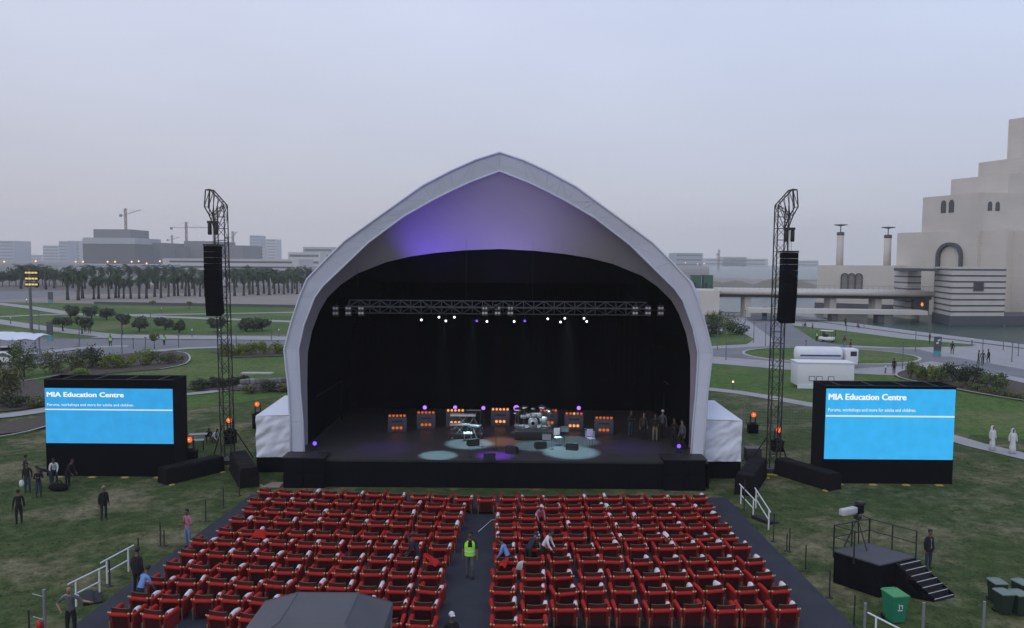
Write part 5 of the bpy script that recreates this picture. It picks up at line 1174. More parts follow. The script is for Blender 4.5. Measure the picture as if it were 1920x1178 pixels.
# side rigging seen dimly inside: sloping roof braces
for s_, lab in ((-1, 'sloping tubular brace along the inner drape, crane side'), (1, 'sloping tubular brace along the inner drape, bridge side')):
    a = V(585 if s_ < 0 else 1300, 748, 50); b = V(640 if s_ < 0 else 1245, 715, 56); mb = MB(); e = empty('stage_brace', (a.x, a.y, ZS), 0, lab, 'brace'); d = b - a
    mb.tube((0, 0, a.z - ZS), (d.x, d.y, b.z - ZS), 0.05, n=6); mb.build('tube', M_blackmetal, e); MB().tube((0, 0, 0), (0, 0, a.z - ZS), 0.05, n=6).build('post', M_black, e); MB().tube((d.x, d.y, 0), (d.x, d.y, b.z - ZS), 0.05, n=6).build('post', M_black, e)
# ------------------------------------------------------------------ people
M_skinT = {'a': mat('skin_brown', (0.16, 0.085, 0.055), 0.6), 'b': mat('skin_tan', (0.32, 0.19, 0.13), 0.6)}
M_hair = mat('hair_black', (0.012, 0.010, 0.010), 0.6); M_hairg = mat('hair_grey', (0.28, 0.22, 0.19), 0.7); M_shoe = mat('shoe_black', (0.012, 0.012, 0.012), 0.5)
def cloth(name, c): return mat('cloth_' + name, c, 0.85, c2=tuple(x * 0.75 for x in c), scale=9, bump=0.5, bscale=14)
CL = {k: cloth(k, c) for k, c in dict(black=(0.012, 0.012, 0.014), navy=(0.018, 0.021, 0.035), suit=(0.02, 0.02, 0.025), jeans=(0.16, 0.22, 0.34), djeans=(0.035, 0.045, 0.075), white=(0.70, 0.71, 0.74), blue=(0.16, 0.30, 0.62), grey=(0.10, 0.10, 0.11), pink=(0.42, 0.16, 0.22), darkred=(0.14, 0.02, 0.022), hivis=(0.36, 0.88, 0.08), khaki=(0.20, 0.16, 0.12), brown=(0.05, 0.04, 0.035)).items()}
PEND = []
def person(base, rz, H_, lab, shirt, pants, pose='stand', skin='a', hair='black', sleeves='long', extras=(), name='person', group=None, rn=random.Random(21)):
    """one continuous skinned body; local -Y is the way the person faces"""
    k = H_ / 1.75; e = empty(name, base, rz, lab, 'person', group); v = Vector
    lean = dict(bend=1.15, stoop=0.55, sit=0.12, arms=0.12).get(pose, 0.02)
    hipz = 0.93 if pose != 'sit' else 0.47
    if pose == 'crouch': hipz, lean = 0.38, 0.75
    pel = v((0, 0, hipz)); sp = v((0, -math.sin(lean), math.cos(lean)))
    bel = pel + sp * 0.17; che = pel + sp * 0.38; nb_ = pel + sp * 0.53; hd = (sp + v((0, -0.1, 0.35 if lean > 0.4 else 0.0))).normalized()
    nk = nb_ + hd * 0.08; h0 = nb_ + hd * 0.15 + v((0, -0.015, 0)); h1 = nb_ + hd * 0.24 + v((0, -0.02, 0)); h2 = nb_ + hd * 0.31 + v((0, -0.01, 0))
    J = [('pelvis', pel, 0.135, 0.105, None), ('belly', bel, 0.135, 0.10, 0), ('chest', che, 0.155, 0.11, 1), ('neckb', nb_, 0.085, 0.075, 2), ('neck', nk, 0.055, 0.055, 3), ('head', h0, 0.072, 0.085, 4), ('head', h1, 0.082, 0.10, 5), ('head', h2, 0.055, 0.065, 6)]
    def add(n, p, rx, ry, par): J.append((n, p, rx, ry, par)); return len(J) - 1
    hands = []
    for s_ in (-1, 1):
        sh = nb_ - sp * 0.05 + v((s_ * 0.175, 0, 0)); i1 = add('arm', sh, 0.062, 0.062, 3)
        if pose == 'walk': el = sh + v((s_ * 0.07, -s_ * 0.06 + 0.02, -0.28)); wr = el + v((s_ * 0.02, -0.05 - s_ * 0.04, -0.25))
        elif pose == 'arms' : el = sh + v((s_ * 0.22, 0.02, -0.18)); wr = el + (v((s_ * 0.22, -0.10, 0.0)) if s_ > 0 else v((s_ * -0.12, -0.12, -0.18)))
        elif pose in ('bend', 'crouch', 'stoop'): el = sh + v((s_ * 0.05, -0.08, -0.26)); wr = el + v((-s_ * 0.04, -0.14, -0.20))
        elif pose == 'hold': el = sh + v((s_ * 0.07, 0.0, -0.27)); wr = el + v((-s_ * 0.12, -0.20, 0.08))
        elif pose == 'sit': el = sh + v((s_ * 0.06, -0.06, -0.27)); wr = el + v((-s_ * 0.04, -0.22, -0.06))
        else: el = sh + v((s_ * 0.065, 0.03, -0.28)); wr = el + v((s_ * 0.01, -0.06, -0.25))
        i2 = add('arm', el, 0.046, 0.046, i1); i3 = add('fore', wr, 0.032, 0.030, i2); d = (wr - el).normalized(); pm = wr + d * 0.07; i4 = add('hand', pm, 0.036, 0.022, i3); hands.append((pm, d, s_))
        hip = pel + v((s_ * 0.095, 0, -0.05)); l1 = add('leg', hip, 0.092, 0.095, 0)
        if pose == 'walk': kn = hip + v((0, -s_ * 0.12 - 0.03, -0.40)); an = v((s_ * 0.09, kn.y + s_ * 0.02 + 0.05, 0.07))
        elif pose == 'sit': kn = hip + v((s_ * 0.03, -0.42, 0.02)); an = v((s_ * 0.11, kn.y + 0.02, 0.07))
        elif pose == 'crouch': kn = hip + v((s_ * 0.08, -0.34, 0.14)); an = v((s_ * 0.13, kn.y + 0.25, 0.07))
        else: kn = hip + v((s_ * 0.015, -0.015, -0.41)); an = v((s_ * 0.115, 0.03, 0.07))
        if pose == 'bend': kn += v((0, 0.03, 0))
        l2 = add('leg', kn, 0.062, 0.064, l1); l3 = add('shin', an, 0.042, 0.045, l2); l4 = add('foot', an + v((s_ * 0.02, -0.13, -0.035)), 0.04, 0.032, l3)
    me = bpy.data.meshes.new('body'); me.from_pydata([j[1] * k for j in J], [(i, j[4]) for i, j in enumerate(J) if j[4] is not None], [])
    o = bpy.data.objects.new('body', me); col.objects.link(o)
    sk = o.modifiers.new('s', 'SKIN'); sk.use_smooth_shade = True; sk.branch_smoothing = 0.6
    for i, j in enumerate(J): me.skin_vertices[0].data[i].radius = (j[2] * k * (1.0 if j[0] in ('head', 'hand', 'neck') else 1.1), j[3] * k * (1.0 if j[0] in ('head', 'hand', 'neck') else 1.1))
    me.skin_vertices[0].data[0].use_root = True
    ss = o.modifiers.new('u', 'SUBSURF'); ss.levels = 1; ss.render_levels = 1
    PEND.append((o, e, J, k, shirt, pants, skin, sleeves, hands, 'jacket' in extras))
    # hair cap
    mb = MB(); c = (h1 + hd * 0.03 + v((0, 0.018, 0))) * k
    if hair != 'none':
        mb.ball(tuple(c), 0.105 * k, 12, 0, (0.93, 1.05, 1.0)); o2 = mb.build('hair', {'black': M_hair, 'grey': M_hairg, 'whitecap': CL['white'], 'bluecap': CL['navy'], 'scarf': CL['white']}[hair], e)
        zc = c.z - 0.02 * k; me2 = o2.data                       # flatten the front so that the face stays free
        for vv in me2.vertices:
            if vv.co.z < zc and vv.co.y < c.y + 0.03 * k: vv.co.y = c.y + 0.03 * k; vv.co.z = max(vv.co.z, zc - 0.05 * k)
        if hair.endswith('cap'): MB().box(tuple(c + v((0, -0.11 * k, 0.015 * k))), (0.15 * k, 0.13 * k, 0.015 * k)).build('cap_peak', {'whitecap': CL['white'], 'bluecap': CL['navy']}[hair], o2)
    fz = (h0 + h1) / 2 * k
    MB().add([tuple(fz + v((-0.012, -0.082, -0.012)) ), tuple(fz + v((0.012, -0.082, -0.012))), tuple(fz + v((0, -0.115, -0.01))), tuple(fz + v((0, -0.085, 0.035)))], [(0, 1, 2), (0, 2, 3), (2, 1, 3)]).build('nose', M_skinT[skin], e)
    for x in extras:
        if x == 'vest':                       # open reflective vest over the shirt
            mb = MB(); n = 16
            rings = [(pel.z - 0.05, 0.205, 0.165), (pel.z + 0.12, 0.20, 0.16), (pel.z + 0.30, 0.215, 0.17), (pel.z + 0.44, 0.205, 0.15), (pel.z + 0.52, 0.15, 0.10)]
            for z, a, b in rings: mb.v += [(a * k * math.cos(2 * math.pi * i / n), b * k * math.sin(2 * math.pi * i / n) , z * k) for i in range(n)]
            for r_ in range(len(rings) - 1):
                for i in range(n):
                    if r_ >= 2 and i in (11, 12) : continue
                    mb.f.append((r_ * n + i, r_ * n + (i + 1) % n, (r_ + 1) * n + (i + 1) % n, (r_ + 1) * n + i)); mb.m.append(0); mb.sm.append(True)
            vo = mb.build('safety_vest', CL['hivis'], e)
            mb = MB(); mb.lathe([(0.212, 0.0), (0.212, 0.045)], (0, 0, 0), 16); mb.v = [(a * k, b * k * 0.81, (c_ + pel.z + 0.10) * k) for a, b, c_ in mb.v]; mb.f = mb.f[:-2]; mb.m = mb.m[:-2]; mb.sm = mb.sm[:-2]; mb.build('reflective_band', mat('reflective', (0.72, 0.74, 0.74), 0.4), vo)
        if x == 'jacket':
            mb = MB(); n = 14; rings = [(pel.z - 0.12, 0.20, 0.15), (pel.z + 0.15, 0.195, 0.15), (pel.z + 0.38, 0.21, 0.155), (pel.z + 0.52, 0.12, 0.10)]
            for z, a, b in rings: mb.v += [(a * k * math.cos(2 * math.pi * i / n), b * k * math.sin(2 * math.pi * i / n), z * k) for i in range(n)]
            for r_ in range(3):
                for i in range(n):
                    if i in (10,): continue
                    mb.f.append((r_ * n + i, r_ * n + (i + 1) % n, (r_ + 1) * n + (i + 1) % n, (r_ + 1) * n + i)); mb.m.append(0); mb.sm.append(True)
            mb.build('jacket', CL['black'], e)
        if x == 'robe':
            mb = MB(); n = 14; mb.lathe([(0.23, 0.05), (0.20, 0.5), (0.165, 0.95), (0.175, 1.25), (0.165, 1.38), (0.09, 1.46)], (0, 0, 0), n); mb.v = [(a * k, b * k * 0.78, c_ * k) for a, b, c_ in mb.v]; mb.build('robe', CL['white'], e)
            mb = MB(); mb.lathe([(0.17, 1.40), (0.13, 1.55), (0.118, 1.68), (0.07, 1.77), (0.01, 1.79)], (0, 0.03, 0), n); mb.v = [(a * k, b * k + 0.0, c_ * k) for a, b, c_ in mb.v]
            for i, q in enumerate(mb.v):
                if q[1] < -0.06 * k and q[2] < 1.69 * k: mb.v[i] = (q[0], -0.06 * k, q[2])
            mb.build('headscarf', CL['white'], e)
        if x == 'bag':
            pm = hands[0][0] * k; mb = MB(); mb.ball((pm.x - 0.03, pm.y, pm.z - 0.24 * k), 0.17, 8, 0, (0.8, 0.5, 1.25)); tag_ = mb.build('carrier_bag', CL['white'], e)
        if x == 'stripes':
            for s_ in (-1, 1): MB().box((s_ * 0.19 * k, 0, (pel.z + 0.50) * k), (0.16 * k, 0.05, 0.03), ry=s_ * 0.5).build('shoulder_stripe', CL['white'], e)
    return e
def on(px, py, z=0.012): return tuple(G(px, py, z))
P = person
# on the grass, crouching-group side
P(on(195, 975), 0.9, 1.66, 'man in dark suit standing alone on the lawn', 'suit', 'suit', extras=('jacket',), hair='grey')
P(on(36, 983), -2.4, 1.66, 'person all in black standing at the frame edge on the lawn', 'black', 'black')
P(on(73, 933), 0.8, 1.60, 'person in dark top and jeans facing the crouching group', 'black', 'djeans', 'hold')
P(on(52, 923), 0.3, 1.62, 'person in dark clothes carrying a white bag', 'black', 'djeans', extras=('bag',))
P(on(48, 908), 2.4, 1.65, 'person in black standing behind the bag carrier', 'navy', 'black')
P(on(95, 913), -0.9, 1.65, 'person in dark clothes bending over the black bag', 'navy', 'djeans', 'bend')
P(on(103, 908), 0.4, 1.62, 'person in white shirt beside the black bag', 'white', 'djeans', 'stoop')
P(on(127, 912), 1.3, 1.62, 'person in black near the video screen corner', 'black', 'black', 'stoop')
P(on(390, 826), 0.5, 1.6, 'person in dark top sitting on the grass behind the tower', 'black', 'grey', 'crouch')
P(on(398, 829), 1.2, 1.6, 'person in white top sitting on the grass behind the tower', 'white', 'grey', 'crouch')
P(on(207, 650, 0.05), 0.5, 1.75, 'guard in yellow vest on the far road beside the round trees', 'black', 'black', extras=('vest',), rn=random.Random(1))
P(on(308, 648, 0.05), -0.5, 1.75, 'guard in yellow vest on the far road near the young tree', 'black', 'black', extras=('vest',))
P(on(160, 623, 0.05), 0.5, 1.8, 'walker in black below the round trees', 'black', 'black', 'walk'); P(on(168, 625, 0.05), 0.8, 1.75, 'second walker in black below the round trees, nearer the road', 'black', 'grey', 'walk')
# on the deck
DK = lambda px, py, z=ZD2: tuple(G(px, py, z))
P(DK(353, 1027, 0.21), -0.5, 1.70, 'man in pink checked shirt and pale jeans at the deck edge', 'pink', 'jeans', 'hold', extras=())
P(DK(881, 1084), 0.06, 1.88, 'man in yellow-green safety vest walking down the centre aisle', 'black', 'grey', 'walk', extras=('vest',), hair='black', sleeves='short')
P(DK(258, 1112), 2.9, 1.70, 'person in dark jacket with back turned, behind the worker in blue', 'brown', 'black', extras=('jacket',))
P(DK(262, 1152), 2.7, 1.70, 'worker in bright blue shirt leaning over an armchair', 'blue', 'navy', 'stoop', hair='black', sleeves='short')
P(DK(134, 1196), 0.2, 1.78, 'balding man in dark striped shirt with one arm out', 'grey', 'black', 'arms', 'b', 'none', 'short', ('stripes',))
P(DK(846, 1250), 0.3, 1.72, 'man in white cap and blue shirt at the bottom of the aisle', 'brown', 'navy', hair='whitecap', extras=('jacket',))
P(DK(785, 1076), -1.4, 1.72, 'worker in navy bending over an armchair by the aisle', 'navy', 'navy', 'stoop', hair='bluecap')
P(DK(954, 1084), -1.9, 1.66, 'worker in pale blue shirt standing between the armchairs', 'blue', 'black', 'stoop', sleeves='long')
P(DK(990, 1068), 2.6, 1.72, 'worker in dark clothes bending low between two colleagues', 'navy', 'black', 'bend', hair='bluecap')
P(DK(1017, 1064), 1.2, 1.72, 'worker in white shirt among the armchairs', 'white', 'black', 'stoop', sleeves='long')
P(DK(1009, 1000, ZD), 0.4, 1.5, 'person with white cap half hidden in the third row', 'pink', 'black', 'stoop', hair='whitecap')
# camera side
P(on(1740, 1067), 0.35, 1.68, 'long-haired person in black jacket and jeans beside the camera platform', 'white', 'djeans', extras=('jacket',))
P(on(1860, 845, 0.03), 0.2, 1.72, 'man in white robe on the footpath, nearer the screen', 'white', 'white', extras=('robe',), hair='none'); P(on(1898, 851, 0.03), -0.2, 1.72, 'man in white robe on the footpath, nearer the frame edge', 'white', 'white', extras=('robe',), hair='none')
for i, (px, py, lab, c1, c2) in enumerate(((1785, 664, 'dark figure walking alone across the forecourt', 'black', 'black'), (1834, 684, 'dark walker leading the three on the forecourt', 'black', 'djeans'), (1842, 684, 'dark walker in the middle of the three on the forecourt', 'navy', 'black'), (1853, 681, 'dark walker last of the three on the forecourt', 'black', 'black'), (1676, 701, 'dark figure standing by the bollard near the truck', 'black', 'black'),
        (1509, 622, 'red-topped walker farthest along the road', 'darkred', 'jeans'), (1523, 626, 'red-topped walker following the farthest one', 'darkred', 'jeans'), (1544, 641, 'red-topped walker beside the cart', 'darkred', 'grey'), (1566, 641, 'red-topped walker in front of the cart', 'darkred', 'jeans'), (1583, 652, 'red-topped walker by the kerb near the truck', 'darkred', 'jeans'), (1594, 660, 'red-topped walker right behind the truck cab', 'darkred', 'jeans'), (1585, 612, 'dark figure on the promenade under the lamp post', 'black', 'black'), (1611, 616, 'figure in red sitting low on the promenade', 'darkred', 'darkred'), (1743, 645, 'small red-brown figure on the long lawn', 'brown', 'darkred'))):
    P(on(px, py, 0.05), (i * 1.3) % 6, 1.8, lab, c1, c2, 'walk' if i not in (4, 12) else ('stand' if i == 4 else 'crouch'))
P(on(1531, 640, 0.05), 0.4, 1.75, 'guard in yellow vest beside the golf cart', 'black', 'black', extras=('vest',))
# crew on stage
for i, (px, py, c1, c2, lab) in enumerate(((1182, 820, 'suit', 'djeans', 'crew member in dark suit and pale shirt, farthest from the drape'), (1206, 825, 'brown', 'black', 'crew member in brown on the stage'), (1228, 828, 'black', 'khaki', 'crew member with bare legs on the stage'), (1242, 820, 'grey', 'black', 'tall crew member in grey with pale cap'), (1264, 838, 'black', 'black', 'crew member half hidden beside the arch'), (1279, 842, 'grey', 'black', 'crew member nearest the arch leg'))):
    P(tuple(G(px, py, ZS)), 0.5 - i * 0.3, 1.74, lab, c1, c2, 'stand' if i % 2 else 'hold', 'b' if i % 2 else 'a', 'whitecap' if i == 3 else 'black')
# turn the skinned skeletons into plain meshes, colour by body region
bpy.context.view_layer.update(); dg = bpy.context.evaluated_depsgraph_get()
for o, e, J, k, shirt, pants, skin, sleeves, hands, jk in PEND:
    me = bpy.data.meshes.new_from_object(o.evaluated_get(dg)); me.name = 'body'
    mats = [M_skinT[skin], CL[shirt], CL[pants], M_shoe, CL['black']]; me.materials.clear()
    for m in mats: me.materials.append(m)
    segs = [(J[j[4]][1] * k, j[1] * k, j[0]) for j in J if j[4] is not None]
    reg = {'belly': 1, 'chest': 1, 'neckb': 1, 'neck': 0, 'head': 0, 'arm': 1, 'fore': 1 if sleeves == 'long' else 0, 'hand': 0, 'leg': 2, 'shin': 2, 'foot': 3}
    if jk: reg['arm'] = reg['fore'] = 4
    for p in me.polygons:
        c = p.center; best = None
        for a, b, n in segs:
            ab_ = b - a; t = max(0, min(1, (c - a).dot(ab_) / max(1e-9, ab_.length_squared))); dd = (c - a - ab_ * t).length
            if best is None or dd < best[0]: best = (dd, n)
        p.material_index = reg[best[1]]; p.use_smooth = True
    # fingers and thumb grown from each palm
    mb = MB()
    for pm, d, s_ in hands:
        pm = pm * k; sd_ = d.cross(Vector((0, 1, 0.2))).normalized()
        for q, (off, L_) in enumerate(((-0.027, 0.065), (-0.009, 0.078), (0.009, 0.074), (0.027, 0.058))):
            a = pm + d * 0.015 + sd_ * off * k; m_ = a + d * L_ * 0.6 * k; mb.path([a, m_, m_ + (d * 0.7 + Vector((0, -0.7, 0))) * L_ * 0.5 * k], [0.0095 * k, 0.009 * k, 0.006 * k], 5)
        a = pm - d * 0.03 + Vector((0, -0.02, 0)); mb.path([a, a + (d * 0.5 + Vector((-s_ * 0.35, -0.75, 0))) * 0.06 * k, a + (d * 0.8 + Vector((-s_ * 0.35, -0.65, 0))) * 0.09 * k], [0.012 * k, 0.01 * k, 0.007 * k], 5)
    bm = bmesh.new(); bm.from_mesh(me); off = len(bm.verts); nv = [bm.verts.new(c) for c in mb.v]
    for f in mb.f:
        try: fc = bm.faces.new([nv[i] for i in f]); fc.material_index = 0; fc.smooth = True
        except ValueError: pass
    bm.to_mesh(me); bm.free()
    n = bpy.data.objects.new('body', me); col.objects.link(n); n.parent = e; bpy.data.objects.remove(o)
# loose red covers workers are handling, white bundle, black bag
def cloth_heap(pts, name, m, lab, cat):
    c = sum((Vector(p) for p in pts), Vector()) / len(pts); mb = MB(); n = 8; rn = random.Random(len(lab)); vs_ = []
    A, B, C_, D_ = [Vector(p) for p in pts]
    for j in range(n + 1):
        for i in range(n + 1):
            u, v = i / n, j / n; q = A.lerp(B, u).lerp(D_.lerp(C_, u), v) - c; vs_.append(tuple(q + Vector((rn.uniform(-.02, .02), rn.uniform(-.02, .02), 0.05 * math.sin(5 * u + 3 * v) + rn.uniform(-.015, .015)))))
    mb.add(vs_, [(j * (n + 1) + i, j * (n + 1) + i + 1, (j + 1) * (n + 1) + i + 1, (j + 1) * (n + 1) + i) for j in range(n) for i in range(n)], 0, True)
    o = mb.build(name, m, None, tuple(c)); md = o.modifiers.new('t', 'SOLIDIFY'); md.thickness = 0.03; tag(o, lab, cat); return o
def above(px, py, h): p = G(px, py, ZD2 + h); return (p.x, p.y, ZD2 + h)
cloth_heap([above(794, 1043, 1.0), above(800, 1036, 1.05), above(824, 1056, 0.9), above(814, 1064, 0.85)], 'seat_cover', M_red, 'red seat cover held by the worker in navy', 'cloth')
cloth_heap([above(473, 1010, 0.85), above(480, 990, 1.25), above(500, 997, 1.1), above(498, 1012, 0.8)], 'seat_cover', M_red, 'bright red cover draped high over an armchair in the fifth row', 'cloth')
cloth_heap([above(936, 1062, 0.8), above(948, 1044, 1.0), above(954, 1050, 0.95), above(946, 1066, 0.8)], 'seat_cover', M_red, 'red seat cover beside the worker in pale blue', 'cloth')
cloth_heap([above(967, 1070, 0.4), above(972, 1052, 0.8), above(982, 1054, 0.8), above(978, 1070, 0.4)], 'white_bundle', MATS['white_cloth'], 'white cloth bundle held between the workers', 'cloth')
b = G(110, 921); mb = MB(); mb.ball((0, 0, 0.22), 0.5, 12, 0, (1.15, 0.55, 0.45)); mb.path([(-0.25, 0, 0.4), (-0.1, 0, 0.6), (0.1, 0, 0.6), (0.25, 0, 0.4)], 0.025, 5); tag(mb.build('holdall', M_casing, None, tuple(b)), 'large black holdall on the grass among the crouching group', 'bag')
# ------------------------------------------------------------------ camera platform
def g2(px, py, z=0.0): p = G(px, py, z); return Vector((p.x, p.y, z))
HP = 1.35
pa, pb_, pc_ = g2(1562, 1041, HP), g2(1648, 1060, HP), g2(1718, 1046, HP)     # front-left, front corner, right end of the deck
fl, fr, rr_ = G(1563, 1032, HP), G(1650, 1059, HP), G(1717, 1044, HP); bl_ = fl + rr_ - fr
cp = empty('camera_platform', (fr.x, fr.y, 0), 0, 'black skirted camera platform with railing and steps', 'platform'); CO = Vector((fr.x, fr.y, 0))
L2 = lambda p, z: (p.x - CO.x, p.y - CO.y, z)
mb = MB(); mb.prism([(p.x - CO.x, p.y - CO.y) for p in (fl, fr, rr_, bl_)], HP - 0.06, HP); mb.build('deck', mat('platform_deck', (0.085, 0.085, 0.10), 0.8, scale=3), cp)
mb = MB(); cen = (fl + rr_) / 2; q = [p.lerp(cen, 0.015) for p in (fl, fr, rr_, bl_)]; mb.prism([(p.x - CO.x, p.y - CO.y) for p in q], 0.0, HP - 0.063); mb.build('skirt', M_skirt, cp)
def rail(a, b, n):
    for k in range(n + 1):
        p = a.lerp(b, k / n); MB().tube(L2(p, HP - 0.3), L2(p, HP + 1.05), 0.03, n=6).build('rail_post', M_blackmetal, cp)
    for z in (0.55, 1.03): MB().tube(L2(a, HP + z), L2(b, HP + z), 0.022, n=6).build('guard_rail', M_blackmetal, cp)
rail(fl, bl_, 2); rail(bl_, rr_, 2); rail(fl, fl.lerp(fr, 0.45), 1)
sd0 = (rr_ - fr); outd = (fr - fl).normalized(); outd = Vector((outd.x, outd.y, 0)); st = fr.lerp(rr_, 0.35)
n = 7; w0, w1 = fr.lerp(rr_, 0.42), rr_.lerp(fr, 0.02); rz_ = math.atan2((w1 - w0).y, (w1 - w0).x); sl = (w1 - w0).length; stair_dir = Vector((math.cos(rz_ - 1.5708), math.sin(rz_ - 1.5708), 0))
e0, e1 = G(1752, 1133), G(1787, 1118); down = ((e0 + e1) / 2 - (w0 + w1) / 2); down.z = 0
for k in range(n):
    z = HP * (1 - (k + 0.6) / (n + 0.2)); c = (w0 + w1) / 2 + down * ((k + 0.5) / n); ww = (w1 - w0) * 0.5; hd = down / n * 0.55
    mb = MB(); mb.prism([((c + a * ww + b * hd).x - CO.x, (c + a * ww + b * hd).y - CO.y) for a, b in ((-1, -1), (1, -1), (1, 1), (-1, 1))], max(0.0, z - 0.18), z); tr_ = mb.build('step', M_riser, cp)
    mb = MB(); mb.prism([((c + a * ww * 0.98 + down / n * b).x - CO.x, (c + a * ww * 0.98 + down / n * b).y - CO.y) for a, b in ((-1, 0.40), (1, 0.40), (1, 0.56), (-1, 0.56))], z + 0.002, z + 0.014); mb.build('nosing', mat('nosing_white', (0.62, 0.64, 0.68), 0.6), tr_)
for w_ in (w0, w1):
    mb = MB(); a = w_; b = w_ + down; d = (w1 - w0).normalized() * 0.03; mb.add([L2(a, 0.0), L2(a, HP - 0.08), L2(b, 0.14), L2(b, 0.0), L2(a + d, 0.0), L2(a + d, HP - 0.08), L2(b + d, 0.14), L2(b + d, 0.0)], [(0, 1, 2, 3), (7, 6, 5, 4), (0, 4, 5, 1), (1, 5, 6, 2), (2, 6, 7, 3)]); mb.build('stringer', M_skirt, cp)
# broadcast camera on a tripod
tcx = G(1606, 1026, HP); vc = empty('broadcast_camera', (tcx.x, tcx.y, HP), 0.5, 'grey broadcast camera with long lens on tripod on the platform', 'camera')
for t in range(3): MB().tube((0.5 * math.cos(t * 2.1 + 0.5), 0.5 * math.sin(t * 2.1 + 0.5), 0.004), (0.04 * math.cos(t * 2.1), 0.04 * math.sin(t * 2.1), 1.15), 0.03, 0.022, n=6).build('tripod_leg', M_blackmetal, vc)
MB().bbox((0, 0, 1.25), (0.2, 0.26, 0.16), 0.02).build('tripod_head', M_blackmetal, vc); MB().bbox((0.1, 0.05, 1.55), (0.38, 0.26, 0.34), 0.03).build('body', M_casing, vc); MB().bbox((-0.52, 0.05, 1.57), (0.85, 0.25, 0.26), 0.03).build('lens', mat('lens_grey', (0.50, 0.50, 0.52), 0.5), vc)
MB().bbox((0.2, 0.05, 1.8), (0.3, 0.3, 0.13), 0.02).build('viewfinder', M_blackmetal, vc); MB().tube((0.2, 0.0, 1.3), (0.55, -0.25, 1.15), 0.015, n=5).build('pan_bar', M_blackmetal, vc)
# bins
def bin_(px, py, c, lid, lab, rz=0.0, grp=None, mark=False, s_=1.0):
    b = G(px, py); e = empty('wheelie_bin', (b.x, b.y, 0.012), rz, lab, 'bin', grp); e.scale = (s_,) * 3
    m = mat('bin_%s' % c[0], c[1], 0.5, scale=6); mb = MB(); mb.add([(-0.23, -0.26, 0.06), (0.23, -0.26, 0.06), (0.23, 0.26, 0.06), (-0.23, 0.26, 0.06), (-0.30, -0.36, 1.0), (0.30, -0.36, 1.0), (0.30, 0.34, 1.0), (-0.30, 0.34, 1.0)], [(0, 3, 2, 1), (0, 1, 5, 4), (1, 2, 6, 5), (2, 3, 7, 6), (3, 0, 4, 7), (4, 5, 6, 7)]); bd = mb.build('body', m, e)
    mb = MB(); mb.box((0, -0.01, 1.03), (0.64, 0.76, 0.05)); mb.box((0, 0.36, 1.04), (0.5, 0.08, 0.06)); mb.build('lid', lid, e)
    for x in (-0.25, 0.25): MB().lathe([(0.10, -0.03), (0.10, 0.03)], (x, 0.27, 0.10), 12, axis='X').build('wheel', M_shoe, e)
    if mark:
        mb = MB(); mb.box((-0.05, -0.345, 0.66), (0.025, 0.01, 0.18), rx=-0.11); mb.box((0.03, -0.348, 0.70), (0.10, 0.01, 0.025), rx=-0.11); mb.box((0.07, -0.342, 0.65), (0.025, 0.01, 0.13), rx=-0.11); mb.box((0.0, -0.325, 0.52), (0.18, 0.01, 0.03), rx=-0.11); mk = mb.build('printed_emblem', CL['white'], bd); mk['kind'] = 'stuff'
gl = mat('bin_lid_green', (0.05, 0.30, 0.10), 0.5, scale=6)
bin_(1676, 1165, ('green', (0.020, 0.21, 0.115)), gl, 'bright green wheeled bin with white emblem by the platform steps', 0.15, None, True, 1.02)
lg = mat('bin_lid_grey', (0.17, 0.22, 0.19), 0.6, scale=6)
for i, (px, py, lab) in enumerate(((1868, 1130, 'dark green bin with grey lid, nearest the steps in the cluster'), (1880, 1151, 'dark green bin with grey lid in the middle of the cluster'), (1909, 1153, 'dark green bin with grey lid at the front of the cluster'), (1914, 1131, 'dark green bin with grey lid at the frame edge'))): bin_(px, py, ('dark', (0.018, 0.035, 0.026)), lg, lab, 0.06 * i, 'dark bins clustered on the lawn', False, 0.8)
# white handrails at the deck stairs
def handrail(pts, lab, z0=0.2, h=1.0, slope=0.0):
    P_ = [G(x, y, 0.1) for x, y in pts]; e = empty('handrail', (P_[0].x, P_[0].y, 0), 0, lab, 'handrail'); o = P_[0]
    n = len(P_)
    for k, p in enumerate(P_): MB().tube((p.x - o.x, p.y - o.y, 0.0), (p.x - o.x, p.y - o.y, h), 0.035, n=8).build('post', M_whitepaint, e)
    d = (P_[-1] - P_[0]).normalized() * 0.35
    for z in (h, h * 0.5):
        a, b = P_[0] - (d if z == h else d * 0), P_[-1] + (d if z == h else d * 0); MB().tube((a.x - o.x, a.y - o.y, z), (b.x - o.x, b.y - o.y, z), 0.03, n=8).build('rail', M_whitepaint, e)
handrail([(143, 1133), (187, 1110)], 'white stair handrail near the balding man'); handrail([(201, 1091), (241, 1068)], 'white stair handrail nearer the black posts, crouching-group side')
handrail([(1389, 942), (1412, 968)], 'white stair handrail beside the ballast block'); handrail([(1417, 950), (1441, 990)], 'white stair handrail on the deck edge past the ballast block'); handrail([(1641, 1205), (1690, 1232)], 'white handrail at the bottom of the frame by the green bin')
# steps that lie beside the railings
for px, py, lab in ((1430, 978, 'black stair treads beside the white handrail'), (165, 1125, 'black stair treads near the balding man')):
    b = G(px, py); e = empty('deck_steps', (b.x, b.y, 0), 0.5, lab, 'steps')
    for k in range(2): MB().box((k * 0.3, 0, 0.09 - k * 0.04), (0.34, 1.2, 0.16 - k * 0.08)).build('step', M_riser, e)
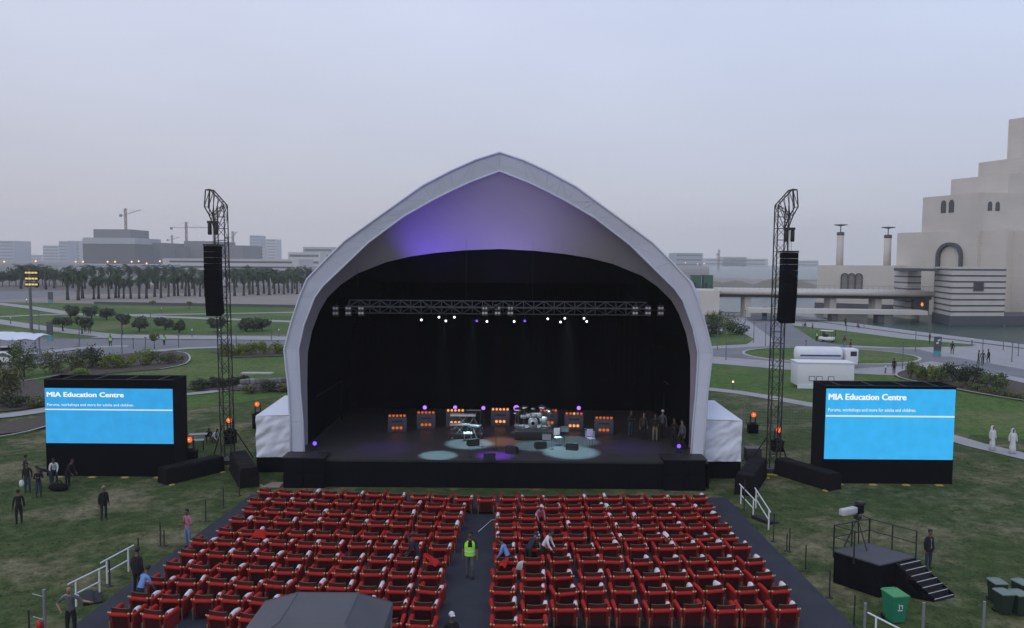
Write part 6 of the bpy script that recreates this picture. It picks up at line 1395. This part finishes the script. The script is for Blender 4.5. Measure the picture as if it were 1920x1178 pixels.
# black rope posts along the deck
i_ = 0
for px, pt, pb in ((449, 903, 930), (419, 914, 952), (386, 938, 978), (301, 980, 1024), (308, 994, 1024), (260, 1008, 1062), (206, 1050, 1100), (1395, 900, 958), (1450, 962, 1016), (1475, 1000, 1034), (1480, 990, 1035), (1510, 1022, 1071), (1555, 1070, 1122), (1601, 1116, 1176)):
    b = G(px, pb); h = V(px, pt, b.y).z; e = empty('rope_post', (b.x, b.y, 0), 0, 'thin black rope post, %s of fourteen round the deck edge' % ORD[i_], 'post', 'rope posts along the deck edge'); i_ += 1
    MB().tube((0, 0, 0), (0, 0, h), 0.028, n=7).build('pole', M_blackmetal, e); MB().lathe([(0.14, 0), (0.14, 0.02), (0.03, 0.04)], (0, 0, 0.012), 10).build('foot', M_blackmetal, e)
for i, (px, pt, pb) in enumerate(((1620, 1131, 1200), (1729, 1130, 1210), (1842, 1128, 1212))):
    b = G(px, pb); h = V(px, pt, b.y).z; o = MB().tube((0, 0, 0), (0, 0, h), 0.05, n=8).lathe([(0.10, 0), (0.10, 0.02), (0.05, 0.03)], (0, 0, 0), 8).build('fence_post', M_steel, None, (b.x, b.y, 0)); tag(o, 'bare grey metal fence post at the bottom, %s of three from the green bin outwards' % ORD[i], 'post', 'grey fence posts')
b = G(85, 1200); e = empty('pipe_stand', (b.x, b.y, 0), 0, 'grey scaffold pipe stand with red canister at the frame corner', 'stand'); MB().tube((0, 0, 0), (0, 0, 1.75), 0.05, n=8).build('pole', M_steel, e)
for z in (0.7, 1.5): MB().tube((0, 0, z), (-0.45, 0.1, z + 0.06), 0.02, n=6).build('side_bar', M_steel, e)
MB().tube((-0.6, 0.1, 0), (-0.6, 0.1, 1.0), 0.03, n=6).build('side_post', M_blackmetal, e); MB().lathe([(0.02, 0.0), (0.1, 0.02), (0.1, 0.36), (0.03, 0.44)], (-0.12, -0.1, 0.3), 10).build('canister', mat('canister_red', (0.45, 0.02, 0.02), 0.4), e)
# grey tent roof of the control position
d0, d1 = 18.6, 22.2
def tp(px, py, d): p = V(px, py, d); return p
ft = empty('control_tent', (V(610, 1150, 20).x, 20, 0), 0, 'grey fabric roof of the control tent at the bottom', 'tent'); FO = Vector(ft.location)
zt = V(615, 1109, d1 - 0.8).z
A = [V(557, 1110, d1 - 1.0), V(671, 1108, d1 - 1.0)]; xL, xR = V(500, 1128, d1).x, V(733, 1124, d1).x
ridge = [(A[0].x, d1 - 1.0), (A[1].x, d1 - 1.0)]; zb_ = V(500, 1128, d1).z; ze = zb_ - 0.35
fx0, fx1 = xL - 0.05, xR + 0.05
vs_ = [(fx0, d1, zb_), (fx1, d1, zb_), (fx1, d0, zb_), (fx0, d0, zb_), (A[0].x, d1 - 0.9, zt), (A[1].x, d1 - 0.9, zt), (A[1].x, d0 + 0.9, zt), (A[0].x, d0 + 0.9, zt)]
mb = MB(); mb.add([(x - FO.x, y - FO.y, z) for x, y, z in vs_], [(4, 7, 6, 5)[::-1], (0, 4, 5, 1)[::-1], (1, 5, 6, 2)[::-1], (2, 6, 7, 3)[::-1], (3, 7, 4, 0)[::-1]]); mb.build('roof', M_greytent, ft)
mb = MB(); vs2 = [(x, y, zb_) for x, y, z in vs_[:4]] + [(x, y, ze) for x, y, z in vs_[:4]]; mb.add([(x - FO.x, y - FO.y, z) for x, y, z in vs2], [(0, 1, 5, 4), (1, 2, 6, 5), (2, 3, 7, 6), (3, 0, 4, 7)]); mb.build('valance', M_greytent, ft)
for x, y in ((fx0 + .05, d0 + .05), (fx1 - .05, d0 + .05), (fx0 + .05, d1 - .05), (fx1 - .05, d1 - .05)): MB().tube((x - FO.x, y - FO.y, 0), (x - FO.x, y - FO.y, zb_ - 0.02), 0.04, n=8).build('leg', M_steel, ft)
mb = MB()
for a, b in ((4, 5), (4, 0), (5, 1), (6, 2), (7, 3), (5, 6), (4, 7)): mb.tube(tuple(Vector(vs_[a]) - FO), tuple(Vector(vs_[b]) - FO), 0.02, n=5)
mb.build('seam', M_greytent, ft)
# ------------------------------------------------------------------ orange moving heads on stands
M_orange = emat('orange_beam', (1.0, 0.13, 0.03), 1.2); M_hotc = emat('orange_core', (1.0, 0.50, 0.22), 1.7)
for i, (px, py, pb, lab) in enumerate(((480, 756, 803, 'orange moving head beside the side tent, crane side'), (428, 786, 832, 'orange moving head at the foot of the speaker tower, crane side'), (354, 822, 862, 'orange moving head behind the video screen edge'), (1409, 776, 812, 'orange moving head beside the side tent, bridge side'), (1455, 804, 846, 'orange moving head at the speaker tower, bridge side'))):
    b = G(px + (4 if px < 900 else 2), pb); z = V(px, py, b.y).z; e = empty('moving_head', (b.x, b.y, 0), 0, lab, 'stage lamp', 'orange moving heads round the stage')
    MB().bbox((0, 0, (z - 0.85) / 2), (0.72, 0.6, z - 0.85), 0.03).build('plinth', M_black, e); MB().box((0, 0, z - 0.83), (0.8, 0.68, 0.04)).build('plinth_top', M_casing, e)
    MB().bbox((0, 0, z - 0.70), (0.42, 0.36, 0.2), 0.03).build('base', M_blackmetal, e)
    for s_ in (-1, 1): MB().box((s_ * 0.19, 0, z - 0.38), (0.06, 0.16, 0.5)).build('yoke', M_blackmetal, e)
    hd_ = MB().lathe([(0.10, 0.22), (0.16, 0.12), (0.18, -0.10), (0.2, -0.16)], (0, 0, z - 0.05), 12, axis='Y').build('head', M_blackmetal, e); MB().lathe([(0.185, 0), (0.19, -0.03), (0.10, -0.08)], (0, -0.155, z - 0.05), 12, axis='Y').build('lens', M_orange, e)
    MB().ball((-0.02, -0.2, z - 0.03), 0.085, 8, 0, (1, 0.6, 0.8)).build('lens_core', M_hotc, e)
b = G(1411, 862); o = MB().bbox((0, 0, 0.4), (1.0, 0.7, 0.75), 0.03).box((0, 0, 0.79), (1.02, 0.72, 0.03)).build('flight_case', mat('case_grey', (0.07, 0.065, 0.075), 0.5, scale=4), None, (b.x, b.y, 0.015)); tag(o, 'dark flight case behind the side tent, bridge side', 'case')
for i, (px, py) in enumerate(((365, 846), (372, 834))):
    b = G(px, py); e = empty('equipment_table', (b.x, b.y, 0), 0.3, 'folding table with gear behind the video screen, %s' % ('nearer the screen' if i == 0 else 'farther back'), 'table'); MB().box((0, 0, 0.74), (1.2, 0.6, 0.04)).build('tabletop', mat('table_grey', (0.28, 0.29, 0.31), 0.6), e)
    for x in (-0.55, 0.55):
        for y in (-0.25, 0.25): MB().tube((x, y, 0), (x, y, 0.72), 0.02, n=5).build('leg', M_blackmetal, e)
b = G(1490, 805); e = empty('barrier_fence', (b.x, b.y, 0), 0.0, 'light wire mesh barrier on the lawn behind the tower, bridge side', 'fence')
for k in range(4): MB().tube((-4 + k * 2.9, k * -0.3, 0), (-4 + k * 2.9, k * -0.3, 2.0), 0.03, n=6).build('post', M_steel, e)
mb = MB()
for k in range(3):
    x0_, x1_, y0_, y1_ = -4 + k * 2.9, -4 + (k + 1) * 2.9, -0.3 * k, -0.3 * (k + 1)
    for j in range(9): mb.tube((x0_, y0_, 0.15 + j * 0.22), (x1_, y1_, 0.15 + j * 0.22), 0.006, n=3, caps=False)
    for j in range(13): t = j / 13; mb.tube((x0_ + (x1_ - x0_) * t, y0_ + (y1_ - y0_) * t, 0.15), (x0_ + (x1_ - x0_) * t, y0_ + (y1_ - y0_) * t, 1.93), 0.006, n=3, caps=False)
mb.build('wire_mesh', M_steel, e)['kind'] = 'stuff'
# ------------------------------------------------------------------ vehicles, signs, poles
M_wht = mat('vehicle_white', (0.72, 0.73, 0.75), 0.35, c2=(0.66, 0.67, 0.69), scale=1); M_tyre = mat('tyre', (0.015, 0.015, 0.016), 0.8); M_rim = mat('rim', (0.35, 0.36, 0.38), 0.4, 0.5)
def wheel(e, x, y, r, w=0.28, ax='Y'):
    o = MB().lathe([(r * 0.9, -w / 2), (r, -w / 4), (r, w / 4), (r * 0.9, w / 2)], (x, y, r), 14, axis=ax).build('wheel', M_tyre, e); MB().lathe([(r * 0.55, -w / 2 - 0.01), (r * 0.55, w / 2 + 0.01)], (x, y, r), 10, axis=ax).build('rim', M_rim, o)
b = G(1558, 693); tk = empty('tanker_truck', (b.x, b.y + 1.2, 0.06), -0.03, 'white tanker truck with blue stripe on the road', 'truck'); tk.scale = (0.8, 0.8, 0.84)
MB().box((-0.5, 0, 0.85), (9.0, 1.0, 0.3)).build('chassis', M_blackmetal, tk); MB().lathe([(0.4, -5.0), (1.05, -4.85), (1.12, -4.6), (1.12, 1.7), (1.05, 1.95), (0.4, 2.1)], (0, 0, 2.0), 18, axis='X').build('tank', M_wht, tk); MB().box((-1.45, -1.125, 1.9), (6.1, 0.03, 0.22)).build('blue_stripe', mat('stripe_blue', (0.03, 0.07, 0.32), 0.4), tk)
MB().bbox((3.35, 0, 1.75), (1.9, 2.2, 2.3), 0.12).build('cab', M_wht, tk); MB().box((4.31, 0, 2.15), (0.03, 1.9, 0.8)).build('windscreen', M_glassdk, tk); MB().box((3.55, -1.11, 2.2), (0.95, 0.03, 0.7)).build('side_window', M_glassdk, tk); MB().box((4.33, 0, 0.85), (0.08, 2.1, 0.35)).build('bumper', M_blackmetal, tk)
for x in (3.3, -2.6, -3.9):
    for y in (-0.95, 0.95): wheel(tk, x, y, 0.5)
b = G(1548, 730); tb = empty('white_cabin', (b.x, b.y, 0.02), -0.06, 'white box cabin with wrinkled skirt in front of the tanker', 'cabin'); s_ = b.y / FPX; w = 104 * s_; h = 49 * s_
MB().bbox((0, 1.3, h * 0.55), (w, 2.6, h * 0.9), 0.04).build('wall', M_wht, tb); MB().box((0, 1.3, h * 1.01), (w + 0.15, 2.75, 0.08)).build('roof', M_wht, tb); MB().box((0, -0.02, h * 0.09), (w + 0.05, 0.08, h * 0.16)).build('skirt', M_tent, tb)
for x in (-0.25 * w, -0.12 * w, 0.09 * w): o = MB().box((x, -0.02, h * 0.40), (0.62, 0.04, 0.5)).build('window_frame', M_pole, tb); MB().box((x, -0.045, h * 0.40), (0.5, 0.02, 0.38)).build('window_pane', M_wht, o)
def car(px, py, rz, lab):
    b = G(px, py); e = empty('parked_car', (b.x, b.y, 0.05), rz, lab, 'car', 'white cars by the shade'); mb = MB(); n = 8
    prof = [(-2.2, 0.35), (-2.25, 0.75), (-1.9, 0.95), (-1.3, 1.0), (-0.7, 1.45), (0.8, 1.48), (1.5, 1.0), (2.15, 0.9), (2.25, 0.6), (2.2, 0.35)]; k = len(prof)
    vs_ = [(x, -0.85 * (0.8 if z > 1.2 else 1), z) for x, z in prof] + [(x, 0.85 * (0.8 if z > 1.2 else 1), z) for x, z in prof]; mb.add(vs_, [tuple(range(k)), tuple(range(2 * k - 1, k - 1, -1))] + [(i, k + i, k + (i + 1) % k, (i + 1) % k) for i in range(k)]); mb.build('body', M_wht, e)
    for s_ in (-1, 1): MB().add([(-1.15, s_ * 0.86, 1.0), (1.3, s_ * 0.86, 1.0), (0.75, s_ * 0.72, 1.4), (-0.65, s_ * 0.72, 1.4)], [(0, 1, 2, 3), (3, 2, 1, 0)]).build('side_window', M_glassdk, e)
    MB().add([(1.52, -0.7, 1.0), (1.52, 0.7, 1.0), (0.86, 0.6, 1.46), (0.86, -0.6, 1.46)], [(0, 1, 2, 3), (3, 2, 1, 0)]).build('windscreen', M_glassdk, e)
    for x in (-1.4, 1.4):
        for y in (-0.8, 0.8): wheel(e, x, y, 0.33, 0.22)
car(12, 672, 0.2, 'white car at the frame edge nearest the tall shrub'); car(4, 684, 0.15, 'second white car half out of the frame'); car(1338, 590, 0.1, 'white vehicle behind the big shrub at the arch edge')
b = G(1550, 642); e = empty('golf_cart', (b.x, b.y, 0.05), -0.7, 'white golf cart among the red-topped walkers', 'cart'); MB().bbox((0, 0, 0.6), (2.3, 1.15, 0.5), 0.08).build('body', M_wht, e); MB().bbox((0, 0, 1.85), (2.0, 1.2, 0.08), 0.03).build('roof', M_wht, e); MB().bbox((-0.2, 0, 1.0), (0.6, 1.0, 0.5), 0.05).build('seat', M_wedge, e)
for x in (-0.9, 0.9):
    for y in (-0.5, 0.5): MB().tube((x, y, 0.8), (x * 0.95, y, 1.85), 0.025, n=5).build('roof_post', M_blackmetal, e)
for x in (-0.75, 0.75):
    for y in (-0.5, 0.5): wheel(e, x, y, 0.24, 0.18)
M_cyan = mat('sign_cyan', (0.09, 0.30, 0.33), 0.5)
def totem(px, pt, pb, w, lab, text=True):
    b = G(px, pb); s_ = b.y / FPX; h = (pb - pt) * s_ * 1.01; e = empty('totem_sign', (b.x, b.y, 0.05), 0.0, lab, 'sign'); wd = w * s_
    MB().box((0, 0, h * 0.64), (wd, 0.25, h * 0.72)).build('panel', M_granite, e); MB().box((0, 0, h * 0.14), (wd, 0.25, h * 0.28 - 0.01)).build('foot_panel', M_cyan, e)
    if text: MB().box((wd * 0.12, -0.135, h * 0.82), (wd * 0.4, 0.02, h * 0.07), ry=-0.5).box((-0.1 * wd, -0.135, h * 0.68), (wd * 0.3, 0.02, h * 0.09)).build('pictogram', CL['white'], e)['kind'] = 'stuff'
totem(1757, 632, 669, 13, 'dark totem sign with cyan foot on the forecourt'); totem(94, 604, 640, 11, 'dark totem sign with cyan foot by the parking shade', False); totem(95, 548, 568, 9, 'plain dark totem sign by the far road', False); totem(1433, 577, 600, 9, 'small totem sign with white mark by the speaker tower, bridge side')
# parking shade
e = empty('parking_shade', tuple(G(20, 660)), 0, 'pale curved fabric shade over the parking bay', 'canopy'); o = Vector(e.location); zsh = 3.2; c0, c1 = G(-30, 628, zsh), G(82, 627, zsh); mb = MB(); n = 8; vs_ = []
for k in range(n + 1):
    p = c0.lerp(c1, k / n)
    for y, z in ((-5, -0.25), (-2.5, 0.05), (0, 0.2), (2.5, 0.1), (5, -0.15)): vs_.append((p.x - o.x, p.y - o.y + y * (1 - 0.6 * k / n), zsh + z + 0.12 * math.sin(2 * k) - 0.25 * (k / n) ** 2))
mb.add(vs_, [(5 * k + j, 5 * (k + 1) + j, 5 * (k + 1) + j + 1, 5 * k + j + 1) for k in range(n) for j in range(4)], 0, True); mb.build('roof', M_tent, e)
for k in (0.25, 0.6, 0.92): p = c0.lerp(c1, k); MB().tube((p.x - o.x, p.y - o.y, 0), (p.x - o.x, p.y - o.y, zsh), 0.08, n=6).build('post', M_steel, e)
# lamp posts
i_ = 0
def lamp(px, pt, pb, lab, r=0.06, head=True):
    b = G(px, pb); h = V(px, pt, b.y).z; e = empty('lamp_post', (b.x, b.y, 0.02), 0, lab, 'lamp post', 'slim grey lamp posts'); MB().tube((0, 0, 0), (0, 0, h), r, r * 0.8, n=7).build('pole', M_pole, e); MB().lathe([(r * 2.2, 0), (r * 2.2, 0.05), (r, 0.12)], (0, 0, 0), 8).build('foot', M_pole, e)
    if head: MB().box((0, 0, h + 0.06), (r * 3.5, r * 3.5, 0.12)).build('lamp_head', M_pole, e)
rp = ((1345, 619, 657), (1361, 628, 675), (1396, 583, 641), (1413, 606, 643), (1435, 609, 649), (1511, 640, 656), (1692, 643, 692), (1716, 620, 661), (1841, 635, 687), (1881, 612, 657), (1897, 640, 679), (1909, 619, 668), (1586, 602, 640), (1505, 600, 620), (1620, 600, 616))
for i, (px, pt, pb) in enumerate(sorted(rp)): lamp(px, pt, pb, 'slim grey lamp post on the forecourt, %s counted from the arch outwards' % ORD[i])
lp = ((149, 603, 647), (229, 612, 667), (283, 588, 633), (75, 585, 668), (66, 622, 655), (250, 636, 655), (273, 634, 653), (335, 630, 652), (415, 600, 650), (443, 612, 650), (509, 600, 640))
for i, (px, pt, pb) in enumerate(sorted(lp)): lamp(px, pt, pb, 'slim grey lamp post by the park road, %s counted from the parking shade' % ORD[i], 0.07)
for i, (px, py, lit) in enumerate(((1374, 731, 1), (1660, 701, 0), (1822, 650, 0), (360, 632, 0), (412, 633, 0), (50, 570, 1), (303, 588, 0), (20, 608, 0), (523, 632, 0))):
    b = G(px, py); e = empty('bollard_light', (b.x, b.y, 0.02), 0, 'short bollard light, %s' % ('lit, on the lawn by the arch', 'by the standing figure near the truck', 'at the tip of the long lawn', 'on the pavement between round trees and line array', 'on the pavement behind the line array', 'lit, by the floodlight mast', 'on the upper footpath', 'on the wide footpath at the frame edge', 'on the pavement near the arch')[i], 'bollard', 'bollard lights'); h = 0.9 if b.y < 120 else 1.3
    MB().tube((0, 0, 0), (0, 0, h * 0.8), 0.09, n=8).build('post', M_pole, e); MB().lathe([(0.09, h * 0.8), (0.1, h * 0.97), (0.05, h)], (0, 0, 0), 8).build('lamp_head', emat('bollard_glow', (1.0, 0.75, 0.45), 1.6) if lit else M_whitepaint, e)
# floodlight mast
b = G(59, 622); h = V(62, 505, b.y).z; e = empty('floodlight_mast', (b.x, b.y, 0), 0, 'tall floodlight mast with rows of lit yellow lamps', 'mast'); MB().tube((0, 0, 0), (0, 0, h), 0.28, 0.18, n=8).build('pole', M_pole, e); s_ = b.y / FPX
for r_ in range(3):
    z = h - 0.6 - r_ * 11 * s_; bar = MB().box((0.35, 0, z), (26 * s_, 0.2, 7.5 * s_)).build('lamp_bar', M_casing, e)
    for k in range(4): MB().box((0.35 - 9 * s_ + k * 6 * s_, -0.16, z), (4.6 * s_, 0.1, 3.4 * s_)).build('lamp', emat('flood_yellow', (1.0, 0.78, 0.25), 0.75), bar)
# cable lying in the aisle
pts = [(1003, 962), (975, 974), (922, 975), (912, 984), (897, 997)]; P_ = [G(x, y, ZD + 0.03) for x, y in pts]; c = P_[2]
tag(MB().path([p - c for p in P_], 0.018, 5).build('loose_cable', CL['white'], None, tuple(c)), 'pale cable trailing across the aisle by the man in vest', 'cable')
# ------------------------------------------------------------------ haze
hz = MB().box((0, 1460, 64.5), (6200, 3160, 131)).build('haze', [])
hz['kind'] = 'stuff'; hz['label'] = 'thin dusty evening haze over the city'
hm = bpy.data.materials.new('haze'); hm.use_nodes = True; t = hm.node_tree; t.nodes.clear(); ho = t.nodes.new('ShaderNodeOutputMaterial'); pv = t.nodes.new('ShaderNodeVolumePrincipled')
pv.inputs['Color'].default_value = (0.97, 0.97, 0.985, 1); pv.inputs['Density'].default_value = 0.00025; pv.inputs['Anisotropy'].default_value = 0.0
t.links.new(pv.outputs[0], ho.inputs['Volume']); hz.data.materials.append(hm)
